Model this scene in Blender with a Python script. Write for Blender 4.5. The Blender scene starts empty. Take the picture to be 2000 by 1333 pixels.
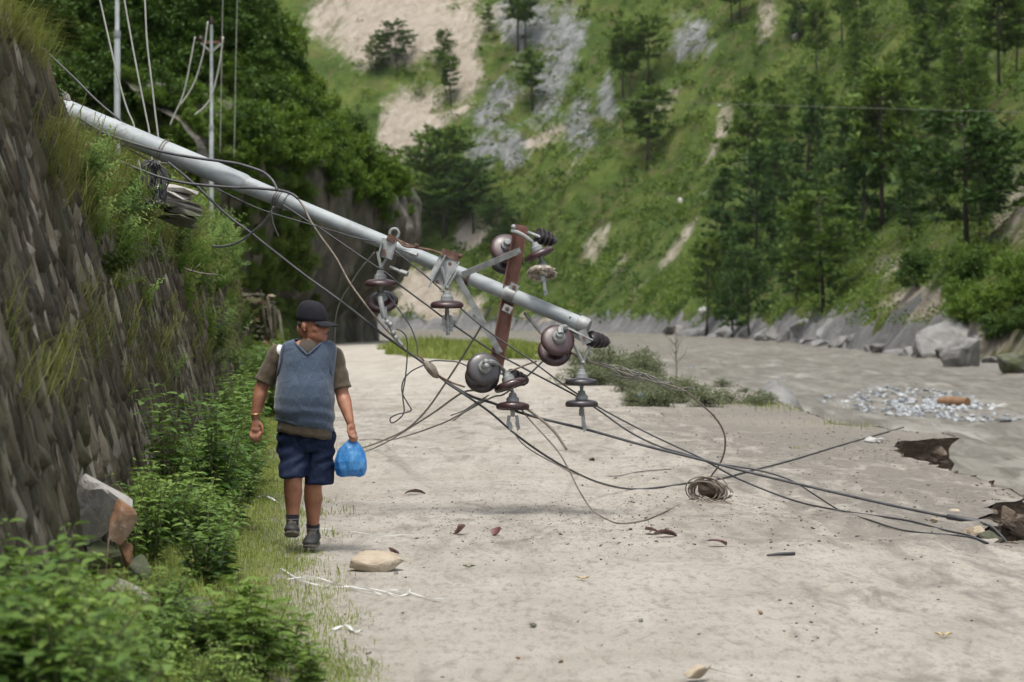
import bpy, math, random
import numpy as np
from mathutils import Vector, Matrix, Quaternion
from mathutils.bvhtree import BVHTree

random.seed(7)
RNG = np.random.default_rng(7)
SC = bpy.context.scene
COL = SC.collection
R = math.radians

# ------------------------------------------------------------------ camera, sky, sun, exposure
FPX, HZN, CAMH = 2000 * 85 / 36.0, 620.0, 1.55      # focal length in photo pixels, horizon row, eye height
cam_d = bpy.data.cameras.new('camera')
cam_d.lens = 85; cam_d.sensor_width = 36; cam_d.shift_y = -46.5 / 2000
cam_d.clip_start = 0.1; cam_d.clip_end = 5000
cam_d.dof.use_dof = True; cam_d.dof.focus_distance = 17.6; cam_d.dof.aperture_fstop = 4.0
cam = bpy.data.objects.new('camera', cam_d); COL.objects.link(cam)
cam.location = (0, 0, CAMH); cam.rotation_euler = (R(90), 0, 0)
SC.camera = cam

SUN_EL, SUN_AZ = 74, -165        # azimuth measured clockwise from +Y (view direction)
world = bpy.data.worlds.new('World'); SC.world = world; world.use_nodes = True
wn = world.node_tree; wn.nodes.clear()
wo = wn.nodes.new('ShaderNodeOutputWorld'); wb = wn.nodes.new('ShaderNodeBackground')
ws = wn.nodes.new('ShaderNodeTexSky'); ws.sky_type = 'NISHITA'; ws.sun_disc = False
ws.sun_elevation = R(SUN_EL); ws.sun_rotation = R(SUN_AZ); ws.air_density = 1.0; ws.dust_density = 3.0
wh = wn.nodes.new('ShaderNodeHueSaturation'); wh.inputs['Saturation'].default_value = 0.35
wn.links.new(ws.outputs[0], wh.inputs['Color']); wn.links.new(wh.outputs[0], wb.inputs[0])
wb.inputs[1].default_value = 0.15
wn.links.new(wb.outputs[0], wo.inputs[0])

sd = bpy.data.lights.new('sun', 'SUN'); sd.energy = 1.5; sd.angle = R(12); sd.color = (1.0, 0.96, 0.88)
sun = bpy.data.objects.new('sun', sd); COL.objects.link(sun)
_az, _el = R(SUN_AZ), R(SUN_EL)
sdir = Vector((math.sin(_az) * math.cos(_el), math.cos(_az) * math.cos(_el), math.sin(_el)))
sun.rotation_euler = sdir.to_track_quat('Z', 'Y').to_euler()

SC.view_settings.view_transform = 'Standard'; SC.view_settings.look = 'None'
SC.view_settings.exposure = 1.12; SC.view_settings.gamma = 1.0
SC.cycles.max_bounces = 6; SC.cycles.diffuse_bounces = 3; SC.cycles.glossy_bounces = 2
SC.cycles.transmission_bounces = 4; SC.cycles.transparent_max_bounces = 4
SC.cycles.use_adaptive_sampling = True; SC.cycles.adaptive_threshold = 0.02

# ------------------------------------------------------------------ helpers
def P(px, py, Y):
    return Vector(((px - 1000) / FPX * Y, Y, CAMH - (py - HZN) / FPX * Y))
def G(px, py, z=0.0):
    return P(px, py, FPX * (CAMH - z) / (py - HZN))
def to_px(v):
    return 1000 + v[..., 0] / v[..., 1] * FPX, HZN - (v[..., 2] - CAMH) / v[..., 1] * FPX
def lerp(a, b, t): return a + (b - a) * t
def sstep(a, b, x):
    t = np.clip((np.asarray(x, float) - a) / (b - a), 0, 1); return t * t * (3 - 2 * t)

def vnoise(p, seed=0):
    p = np.asarray(p, float); i = np.floor(p).astype(np.int64); f = p - i; f = f * f * (3 - 2 * f)
    def h(a, b, c):
        n = (a * 374761393 + b * 668265263 + c * 1274126177 + seed * 974711) & 0xffffffff
        n = ((n ^ (n >> 13)) * 1103515245) & 0xffffffff
        n = ((n ^ (n >> 15)) * 2246822519) & 0xffffffff
        return ((n ^ (n >> 16)) & 0xffff) / 65535.0
    x, y, z = i[..., 0], i[..., 1], i[..., 2]; fx, fy, fz = f[..., 0], f[..., 1], f[..., 2]
    def L(a, b, t): return a + (b - a) * t
    c0 = L(L(h(x, y, z), h(x + 1, y, z), fx), L(h(x, y + 1, z), h(x + 1, y + 1, z), fx), fy)
    c1 = L(L(h(x, y, z + 1), h(x + 1, y, z + 1), fx), L(h(x, y + 1, z + 1), h(x + 1, y + 1, z + 1), fx), fy)
    return L(c0, c1, fz) * 2 - 1
def fbm(p, octaves=4, seed=0):
    p = np.asarray(p, float); s = 0; a = 1.0; t = 0
    for k in range(octaves):
        s = s + a * vnoise(p * (2.03 ** k), seed + k * 17); t += a; a *= 0.5
    return s / t
def xyz(x, y, z=0.0):
    x, y, z = np.broadcast_arrays(np.asarray(x, float), np.asarray(y, float), np.asarray(z, float))
    return np.stack([x, y, z], -1)

def root_loc(o):
    v = Vector((0, 0, 0))
    while o is not None:
        v += o.location; o = o.parent
    return v
def link(name, me, parent=None, loc=None):
    o = bpy.data.objects.new(name, me); COL.objects.link(o)
    if parent is not None: o.parent = parent
    if loc is not None: o.location = loc
    return o
def tag(o, label=None, cat=None, group=None, kind=None):
    if label: o['label'] = label
    if cat: o['category'] = cat
    if group: o['group'] = group
    if kind: o['kind'] = kind
    return o
def thing(name, loc, label, cat, group=None):
    return tag(link(name, None, None, loc), label, cat, group)

def poly_mesh(name, V, Fs, mats, smooth=False, attrs=None, midx=None):
    V = np.ascontiguousarray(V, dtype=np.float32); Fs = np.ascontiguousarray(Fs, dtype=np.int32)
    n, k = Fs.shape
    me = bpy.data.meshes.new(name)
    me.vertices.add(len(V)); me.vertices.foreach_set('co', V.ravel())
    me.loops.add(n * k); me.loops.foreach_set('vertex_index', Fs.ravel())
    me.polygons.add(n); me.polygons.foreach_set('loop_start', np.arange(0, n * k, k, dtype=np.int32))
    if smooth: me.polygons.foreach_set('use_smooth', np.ones(n, dtype=bool))
    for m in (mats if isinstance(mats, (list, tuple)) else [mats]): me.materials.append(m)
    if midx is not None: me.polygons.foreach_set('material_index', np.asarray(midx, dtype=np.int32))
    for an, av in (attrs or {}).items():
        at = me.attributes.new(an, 'FLOAT', 'POINT'); at.data.foreach_set('value', np.ascontiguousarray(av, dtype=np.float32).ravel())
    me.update(calc_edges=True); me.validate()
    return me
def grid_faces(nu, nv, closed_u=False):
    f = []
    ii, jj = np.meshgrid(np.arange(nu if closed_u else nu - 1), np.arange(nv - 1), indexing='ij')
    ii = ii.ravel(); jj = jj.ravel(); i2 = (ii + 1) % nu
    return np.stack([ii * nv + jj, i2 * nv + jj, i2 * nv + jj + 1, ii * nv + jj + 1], 1)

def catmull(pts, n=8):
    pts = [Vector(p) for p in pts]
    if len(pts) < 3: return pts
    e = [pts[0] * 2 - pts[1]] + pts + [pts[-1] * 2 - pts[-2]]
    out = []
    for i in range(1, len(e) - 2):
        a, b, c, d = e[i - 1], e[i], e[i + 1], e[i + 2]
        for k in range(n):
            t = k / n
            out.append(0.5 * ((2 * b) + (c - a) * t + (2 * a - 5 * b + 4 * c - d) * t * t + (3 * b - a - 3 * c + d) * t ** 3))
    out.append(pts[-1]); return out

class MB:
    def __init__(s): s.v = []; s.f = []; s.m = []; s.cm = 0
    def add(s, vs, fs):
        o = len(s.v); s.v += [Vector(v) for v in vs]; s.f += [tuple(i + o for i in f) for f in fs]; s.m += [s.cm] * len(fs); return s
    def box(s, c, size, rot=None, bev=0.0, taper=1.0):
        hx, hy, hz = [a / 2 for a in size]; M = (rot or Matrix.Identity(3)); c = Vector(c); vs = []
        if bev <= 0:
            for z in (-1, 1):
                t = taper if z > 0 else 1
                for x, y in ((-1, -1), (1, -1), (1, 1), (-1, 1)): vs.append(c + M @ Vector((x * hx * t, y * hy * t, z * hz)))
            return s.add(vs, [(3, 2, 1, 0), (4, 5, 6, 7), (0, 1, 5, 4), (1, 2, 6, 5), (2, 3, 7, 6), (3, 0, 4, 7)])
        b = min(bev, hx * .9, hy * .9, hz * .9); rings = []
        for z, sh in ((-hz, b), (-hz + b, 0), (hz - b, 0), (hz, b)):
            x1, y1 = hx - sh, hy - sh; q = b * .6
            for x, y in ((-x1 + q, -y1), (x1 - q, -y1), (x1, -y1 + q), (x1, y1 - q), (x1 - q, y1), (-x1 + q, y1), (-x1, y1 - q), (-x1, -y1 + q)):
                vs.append(c + M @ Vector((x, y, z)))
        fs = [tuple(range(7, -1, -1)), tuple(range(24, 32))]
        for r in range(3):
            for k in range(8): fs.append((r * 8 + k, r * 8 + (k + 1) % 8, r * 8 + 8 + (k + 1) % 8, r * 8 + 8 + k))
        return s.add(vs, fs)
    def bar(s, a, b, w, h, up=(0, 0, 1), bev=0.0):
        a = Vector(a); b = Vector(b); d = b - a; L = d.length; z = d.normalized(); u = Vector(up)
        x = u.cross(z)
        if x.length < 1e-4: x = Vector((1, 0, 0)).cross(z)
        x.normalize(); y = z.cross(x)
        return s.box((a + b) / 2, (w, h, L), Matrix((x, y, z)).transposed(), bev)
    def tube(s, pts, r, seg=8, cap=True, ell=None):
        pts = [Vector(p) for p in pts]; n = len(pts); rr = r if hasattr(r, '__len__') else [r] * n
        t0 = (pts[1] - pts[0]).normalized(); x = t0.orthogonal().normalized(); vs = []; fs = []; pt = t0
        for i in range(n):
            t = (pts[min(i + 1, n - 1)] - pts[max(i - 1, 0)])
            t = t.normalized() if t.length > 1e-9 else pt
            q = pt.rotation_difference(t); x = (q @ x); x = (x - t * x.dot(t)).normalized(); y = t.cross(x); pt = t
            for k in range(seg):
                a = 2 * math.pi * k / seg; vs.append(pts[i] + (x * math.cos(a) + y * math.sin(a)) * rr[i])
        for i in range(n - 1):
            for k in range(seg): fs.append((i * seg + k, i * seg + (k + 1) % seg, (i + 1) * seg + (k + 1) % seg, (i + 1) * seg + k))
        if cap: fs += [tuple(range(seg - 1, -1, -1)), tuple(range((n - 1) * seg, n * seg))]
        return s.add(vs, fs)
    def lathe(s, prof, origin, axis, seg=24, sx=1.0):
        """prof: (distance along axis, radius)"""
        axis = Vector(axis).normalized(); o = Vector(origin); x = axis.orthogonal().normalized(); y = axis.cross(x); vs = []; fs = []
        for d, r in prof:
            for k in range(seg):
                a = 2 * math.pi * k / seg; vs.append(o + axis * d + (x * math.cos(a) + y * math.sin(a)) * max(r, 1e-4))
        n = len(prof)
        for i in range(n - 1):
            for k in range(seg): fs.append((i * seg + k, i * seg + (k + 1) % seg, (i + 1) * seg + (k + 1) % seg, (i + 1) * seg + k))
        fs += [tuple(range(seg - 1, -1, -1)), tuple(range((n - 1) * seg, n * seg))]
        return s.add(vs, fs)
    def rings(s, rings, cap=True):
        n = len(rings[0]); vs = [p for r in rings for p in r]; fs = []
        for i in range(len(rings) - 1):
            for k in range(n): fs.append((i * n + k, i * n + (k + 1) % n, (i + 1) * n + (k + 1) % n, (i + 1) * n + k))
        if cap: fs += [tuple(range(n - 1, -1, -1)), tuple(range((len(rings) - 1) * n, len(rings) * n))]
        return s.add(vs, fs)
    def ball(s, c, r, rot=None, nu=14, nv=9):
        c = Vector(c); r = (r, r, r) if not hasattr(r, '__len__') else r; M = rot or Matrix.Identity(3); rg = []
        for j in range(nv + 1):
            t = math.pi * j / nv; q = max(math.sin(t), 1e-3)
            rg.append([c + M @ Vector((r[0] * q * math.cos(2 * math.pi * k / nu), r[1] * q * math.sin(2 * math.pi * k / nu), -r[2] * math.cos(t))) for k in range(nu)])
        return s.rings(rg)
    def mesh(s, name, mats, smooth=False, off=None):
        off = off or Vector((0, 0, 0)); me = bpy.data.meshes.new(name)
        me.from_pydata([v - off for v in s.v], [], s.f)
        for m in (mats if isinstance(mats, (list, tuple)) else [mats]): me.materials.append(m)
        me.polygons.foreach_set('material_index', s.m)
        if smooth:
            me.polygons.foreach_set('use_smooth', [True] * len(s.f))
            if smooth is not True:
                me.set_sharp_from_angle(angle=R(smooth))
        me.update(); return me
    def build(s, name, mats, parent=None, smooth=False):
        """vertices are in world space; the object gets them relative to its parent"""
        off = root_loc(parent) if parent is not None else Vector((0, 0, 0))
        return link(name, s.mesh(name, mats, smooth, off), parent)
    def build_at(s, name, mats, smooth=False):
        """a top-level thing of one mesh, origin at its base"""
        lo = Vector((sum(v.x for v in s.v) / len(s.v), sum(v.y for v in s.v) / len(s.v), min(v.z for v in s.v)))
        return link(name, s.mesh(name, mats, smooth, lo), None, lo)

def remeshed(mb, name, mat, parent, voxel, smooth_it=6, local=True, fn=None, factor=.5):
    me = mb.mesh('tmp', mat); o = link('tmp', me)
    m = o.modifiers.new('r', 'REMESH'); m.mode = 'VOXEL'; m.voxel_size = voxel; m.use_smooth_shade = True
    if smooth_it:
        s = o.modifiers.new('s', 'SMOOTH'); s.iterations = smooth_it; s.factor = factor
    dg = bpy.context.evaluated_depsgraph_get(); ev = o.evaluated_get(dg)
    nm = bpy.data.meshes.new_from_object(ev); nm.name = name
    bpy.data.objects.remove(o); bpy.data.meshes.remove(me)
    nm.materials.clear(); nm.materials.append(mat)
    if fn is not None:
        V = np.empty(len(nm.vertices) * 3, np.float32); nm.vertices.foreach_get('co', V); V = V.reshape(-1, 3)
        N = np.empty(len(nm.vertices) * 3, np.float32); nm.vertices.foreach_get('normal', N); N = N.reshape(-1, 3)
        nm.vertices.foreach_set('co', fn(V, N).astype(np.float32).ravel()); nm.update()
    nm.polygons.foreach_set('use_smooth', [True] * len(nm.polygons))
    return link(name, nm, parent)

# ------------------------------------------------------------------ materials
def nt_new(name):
    m = bpy.data.materials.new(name); m.use_nodes = True; t = m.node_tree
    return m, t, t.nodes['Principled BSDF'], t.nodes['Material Output']
def nd(t, typ, **kw):
    n = t.nodes.new(typ)
    for k, v in kw.items():
        if k.startswith('i_'): n.inputs[k[2:].replace('_', ' ')].default_value = v
        else: setattr(n, k, v)
    return n
def rgba(c): return (c[0], c[1], c[2], 1.0)
def tex_noise(t, vec, scale, detail=5, rough=.55, dist=0.0):
    n = nd(t, 'ShaderNodeTexNoise'); n.inputs['Scale'].default_value = scale; n.inputs['Detail'].default_value = detail
    n.inputs['Roughness'].default_value = rough; n.inputs['Distortion'].default_value = dist
    t.links.new(vec, n.inputs['Vector']); return n.outputs[0]
def ramp(t, fac, stops):
    n = nd(t, 'ShaderNodeValToRGB'); e = n.color_ramp.elements
    while len(e) < len(stops): e.new(0.5)
    for k, (p, c) in enumerate(stops):
        e[k].position = p; e[k].color = rgba(c) if hasattr(c, '__len__') else (c, c, c, 1)
    t.links.new(fac, n.inputs[0]); return n.outputs[0]
def mix(t, fac, a, b, blend='MIX'):
    n = nd(t, 'ShaderNodeMix', data_type='RGBA', blend_type=blend)
    for inp, v in ((n.inputs[0], fac), (n.inputs[6], a), (n.inputs[7], b)):
        if isinstance(v, bpy.types.NodeSocket): t.links.new(v, inp)
        elif hasattr(v, '__len__'): inp.default_value = rgba(v)
        else: inp.default_value = v
    return n.outputs[2]
def coords(t, kind='Object', scale=None):
    c = nd(t, 'ShaderNodeTexCoord').outputs[kind]
    if scale is not None:
        m = nd(t, 'ShaderNodeMapping'); m.inputs['Scale'].default_value = scale; t.links.new(c, m.inputs[0]); c = m.outputs[0]
    return c
def bump(t, h, strength, dist=0.02, nrm=None):
    b = nd(t, 'ShaderNodeBump'); b.inputs['Strength'].default_value = strength; b.inputs['Distance'].default_value = dist
    t.links.new(h, b.inputs['Height'])
    if nrm is not None: t.links.new(nrm, b.inputs['Normal'])
    return b.outputs[0]
def pmat(name, stops, scale=6.0, rough=.8, bmp=0.0, bscale=None, bdist=.01, metal=0.0, detail=6, aniso=None, spec=None, coat=0.0, rvar=0.0, kind='Object'):
    """procedural noise material: stops = [(pos, colour), ...]"""
    m, t, b, o = nt_new(name); vec = coords(t, kind, aniso)
    n = tex_noise(t, vec, scale, detail, .6)
    t.links.new(ramp(t, n, stops), b.inputs['Base Color'])
    b.inputs['Roughness'].default_value = rough; b.inputs['Metallic'].default_value = metal
    if spec is not None: b.inputs['Specular IOR Level'].default_value = spec
    if coat: b.inputs['Coat Weight'].default_value = coat; b.inputs['Coat Roughness'].default_value = .15
    if rvar:
        t.links.new(ramp(t, n, [(.3, rough - rvar), (.7, rough + rvar)]), b.inputs['Roughness'])
    if bmp:
        t.links.new(bump(t, tex_noise(t, vec, bscale or scale * 4, 6, .6), bmp, bdist), b.inputs['Normal'])
    return m
def leaf_mat(name, c_dark, c_mid, c_light, rough=.55, trans=.3, spec=.16, objvar=.25):
    """leaf colour from the per-leaf attribute, a little from the plant"""
    m, t, b, o = nt_new(name)
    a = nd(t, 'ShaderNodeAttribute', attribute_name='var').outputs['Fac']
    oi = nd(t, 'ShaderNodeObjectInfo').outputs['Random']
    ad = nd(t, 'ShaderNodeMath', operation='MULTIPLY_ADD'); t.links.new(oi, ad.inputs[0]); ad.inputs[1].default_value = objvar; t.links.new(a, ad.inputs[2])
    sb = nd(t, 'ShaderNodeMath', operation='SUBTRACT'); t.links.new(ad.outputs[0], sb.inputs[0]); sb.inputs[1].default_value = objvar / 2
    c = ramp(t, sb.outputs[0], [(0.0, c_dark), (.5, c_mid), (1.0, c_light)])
    t.links.new(c, b.inputs['Base Color']); b.inputs['Roughness'].default_value = rough; b.inputs['Specular IOR Level'].default_value = spec
    tr = nd(t, 'ShaderNodeBsdfTranslucent'); t.links.new(mix(t, .5, c, (c_light[0] * 1.2, c_light[1] * 1.3, c_light[2] * .6)), tr.inputs[0])
    ms = nd(t, 'ShaderNodeMixShader'); ms.inputs[0].default_value = trans
    t.links.new(b.outputs[0], ms.inputs[1]); t.links.new(tr.outputs[0], ms.inputs[2]); t.links.new(ms.outputs[0], o.inputs[0])
    return m
# ================================================================== materials of the setting
def ground_material():
    m, t, b, o = nt_new('dried_silt'); v = coords(t, 'Object')
    big = tex_noise(t, v, .16, 4, .5); mid = tex_noise(t, v, 1.1, 6, .62, .6); fine = tex_noise(t, v, 11, 6, .7); grit = tex_noise(t, v, 48, 4, .75)
    va = coords(t, 'Object', (2.2, .55, 1)); streak = tex_noise(t, va, 1.7, 7, .68, .8)
    pale = ramp(t, mid, [(.25, (.36, .328, .28)), (.5, (.45, .415, .362)), (.75, (.52, .486, .432))])
    trk = tex_noise(t, coords(t, 'Object', (.9, .05, 1)), 1.6, 4, .55, .3); pale = mix(t, ramp(t, trk, [(.42, 0.0), (.62, .5)]), pale, (.33, .30, .255))
    wet = nd(t, 'ShaderNodeAttribute', attribute_name='wet').outputs['Fac']
    brown = ramp(t, fine, [(.3, (.12, .108, .093)), (.55, (.20, .183, .16)), (.75, (.30, .28, .25))])
    # clumpy darker mud over the pale silt, more of it where 'wet' is high
    k = nd(t, 'ShaderNodeMath', operation='MULTIPLY_ADD'); t.links.new(wet, k.inputs[0]); k.inputs[1].default_value = .42; t.links.new(streak, k.inputs[2])
    k2 = nd(t, 'ShaderNodeMath', operation='MULTIPLY_ADD'); t.links.new(fine, k2.inputs[0]); k2.inputs[1].default_value = .28; t.links.new(k.outputs[0], k2.inputs[2])
    f1 = ramp(t, k2.outputs[0], [(.70, 0.0), (.90, .85)])
    c = mix(t, f1, pale, brown)
    dash = tex_noise(t, coords(t, 'Object', (1, .3, 1)), 17, 6, .75); spk = ramp(t, grit, [(.56, 0.0), (.70, .75)]); c = mix(t, spk, c, (.12, .105, .088)); c = mix(t, ramp(t, dash, [(.50, 0.0), (.64, .6)]), c, (.21, .187, .155))
    stain = ramp(t, big, [(.5, 0.0), (.75, .5)]); c = mix(t, stain, c, (.35, .315, .26))
    grn = nd(t, 'ShaderNodeAttribute', attribute_name='soil').outputs['Fac']; c = mix(t, grn, c, (.085, .075, .045))
    t.links.new(c, b.inputs['Base Color']); b.inputs['Roughness'].default_value = .92; b.inputs['Specular IOR Level'].default_value = .15
    n1 = bump(t, fine, .8, .05); n2 = bump(t, grit, .8, .018, n1); n3 = bump(t, dash, .8, .05, bump(t, streak, .45, .09, n2))
    t.links.new(n3, b.inputs['Normal']); return m
def hill_material(name, lo, mid, hi, rockc, barec, mudc, s=1.0):
    m, t, b, o = nt_new(name); v = coords(t, 'Object')
    n1 = tex_noise(t, v, .06 * s, 6, .62); n2 = tex_noise(t, v, .6 * s, 6, .7); vs = coords(t, 'Object', (1, 1, .25)); n3 = tex_noise(t, vs, .35 * s, 9, .78, .6)
    a = nd(t, 'ShaderNodeMath', operation='MULTIPLY_ADD'); t.links.new(n1, a.inputs[0]); a.inputs[1].default_value = .6
    a2 = nd(t, 'ShaderNodeMath', operation='MULTIPLY'); t.links.new(n2, a2.inputs[0]); a2.inputs[1].default_value = .4; t.links.new(a2.outputs[0], a.inputs[2])
    g = ramp(t, a.outputs[0], [(.33, lo), (.5, mid), (.64, hi)])
    def layer(c, attr, col_stops, soft):
        f = nd(t, 'ShaderNodeAttribute', attribute_name=attr).outputs['Fac']
        q = nd(t, 'ShaderNodeMath', operation='MULTIPLY_ADD'); t.links.new(n3, q.inputs[0]); q.inputs[1].default_value = .8; t.links.new(f, q.inputs[2])
        return mix(t, ramp(t, q.outputs[0], [(.78 - soft, 0.0), (.78 + soft, 1.0)]), c, ramp(t, n3, col_stops))
    dry = tex_noise(t, v, .17 * s, 5, .65, .7); g = mix(t, ramp(t, dry, [(.50, 0.0), (.66, .7)]), g, tuple(q * .9 for q in (.115, .095, .045)) if s < 2 else (.05, .05, .02)); c = layer(g, 'rock', rockc, .09); c = layer(c, 'bare', barec, .12); c = layer(c, 'mud', mudc, .05)
    t.links.new(c, b.inputs['Base Color']); b.inputs['Roughness'].default_value = .95; b.inputs['Specular IOR Level'].default_value = .1
    t.links.new(bump(t, n3, .9, 1.2 / s, bump(t, n2, .8, .6 / s)), b.inputs['Normal'])
    return m
M = {}
M['silt'] = ground_material()
M['far_hill'] = hill_material('far_hillside', (.026, .048, .010), (.060, .092, .018), (.118, .144, .034),
    [(.3, (.045, .05, .045)), (.45, (.13, .135, .13)), (.55, (.20, .205, .20)), (.7, (.33, .33, .32))],
    [(.25, (.17, .135, .10)), (.42, (.27, .23, .18)), (.55, (.34, .295, .24)), (.75, (.42, .375, .315))],
    [(.3, (.085, .083, .08)), (.5, (.165, .162, .157)), (.7, (.26, .256, .248))])
M['left_hill'] = hill_material('left_slope', (.022, .038, .010), (.05, .075, .02), (.10, .13, .035),
    [(.3, (.05, .047, .04)), (.5, (.13, .12, .105)), (.7, (.26, .245, .22))],
    [(.3, (.09, .065, .04)), (.5, (.18, .135, .09)), (.7, (.27, .21, .15))],
    [(.3, (.15, .14, .13)), (.5, (.25, .24, .22)), (.7, (.33, .31, .29))], 3.0)
def earth_material():
    m, t, b, o = nt_new('broken_earth'); v = coords(t, 'Object'); vl = coords(t, 'Object', (.5, .5, 3.5))
    a = tex_noise(t, vl, 4, 6, .65, .5); g = tex_noise(t, v, 22, 5, .7)
    c = ramp(t, a, [(.3, (.035, .025, .017)), (.5, (.09, .066, .046)), (.62, (.15, .115, .083)), (.78, (.22, .18, .14))])
    t.links.new(mix(t, ramp(t, g, [(.55, 0.0), (.7, .6)]), c, (.07, .05, .035)), b.inputs['Base Color'])
    b.inputs['Roughness'].default_value = .95; t.links.new(bump(t, g, .8, .03, bump(t, a, .8, .08)), b.inputs['Normal']); return m
M['earth'] = earth_material()
def water_material():
    m, t, b, o = nt_new('muddy_water'); v = coords(t, 'Object', (1, .16, 1))
    n1 = tex_noise(t, v, .7, 6, .65, .8); n2 = tex_noise(t, v, 1.5, 6, .68, 1.0); n0 = tex_noise(t, v, .06, 3, .5)
    c = ramp(t, n1, [(.3, (.10, .086, .067)), (.5, (.165, .148, .124)), (.68, (.235, .217, .188))])
    c = mix(t, ramp(t, n2, [(.46, 0.0), (.57, .8)]), c, (.080, .066, .048)); c = mix(t, ramp(t, n1, [(.60, 0.0), (.72, .7)]), c, (.34, .32, .29)); c = mix(t, ramp(t, n0, [(.45, 0.0), (.7, .35)]), c, (.21, .193, .167))  # dark flecks paint the shaded sides of ripples, pale ones are foam
    t.links.new(c, b.inputs['Base Color']); b.inputs['Roughness'].default_value = .42; b.inputs['Specular IOR Level'].default_value = .3
    t.links.new(bump(t, n2, .6, .12, bump(t, n1, .7, .4)), b.inputs['Normal']); return m
M['water'] = water_material()
def cliff_material():
    m, t, b, o = nt_new('dark_cliff_rock'); v = coords(t, 'Object', (1, 1, .3)); w = coords(t, 'Object')
    a = tex_noise(t, v, .55, 8, .68, .6); g = tex_noise(t, w, 2.5, 6, .65); gg = tex_noise(t, w, .35, 5, .6)
    c = ramp(t, a, [(.28, (.03, .028, .024)), (.45, (.09, .083, .07)), (.58, (.19, .172, .145)), (.72, (.34, .31, .265))])
    c = mix(t, ramp(t, gg, [(.52, 0.0), (.66, .85)]), c, (.035, .055, .014))
    t.links.new(c, b.inputs['Base Color']); b.inputs['Roughness'].default_value = .9
    t.links.new(bump(t, a, 1.0, 1.0, bump(t, g, .8, .2)), b.inputs['Normal']); return m
M['cliff'] = cliff_material()

# ================================================================== shape of the place
_wx = lambda Y: -2.40 - .0852 * (Y - 16.3)                # foot of the retaining wall
WALL_H, WALL_BAT, WALL_END = 3.0, .185, 51.0
def wall_top(Y): return WALL_H - .34 * sstep(14.8, 16.3, Y) * sstep(25, 22, Y)
def wall_x(Y, z): return _wx(Y) - WALL_BAT * z
_lbY = [0, 51, 60, 75, 104, 122, 140, 150, 165, 185, 220, 300]
_lbX = [-1.0, -5.36, -6.6, -7.9, -10.2, -11.5, -10.6, -9.6, -10.5, -16, -34, -60]
def left_base(Y): return np.interp(Y, _lbY, _lbX)
_rY = [2, 15.9, 16.15, 16.55, 17.4, 18.2, 19.0, 20.1, 20.6, 21.2, 24, 27.6, 28.6, 29.9, 31.2, 32.4, 33.6, 35.5, 40.7, 48.8, 56, 66, 91, 122, 150, 175, 260]
_rX = [6.5, 5.8, 4.2, 3.32, 3.42, 3.62, 3.72, 4.02, 4.35, 4.46, 4.42, 4.40, 4.52, 4.72, 5.74, 5.66, 5.25, 4.72, 4.83, 4.98, 5.1, 4.2, 1.94, 0.2, -5.5, -14, -45]
def road_right(Y): return np.interp(Y, _rY, _rX)
def zg(X, Y):
    X = np.asarray(X, float); Y = np.asarray(Y, float)
    near = sstep(1.05, -.15, X - _wx(Y)) * sstep(26, 12, Y)
    z = .27 * near
    z = z + .022 * fbm(xyz(X * .8, Y * .35), 3, 3) + .012 * fbm(xyz(X * 3, Y * 2), 3, 5)
    z = z + .03 * sstep(.9, 0, road_right(Y) - X) * fbm(xyz(X * 4, Y * 3), 3, 9)
    return z
Ys = [3.0]
while Ys[-1] < 230:
    y = Ys[-1]; Ys.append(y + (.11 if 10 < y < 26 else .16 if y < 36 else .022 * y * .6))
Ys = np.array(Ys); NX = 110
Yg = np.repeat(Ys[:, None], NX, 1)
edge_n = .10 * fbm(xyz(0, Ys * 2.2), 4, 21) + .05 * fbm(xyz(0, Ys * 9), 3, 22)
xr = road_right(Ys) + edge_n
xl = np.where(Ys < 52, _wx(Ys) - .5, left_base(Ys) - 1.5)
tt = np.linspace(0, 1, NX)
Xg = xl[:, None] + (xr - xl)[:, None] * tt[None, :]
Zg = zg(Xg, Yg)
V = xyz(Xg, Yg, Zg).reshape(-1, 3)
Fq = grid_faces(len(Ys), NX)[:, ::-1]
rr_ = (np.minimum(xr, 4.7)[:, None] - Xg) + 2.2 * sstep(15, 10, Yg)
wet = np.clip(sstep(4.2, .3, rr_ + .8 * fbm(xyz(Xg * .6, Yg * .3), 3, 33)) * sstep(11, 19, Yg) * .62 + .3 * sstep(60, 34, Yg) * sstep(24, 36, Yg) + .18 * sstep(.0, .6, fbm(xyz(Xg * .5, Yg * .22), 3, 31)), 0, 1).reshape(-1)
soil = np.clip(sstep(1.15, .35, Xg - _wx(Yg)) * (Yg < 60), 0, 1).reshape(-1)
road = link('road', poly_mesh('road', V, Fq, M['silt'], True, {'wet': wet, 'soil': soil}))
tag(road, 'pale silt-covered dirt road running along the river', kind='structure')
# the broken edge of the road: earth face that drops to the river, slightly undercut
NV = 22; vv = np.linspace(0, 1, NV)
ex, ey = [], []
for i in range(len(Ys) - 1):
    L_ = math.hypot(xr[i + 1] - xr[i], Ys[i + 1] - Ys[i]); k_ = max(1, int(L_ / (.05 if Ys[i] < 45 else .4)))
    for q in range(k_): ex.append(lerp(xr[i], xr[i + 1], q / k_)); ey.append(lerp(Ys[i], Ys[i + 1], q / k_))
ex, ey = np.array(ex), np.array(ey); etx, ety = np.gradient(ex), np.gradient(ey)
for _ in range(3): etx = np.convolve(np.pad(etx, 2, mode='edge'), np.ones(5) / 5, 'valid'); ety = np.convolve(np.pad(ety, 2, mode='edge'), np.ones(5) / 5, 'valid')
el_ = np.hypot(etx, ety) + 1e-9; enx, eny = ety / el_, -etx / el_
Ve = np.repeat(vv[None], len(ex), 0)
pe = xyz(ex[:, None] + 0 * Ve, ey[:, None] + 0 * Ve, -Ve * 1.75)
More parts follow.
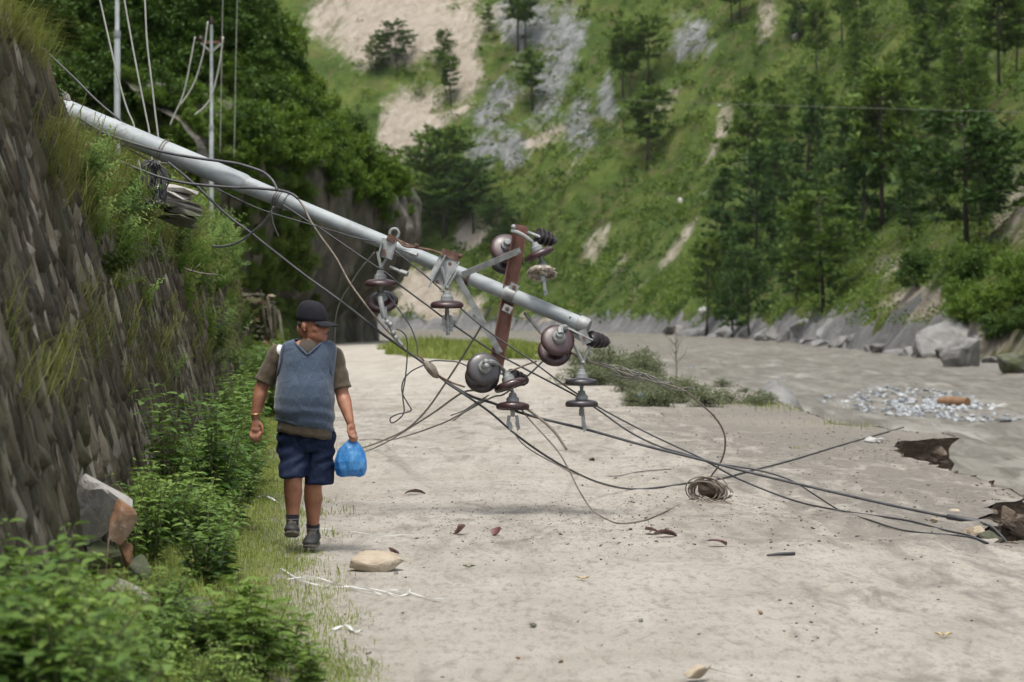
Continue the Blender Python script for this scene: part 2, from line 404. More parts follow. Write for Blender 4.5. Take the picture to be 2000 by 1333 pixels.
outw = -.20 * np.sin(np.minimum(Ve * 3.0, 3.1)) * (1 + .8 * fbm(pe * 1.3, 2, 41)) + .9 * np.maximum(Ve - .5, 0)
outw = outw + sstep(0, .06, Ve) * (.16 * fbm(pe * np.array([2.4, 2.4, 4.5]), 4, 42) + .06 * fbm(pe * np.array([9, 9, 16]), 3, 43)) + .03 * (Ve == 0)
Xe = ex[:, None] + enx[:, None] * outw; Ye = ey[:, None] + eny[:, None] * outw
Ze = zg(ex, ey)[:, None] - Ve * 1.75 + .02 * fbm(pe * 8, 3, 44)
bank = link('road_edge', poly_mesh('road_edge', xyz(Xe, Ye, Ze).reshape(-1, 3), grid_faces(len(ex), NV)[:, ::-1], M['earth'], False))
tag(bank, 'broken brown earth edge where the river cut the road', kind='structure')

# river
RZ = -1.6
xs = np.concatenate([np.linspace(-70, 0, 30), np.linspace(.5, 45, 190)]); ys = np.concatenate([np.linspace(2, 130, 330), np.linspace(132, 640, 160)])
Xw, Yw = np.meshgrid(xs, ys, indexing='ij')
Zw = RZ + .16 * fbm(xyz(Xw * .8, Yw * .22), 4, 51) + .10 * np.abs(fbm(xyz(Xw * 1.8, Yw * .5), 3, 52))
river = link('river', poly_mesh('river', xyz(Xw, Yw, Zw).reshape(-1, 3), grid_faces(len(xs), len(ys)), M['water'], True))
tag(river, 'wide muddy grey-brown river in flood', kind='structure')

# far side of the valley: (u along the bank, v up the slope)
_bank = [(17, 20), (22, 60), (28.5, 110), (31.5, 149), (31.8, 212), (33.6, 330), (28, 425), (14.6, 505), (-2, 560), (-24, 592), (-60, 610), (-120, 600)]
_bp = catmull([(a, b, 0) for a, b in _bank], 24)
_bp = np.array([(p.x, p.y) for p in _bp]); _bl = np.concatenate([[0], np.cumsum(np.linalg.norm(np.diff(_bp, axis=0), axis=1))])
NU, NVh = 420, 170
us = np.linspace(0, _bl[-1], NU); bx = np.interp(us, _bl, _bp[:, 0]); by = np.interp(us, _bl, _bp[:, 1])
tx, ty = np.gradient(bx), np.gradient(by); kk = 9
def smooth1(a):
    for _ in range(14): a = np.convolve(np.pad(a, 6, mode='edge'), np.ones(13) / 13, 'valid')
    return a
nx, ny = smooth1(ty), smooth1(-tx); nl = np.hypot(nx, ny); nx, ny = nx / nl, ny / nl
vs_ = 300 * np.linspace(0, 1, NVh) ** 1.7
U, Vv = np.meshgrid(us, vs_, indexing='ij')
Xh = bx[:, None] + nx[:, None] * Vv; Yh = by[:, None] + ny[:, None] * Vv
p3 = xyz(Xh, Yh, 0)
wob = 5 * fbm(p3 / 45, 3, 61) * sstep(0, 25, Vv)
Zh = RZ - .8 + (3.2 + 1.6 * fbm(xyz(U / 9, 0, 0), 3, 67)) * sstep(0, 4.5 + 3 * fbm(xyz(U / 6, 0, 3), 2, 68), Vv) + .8 * fbm(xyz(U / 2.2, Vv / 1.5, 0), 3, 69) * sstep(0, 1.5, Vv) + .93 * np.maximum(Vv - 3, 0) * (1 + .16 * fbm(p3 / 90, 2, 62)) + wob
Zh += (2.6 * fbm(xyz(U / 13, Vv / 60, 0), 3, 70) - 1.6 * np.abs(fbm(xyz(U / 20, Vv / 90, 4), 3, 77))) * sstep(8, 30, Vv)
Zh += 3.2 * fbm(p3 / 16, 4, 63) * sstep(2, 20, Vv) + .9 * fbm(p3 / 5, 3, 64) * sstep(0, 8, Vv) + .5 * fbm(p3 / 1.6, 3, 65) * sstep(0, 2, Vv)
# rock bands stand out as steps
Zh += 2.5 * sstep(.1, .5, fbm(xyz(U / 30, Vv / 14, 0), 3, 66)) * sstep(20, 40, Vv)
HV = xyz(Xh, Yh, Zh); hx, hy = to_px(HV)
WRX, WRY, WRN = 34 * fbm(p3 / 30, 4, 75), 34 * fbm(p3 / 26, 4, 76), fbm(p3 / 8, 4, 71)
def blob(cx, cy, rx, ry, rot=0, soft=.7):
    c, s = math.cos(R(rot)), math.sin(R(rot)); dx, dy = hx - cx + WRX, hy - cy + WRY
    d = np.hypot((dx * c + dy * s) / rx, (-dx * s + dy * c) / ry) + .35 * WRN
    return 1 - sstep(1 - soft, 1 + soft, d)
bare = np.zeros_like(hx); rockm = np.zeros_like(hx); mud = np.zeros_like(hx)
for a in ((780, 40, 190, 95, 0), (905, 95, 34, 130, 12), (795, 248, 66, 92, 25), (850, 592, 95, 55, 0), (925, 450, 26, 60, 30), (1150, 492, 24, 48, 15),
          (1330, 480, 18, 70, 35), (1745, 520, 60, 28, -25), (1790, 590, 70, 30, -20), (1985, 400, 60, 90, 10), (1650, 640, 40, 22, 0), (1400, 265, 16, 80, 20),
          (1080, 632, 85, 13, 0), (1480, 40, 30, 45, 10), (1905, 668, 75, 34, 0), (1080, 270, 60, 26, -15), (1215, 520, 10, 30, 30)):
    bare = np.maximum(bare, blob(*a) * (1.0 if a[2] > 60 or a[0] < 960 else .72))
for a in ((960, 200, 45, 60, 20), (1090, 120, 55, 150, 12), (1140, 240, 35, 75, 10), (1345, 85, 48, 55, 25), (1195, 190, 25, 65, 5), (1010, 290, 45, 45, 0), (1000, 60, 30, 60, 0),
          (945, 300, 40, 45, 30), (1050, 60, 40, 60, 10)):
    rockm = np.maximum(rockm, blob(*a) * .50)
rockm = np.maximum(rockm, .28 * sstep(.2, .6, fbm(p3 / 22, 3, 72)))
mud = sstep(5.6, 2.4, Vv + 2.6 * fbm(p3 / 6, 4, 73)) * (1 - .9 * sstep(1880, 1930, hx))
bare = np.maximum(bare * .60, .36 * sstep(.35, .75, fbm(p3 / 26, 3, 74)))
far_hill = link('far_hillside', poly_mesh('far_hillside', HV.reshape(-1, 3), grid_faces(NU, NVh), M['far_hill'], False,
    {'bare': bare.ravel(), 'rock': rockm.ravel(), 'mud': mud.ravel()}))
tag(far_hill, 'steep green hillside with landslide scars across the river', kind='structure')

# slope above the road on the left
yl = np.concatenate([np.arange(4, 60, .6), np.arange(60, 270, 1.5)]); dl = 110 * np.linspace(0, 1, 90) ** 1.8
YL, DL = np.meshgrid(yl, dl, indexing='ij')
top = np.where(YL < WALL_END, wall_x(YL, WALL_H) - .10, left_base(YL))
blend = sstep(50, 55, YL); top = (wall_x(YL, WALL_H) - .10) * (1 - blend) + left_base(YL) * blend
XL = top - DL
ql = xyz(XL, YL, 0)
cl = sstep(128, 142, YL) * sstep(205, 165, YL)
z0 = 2.92 * (1 - sstep(50, 54, YL))
z1 = z0 + .30 * np.minimum(DL, 7) + 1.5 * np.maximum(DL - 7, 0)
z2 = 1.05 * np.minimum(DL, 5) + .75 * np.clip(DL - 5, 0, 4) + 1.9 * np.maximum(DL - 9, 0)
z3 = 11 * sstep(0, 2.4, DL) + 2.1 * np.maximum(DL - 1.4, 0)
bl = sstep(50, 62, YL)
ZL = z1 * (1 - bl) + z2 * bl; ZL = ZL * (1 - cl) + z3 * cl
ZL = ZL - .36 * sstep(14.8, 16.3, YL) * sstep(25, 22, YL) * sstep(5, 0, DL)
ZL = ZL + (1.3 * fbm(ql / 9, 3, 81) * sstep(1, 9, DL) + .4 * fbm(ql / 2.5, 3, 82) * sstep(.2, 2.5, DL))
LV = xyz(XL, YL, ZL)
hx, hy = to_px(LV); p3 = ql * 4; WRX = WRY = WRN = 0
lrock = ql[..., 0] * 0; lbare = .2 * sstep(.3, .7, fbm(ql / 5, 3, 84))
left_hill = link('left_hillside', poly_mesh('left_hillside', LV.reshape(-1, 3), grid_faces(len(yl), len(dl))[:, ::-1], M['left_hill'], True,
    {'bare': lbare.ravel(), 'rock': lrock.ravel(), 'mud': lbare.ravel() * 0}))
tag(left_hill, 'overgrown green slope above the retaining wall', kind='structure')

# overhanging rock cliff where the road bends
cpts = catmull([(-17.5, 118, 0), (-13.5, 130, 0), (-10.9, 140, 0), (-9.4, 148, 0), (-8.9, 156, 0), (-10.5, 166, 0), (-15.5, 180, 0), (-26, 200, 0)], 22)
cp = np.array([(p.x, p.y) for p in cpts]); ct = np.gradient(cp, axis=0); cnx, cny = ct[:, 1], -ct[:, 0]; q = np.hypot(cnx, cny); cnx, cny = cnx / q, cny / q
vz = np.linspace(-.5, 13.5, 80)
CU, CV = np.meshgrid(np.arange(len(cp)), vz, indexing='ij')
out = np.interp(CV, [-.5, 0, 1.5, 4, 7, 9, 11, 13.5], [.2, .1, .0, 1.3, 2.5, 2.6, 1.4, -2.2])
cpos = xyz(cp[:, 0][:, None] + 0 * CV, cp[:, 1][:, None] + 0 * CV, CV)
cav = fbm(cpos / np.array([3.2, 4.0, 5.0]), 3, 91) * 1.1 + fbm(cpos / np.array([1.1, 1.3, 2.2]), 4, 92) * .5 + .16 * fbm(cpos / .45, 3, 93)
out = out + cav - .9 * sstep(.35, .7, fbm(cpos / np.array([2.6, 2.6, 7]), 2, 94))
CX = cp[:, 0][:, None] + cnx[:, None] * out; CY = cp[:, 1][:, None] + cny[:, None] * out
cliff = link('cliff', poly_mesh('cliff', xyz(CX, CY, CV).reshape(-1, 3), grid_faces(len(cp), len(vz)), M['cliff'], False))
tag(cliff, 'dark overhanging rock cliff at the bend of the road', kind='structure')

def bvh_of(*objs):
    vs, fs = [], []
    for o in objs:
        k = len(vs); vs += [v.co.copy() for v in o.data.vertices]; fs += [[i + k for i in p.vertices] for p in o.data.polygons]
    return BVHTree.FromPolygons(vs, fs)
BVH_FAR = bvh_of(far_hill); BVH_LEFT = bvh_of(left_hill, cliff)
EYE = Vector((0, 0, CAMH))
def hit(bvh, px, py):
    d = (P(px, py, 10) - EYE).normalized(); h = bvh.ray_cast(EYE, d, 3000)
    return h[0]
def drop(bvh, x, y):
    h = bvh.ray_cast(Vector((x, y, 500)), Vector((0, 0, -1)), 1000); return h[0].z if h[0] else None
# ================================================================== stones and rocks
def rock_mat(name, stops, moss=0.0, sc=3.0, rough=.85, mossc=(.05, .065, .018), isl=.25):
    m, t, b, o = nt_new(name)
    pos = nd(t, 'ShaderNodeNewGeometry').outputs['Position']; v = coords(t, 'Object')
    oi = nd(t, 'ShaderNodeObjectInfo').outputs['Random'] if isl <= .25 else nd(t, 'ShaderNodeNewGeometry').outputs['Random Per Island']
    n = tex_noise(t, v, sc, 7, .65, .3); f = tex_noise(t, v, sc * 7, 5, .7); q = tex_noise(t, pos, 1.6, 4, .6)
    a = nd(t, 'ShaderNodeMath', operation='MULTIPLY_ADD'); t.links.new(oi, a.inputs[0]); a.inputs[1].default_value = isl; t.links.new(n, a.inputs[2])
    s = nd(t, 'ShaderNodeMath', operation='SUBTRACT'); t.links.new(a.outputs[0], s.inputs[0]); s.inputs[1].default_value = isl / 2
    c = ramp(t, s.outputs[0], stops)
    if moss: c = mix(t, ramp(t, q, [(.5 - moss * .25, 0.0), (.75 - moss * .25, .9)]), c, mossc)
    t.links.new(c, b.inputs['Base Color']); b.inputs['Roughness'].default_value = rough
    t.links.new(bump(t, f, .6, .015, bump(t, n, .6, .05)), b.inputs['Normal']); return m
M['slate'] = rock_mat('wall_slate', [(.30, (.018, .012, .006)), (.56, (.040, .029, .014)), (.70, (.075, .058, .036)), (.84, (.145, .122, .086)), (.98, (.25, .228, .185))], .40, 3, .8, (.040, .036, .012), .95)
M['wallback'] = rock_mat('mossy_wall_core', [(.3, (.018, .012, .005)), (.5, (.048, .032, .014)), (.7, (.085, .060, .027))], .9, 4, .95, (.038, .040, .012))
M['rock_grey'] = rock_mat('grey_rock', [(.25, (.094, .086, .076)), (.5, (.194, .180, .158)), (.75, (.288, .270, .238))], .25)
M['rock_rust'] = rock_mat('rust_stained_rock', [(.3, (.115, .054, .025)), (.5, (.216, .115, .061)), (.65, (.259, .202, .151)), (.8, (.302, .266, .223))], .1)
M['rock_tan'] = rock_mat('tan_rock', [(.25, (.173, .130, .083)), (.5, (.302, .245, .173)), (.75, (.389, .331, .252))], 0)
M['rock_dark'] = rock_mat('dark_mossy_rock', [(.3, (.036, .032, .027)), (.5, (.086, .079, .068)), (.75, (.158, .144, .126))], .6)
M['rock_pale'] = rock_mat('pale_slate', [(.3, (.15, .14, .125)), (.5, (.27, .255, .23)), (.75, (.40, .38, .35))], 0)
M['rock_white'] = rock_mat('pale_boulder', [(.3, (.245, .238, .223)), (.5, (.374, .367, .346)), (.75, (.490, .482, .461))], 0)
M['rock_mud'] = rock_mat('mud_coated_rock', [(.3, (.075, .073, .07)), (.5, (.14, .137, .131)), (.75, (.22, .215, .206))], 0, .8)
M['cobble'] = rock_mat('river_cobble', [(.2, (.072, .079, .086)), (.45, (.259, .274, .288)), (.7, (.432, .439, .446))], 0, 1.5)
M['cobble'].node_tree.nodes['Principled BSDF'].inputs['Roughness'].default_value = .6

import bmesh
def rock_mesh(name, size, seed, mat, n=16, rough=.05, sub=1, flat=None):
    rg = random.Random(seed); bm = bmesh.new()
    for _ in range(n):
        v = Vector((rg.gauss(0, 1), rg.gauss(0, 1), rg.gauss(0, 1))).normalized()
        p = Vector((v.x * size[0] / 2, v.y * size[1] / 2, v.z * size[2] / 2)) * rg.uniform(.88, 1.08)
        if flat: p.z = max(-size[2] / 2 * flat, min(size[2] / 2 * flat, p.z))
        bm.verts.new(p)
    r = bmesh.ops.convex_hull(bm, input=bm.verts)
    bmesh.ops.delete(bm, geom=[g for g in r['geom_interior'] if isinstance(g, bmesh.types.BMVert)], context='VERTS')
    bmesh.ops.bevel(bm, geom=list(bm.edges), offset=min(size) * .05, segments=1, affect='EDGES')
    if sub:
        bmesh.ops.triangulate(bm, faces=bm.faces)
        bmesh.ops.subdivide_edges(bm, edges=bm.edges, cuts=sub, use_grid_fill=True)
        co = np.array([v.co for v in bm.verts]); k = max(size)
        d = fbm(co / (k * .22) + seed, 3, seed) * k * rough
        bm.normal_update()
        for v, dd in zip(bm.verts, d): v.co += v.normal * dd
    me = bpy.data.meshes.new(name); bm.to_mesh(me); bm.free(); me.materials.append(mat); return me
def rock(name, loc, size, seed, mat, label, cat='rock', group=None, rot=(0, 0, 0), parent=None, **kw):
    o = link(name, rock_mesh(name, size, seed, mat, **kw), parent, loc); o.rotation_euler = rot
    if parent is None: tag(o, label, cat, group)
    return o

# ---- retaining wall
WR = thing('retaining_wall', (_wx(16), 16, 0), 'tall mossy dry-stone retaining wall of upright grey slate shards', 'wall')
ny_, nz_ = 260, 40
yy = np.linspace(5.0, WALL_END, ny_); zz = np.linspace(-.2, WALL_H + .05, nz_)
YY, ZZ = np.meshgrid(yy, zz, indexing='ij'); ZZ = np.minimum(ZZ, wall_top(YY) + .05 + .004 * ZZ)
wn_ = .07 * fbm(xyz(0, YY * 1.2, ZZ * .6), 4, 101) + .03 * fbm(xyz(0, YY * 6, ZZ * 2), 3, 102)
XX = wall_x(YY, ZZ) + wn_ - .02
YYl = YY.copy()
off = np.array(root_loc(WR))
# closed back so that the wall has thickness
Vf = xyz(XX, YYl, ZZ).reshape(-1, 3); Vb = xyz(XX - .7, YYl, ZZ).reshape(-1, 3)
Ff = grid_faces(ny_, nz_); Fb = Ff[:, ::-1] + len(Vf)
e1 = np.arange(nz_ - 1) + (ny_ - 1) * nz_; end = np.stack([e1, e1 + len(Vf), e1 + 1 + len(Vf), e1 + 1], 1)
t1 = np.arange(ny_ - 1) * nz_ + nz_ - 1; topf = np.stack([t1, t1 + nz_, t1 + nz_ + len(Vf), t1 + len(Vf)], 1)
core = link('wall_core', poly_mesh('wall_core', np.concatenate([Vf, Vb]) - off, np.concatenate([Ff, Fb, end, topf[:, ::-1]]), M['wallback'], True), WR)
def shard_arrays(seed):
    """tooth-like upright slate: thick low down, tapering to a point at the top"""
    rg = random.Random(seed); V = []; F = []; lv = [(-.5, .25, .6), (-.34, 1.0, 1.0), (.0, .72, .9), (.28, .38, .6), (.5, .04, .15)]
    sk = rg.uniform(-.3, .3)
    for h, o_, w_ in lv:
        o2 = o_ * rg.uniform(.7, 1.1); w2 = w_ * rg.uniform(.7, 1.1) * .5; c = sk * h + rg.uniform(-.08, .08)
        V += [(-.5, c - w2, h), (o2, c - w2 * rg.uniform(.5, 1), h + rg.uniform(-.04, .04)), (o2 * rg.uniform(.6, 1), c + w2 * rg.uniform(.5, 1), h + rg.uniform(-.04, .04)), (-.5, c + w2, h)]
    for i in range(4):
        for k in range(3): a, b = i * 4 + k, i * 4 + k + 1; F += [(a, b, b + 4), (a, b + 4, a + 4)]
    F += [(0, 3, 2), (0, 2, 1), (16, 17, 18), (16, 18, 19)]
    return np.array(V), np.array(F)
SH = [shard_arrays(200 + k) for k in range(12)]
SHM = [poly_mesh('wall_stone', v, f, M['slate']) for v, f in SH]
# scatter with rejection so that neighbours do not all overlap; biggest 300 become parts
cand = []
rw = random.Random(5)
for _ in range(9000):
    Y = 7.5 + (WALL_END - 7.7) * rw.random() ** 1.5; z = rw.uniform(.05, float(wall_top(Y)) - .06)
    h = rw.uniform(.16, .55) * (1.3 if rw.random() < .2 else 1); w = rw.uniform(.05, .20); d = rw.uniform(.012, .042) * (1.6 if rw.random() < .12 else 1)
    cand.append((h / Y, Y, z, h, w, d, rw.randrange(12), rw.uniform(-.10, .10), rw.uniform(-.10, .10)))
cand.sort(reverse=True)
sv, sf, so = [], [], 0
for i, (_, Y, z, h, w, d, k, tilt, yaw) in enumerate(cand):
    pos = Vector((wall_x(Y, z) + .07 * float(fbm(xyz(0, Y * 1.2, z * .6), 4, 101)), Y, z))
    rot = Matrix.Rotation(-math.atan(WALL_BAT), 3, 'Y') @ Matrix.Rotation(tilt, 3, 'X') @ Matrix.Rotation(yaw, 3, 'Z')
    if i < 300:
        o = link('stone', SHM[k], WR, pos - root_loc(WR)); o.rotation_euler = rot.to_euler(); o.scale = (d, w, h)
    else:
        v, f = SH[k]; vv_ = (np.array(rot) @ (v * np.array([d, w, h])).T).T + np.array(pos); sv.append(vv_ - off); sf.append(f + so); so += len(v)
o = link('small_stones', poly_mesh('small_stones', np.concatenate(sv), np.concatenate(sf), M['slate']), WR); o['kind'] = 'stuff'
# blocks at the near end and slabs along the top of the wall
for k, (px, py, Y, sz, mt, rt) in enumerate(((12, 640, 12.0, (.16, .35, .34), 'rock_rust', (0, 0, .3)), (14, 735, 11.6, (.2, .3, .26), 'rock_dark', (0, .2, 0)), (28, 850, 11.0, (.16, .3, .34), 'rock_grey', (0, .1, .2)),
        (6, 560, 12.2, (.2, .3, .3), 'rock_grey', (.2, 0, 0)), (90, 175, 15.2, (.34, .5, .1), 'rock_grey', (.15, .3, .2)), (105, 250, 15.6, (.22, .3, .13), 'rock_dark', (0, .2, .4)),
        (128, 305, 16.2, (.18, .3, .26), 'rock_dark', (0, 0, .3)), (118, 268, 16.4, (.14, .3, .09), 'rock_grey', (0, .3, 0)), (150, 385, 16.6, (.16, .4, .07), 'rock_dark', (0, .1, .1)),
        (262, 385, 23.5, (.25, .4, .22), 'rock_grey', (.1, .1, .3)), (545 - 260, 520, 26, (.3, .4, .12), 'rock_dark', (.1, 0, .2)))):
    rock('block', P(px, py, Y) - root_loc(WR), sz, 40 + k, M[mt], None, rot=rt, parent=WR, rough=.03)
# the pale slab that juts out of the wall
SL = thing('jutting_slab', P(340, 436, 21.2), 'pale split slate slab jutting from the wall under the fallen pole', 'rock')
rg = random.Random(61)
for k in range(7):
    t = k / 6; py = lerp(430, 366, t); w = lerp(.38, .50, math.sin(t * 2.6)) * rg.uniform(.9, 1.05)
    rock('layer', P(lerp(348, 338, t) + rg.uniform(-5, 5), py + 4, 21.2 + rg.uniform(-.03, .03)) - root_loc(SL), (w, .62 * rg.uniform(.9, 1.1), .115), 880 + k, M['rock_dark'] if k < 3 else M['rock_pale'], None, rot=(.04, .24 + rg.uniform(-.03, .03), .3 + rg.uniform(-.15, .15)), parent=SL, n=16, rough=.018, sub=1, flat=.55)  # lowest layers darker to paint the slab's shaded underside, upper ones pale
# ---- ruined wall stub further along
RW_ = thing('ruined_wall', (-7.2, 70, 0), 'broken stub of stone wall with dark hollow beyond the retaining wall', 'wall')
core2 = rock('wall_core', P(498, 625, 71.1) - root_loc(RW_), (1.5, 1.3, 1.5), 371, M['wallback'], None, parent=RW_, n=40, rough=.04, sub=1)
rg = random.Random(9)
k = 0
for py in np.arange(578, 684, 11.5):
    for px in np.arange(454 + rg.uniform(-6, 6), 540, 15.5):
        k += 1
        if 478 < px < 512 and 586 < py < 624: continue
        rock('stone', P(px + rg.uniform(-3, 3), py + rg.uniform(-2, 2), 70.5 + rg.uniform(-.08, .08)) - root_loc(RW_), (rg.uniform(.22, .32), .5, rg.uniform(.14, .22)), 300 + k, M[rg.choice(['rock_dark', 'rock_grey', 'slate', 'rock_dark', 'rock_rust'])], None, parent=RW_, n=11, sub=0, rot=(0, rg.uniform(-.15, .15), rg.uniform(-.3, .3)))
for k, (px, w) in enumerate(((515, .13), (527, .16), (538, .14), (548, .12))):
    rock('upright_stone', P(px, 612 + 10 * k, 70.2) - root_loc(RW_), (w, .5, 1.55 - .1 * k), 360 + k, M['slate'], None, parent=RW_, n=12, sub=0, rot=(0, -.12, 0))
rock('cap_stone', P(478, 578, 70.3) - root_loc(RW_), (.9, .7, .16), 370, M['slate'], None, parent=RW_, rot=(0, -.08, .1))

# ---- rubble at the foot of the wall (near, out of focus)
def rest(px, py, Y): return P(px, py, Y)
rub = [((198, 992), 11.9, (.36, .34, .46), 'rock_pale', 'big pale grey boulder with rust-brown broken side, lower left', 401, (.2, .3, .1)),
       ((240, 1012), 11.75, (.15, .2, .34), 'rock_rust', 'rust-brown broken face of stone beside the big pale boulder', 402, (0, .3, .5)),
       ((205, 1085), 11.9, (.26, .26, .22), 'rock_dark', 'dark mossy stone right under the big pale boulder', 403, (.3, .2, .9)),
       ((246, 1082), 11.75, (.1, .14, .16), 'rock_rust', 'small orange-brown stone wedged under the big boulder', 404, (0, .1, .3)),
       ((275, 1105), 11.9, (.14, .22, .24), 'rock_dark', 'upright dark stone leaning at right end of the rubble', 405, (0, .35, .1)),
       ((235, 1165), 11.5, (.26, .26, .18), 'rock_grey', 'pale flat stone half hidden by leaves in the rubble', 406, (.1, .2, .4)),
       ((278, 1180), 11.4, (.2, .18, .14), 'rock_grey', 'grey angular stone lowest in the rubble heap', 407, (.4, .2, 1.0)),
       ((375, 1205), 11.0, (.34, .32, .22), 'rock_dark', 'low mossy brown boulder behind the feathery bush', 408, (.1, .1, .3)),
       ((340, 1272), 10.8, (.12, .2, .15), 'rock_grey', 'small pale stone below the mossy brown boulder', 409, (.2, .1, .2)),
       ((378, 1322), 10.5, (.2, .18, .12), 'rock_dark', 'dark stone at the bottom edge among broad leaves', 410, (0, 0, .5)),
       ((540, 1338), 10.2, (.2, .15, .08), 'rock_tan', 'tan stone at the bottom edge beside the grass', 411, (0, 0, .2)),
       ((462, 942), 21.6, (.26, .3, .12), 'rock_grey', 'weathered grey stone lying in the grass left of the man', 412, (.1, .2, .5)),
       ((196, 1335), 10.9, (.3, .3, .2), 'rock_dark', 'dark stone under the leafy plants at bottom left', 413, (.1, .1, .1))]
for (px, py), Y, sz, mt, lb, sd_, rt in rub:
    rock('rubble_stone', P(px, py, Y), sz, sd_, M[mt], lb, 'stone', 'rubble stones at the foot of the wall', rot=rt, n=9, rough=.03)
# ================================================================== vegetation
M['leaf_herb'] = leaf_mat('herb_leaf', (.022, .056, .012), (.056, .115, .022), (.125, .195, .044))
M['leaf_fresh'] = leaf_mat('fresh_leaf', (.055, .105, .020), (.115, .19, .040), (.20, .28, .065))
M['leaf_dark'] = leaf_mat('dark_tree_leaf', (.016, .040, .006), (.042, .086, .013), (.095, .15, .026), trans=.22)
M['leaf_mid'] = leaf_mat('tree_leaf', (.034, .076, .009), (.080, .142, .018), (.155, .215, .035), trans=.26)
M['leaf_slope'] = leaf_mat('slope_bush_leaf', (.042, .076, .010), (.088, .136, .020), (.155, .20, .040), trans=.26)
M['leaf_bright'] = leaf_mat('bright_slope_leaf', (.075, .12, .026), (.14, .20, .045), (.22, .28, .075), trans=.35)  # fresh green lightened so the colour itself carries sunlight on the slope
M['leaf_dusty'] = leaf_mat('dusty_leaf', (.065, .080, .040), (.125, .142, .082), (.215, .228, .150), trans=.2)
M['needle'] = leaf_mat('pine_needle', (.036, .070, .012), (.080, .138, .024), (.15, .205, .042), trans=.2, objvar=.4)
M['needle_dark'] = leaf_mat('dark_pine_needle', (.018, .044, .011), (.042, .088, .021), (.085, .14, .033), trans=.18, objvar=.3)
M['grass'] = leaf_mat('grass_blade', (.07, .105, .022), (.15, .195, .045), (.26, .285, .085), trans=.3)
M['grass_dry'] = leaf_mat('wall_grass_blade', (.06, .075, .02), (.12, .14, .04), (.22, .22, .08), trans=.25)
M['stem'] = pmat('green_stem', [(.3, (.06, .08, .025)), (.7, (.12, .12, .05))], 8)
M['bark'] = pmat('tree_bark', [(.3, (.025, .02, .016)), (.7, (.075, .06, .045))], 3, .9)
M['twig'] = pmat('dry_twig', [(.3, (.12, .10, .08)), (.7, (.22, .19, .155))], 6, .9)

def unit(a): return a / np.maximum(np.linalg.norm(a, axis=-1, keepdims=True), 1e-9)
def leaves(base, d, nrm, L, W, fold=.22, droop=.12, var=None):
    n = len(base); d = unit(d); s = unit(np.cross(d, nrm)); nr = np.cross(s, d)
    L = np.broadcast_to(L, (n,))[:, None]; W = np.broadcast_to(W, (n,))[:, None]
    mid = base + d * L * .42
    V = np.stack([base, mid + s * W / 2 + nr * W * fold, base + d * L - nr * L * droop, mid - s * W / 2 + nr * W * fold], 1).reshape(-1, 3)
    k = np.arange(n)[:, None] * 4
    F = np.concatenate([k + np.array([[0, 1, 2]]), k + np.array([[0, 2, 3]])], 1).reshape(-1, 3)
    if var is None: var = RNG.random(n)
    return V, F, np.repeat(np.clip(var, 0, 1), 4)
def leaves_hi(base, d, nrm, L, W, fold=.2, droop=.25, var=None):
    """closer view: eight-faced leaf with midrib, rounded outline and a drooping tip"""
    n = len(base); d = unit(d); s = unit(np.cross(d, nrm)); nr = np.cross(s, d)
    L = np.broadcast_to(L, (n,))[:, None]; W = np.broadcast_to(W, (n,))[:, None]
    def rib(t): return base + d * L * t - nr * L * droop * t * t
    def side(t, w, k): return rib(t) + s * W * w * k + nr * W * fold * w * 1.6
    V = np.stack([base, rib(.3), rib(.66), rib(1.0), side(.26, .42, 1), side(.62, .40, 1), side(.26, .42, -1), side(.62, .40, -1)], 1).reshape(-1, 3)
    k = np.arange(n)[:, None] * 8
    T = [(0, 4, 1), (4, 5, 2), (4, 2, 1), (5, 3, 2), (0, 1, 6), (6, 1, 2), (6, 2, 7), (7, 2, 3)]
    F = np.concatenate([k + np.array([t]) for t in T], 1).reshape(-1, 3)
    if var is None: var = RNG.random(n)
    return V, F, np.repeat(np.clip(var, 0, 1), 8)
def join(parts):
    Vs, Fs, As, o = [], [], [], 0
    for v, f, a in parts: Vs.append(v); Fs.append(f + o); As.append(a); o += len(v)
    return np.concatenate(Vs), np.concatenate(Fs), np.concatenate(As)
def leaf_mesh(name, parts, mat):
    V, F, A = join(parts) if isinstance(parts, list) else parts
    return poly_mesh(name, V, F, mat, False, {'var': A})
def rnd(n, a, b): return a + (b - a) * RNG.random(n)
def rdir(n): return unit(RNG.normal(size=(n, 3)))

def herb_proto(h, nst, leafL, mat, spread=.35, narrow=.5, gap=.055, stemless=.15):
    """leafy herb: several stems with pairs of pointed leaves"""
    mb = MB(); parts = []
    for s in range(nst):
        a = RNG.random() * 6.283; ln = RNG.random() * spread; hh = h * rnd(1, .6, 1.05)[0]
        tip = np.array([math.cos(a) * ln * hh * 1.2, math.sin(a) * ln * hh * 1.2, hh]); b0 = np.array([math.cos(a), math.sin(a), 0]) * .05 * RNG.random()
        pts = [b0 + (tip - b0) * t * np.array([t ** .6, t ** .6, 1]) for t in np.linspace(.001, 1, 6)]
        mb.tube(pts, [.006, .005, .005, .004, .003, .002], 4, False)
        n = max(4, int(hh * (1 - stemless) / gap)); ts = np.linspace(stemless, 1, n)
        for t in ts:
            p = b0 + (tip - b0) * t * np.array([t ** .6, t ** .6, 1]); k = 3
            az = RNG.random() * 6.283 + np.arange(k) * 6.283 / k
            el = rnd(k, .0, .55) - .15
            d = np.stack([np.cos(az) * np.cos(el), np.sin(az) * np.cos(el), np.sin(el)], 1)
            L = leafL * rnd(k, .6, 1.15) * (1.15 - .55 * t)
            parts.append(leaves_hi(np.repeat(p[None], k, 0) + d * .01, d, np.array([[0, 0, 1.]]) + .35 * rdir(k), L, L * narrow, .18, .22, .15 + .55 * t + .25 * RNG.random(k)))
    return mb.mesh('stems', M['stem']), leaf_mesh('foliage', parts, mat)
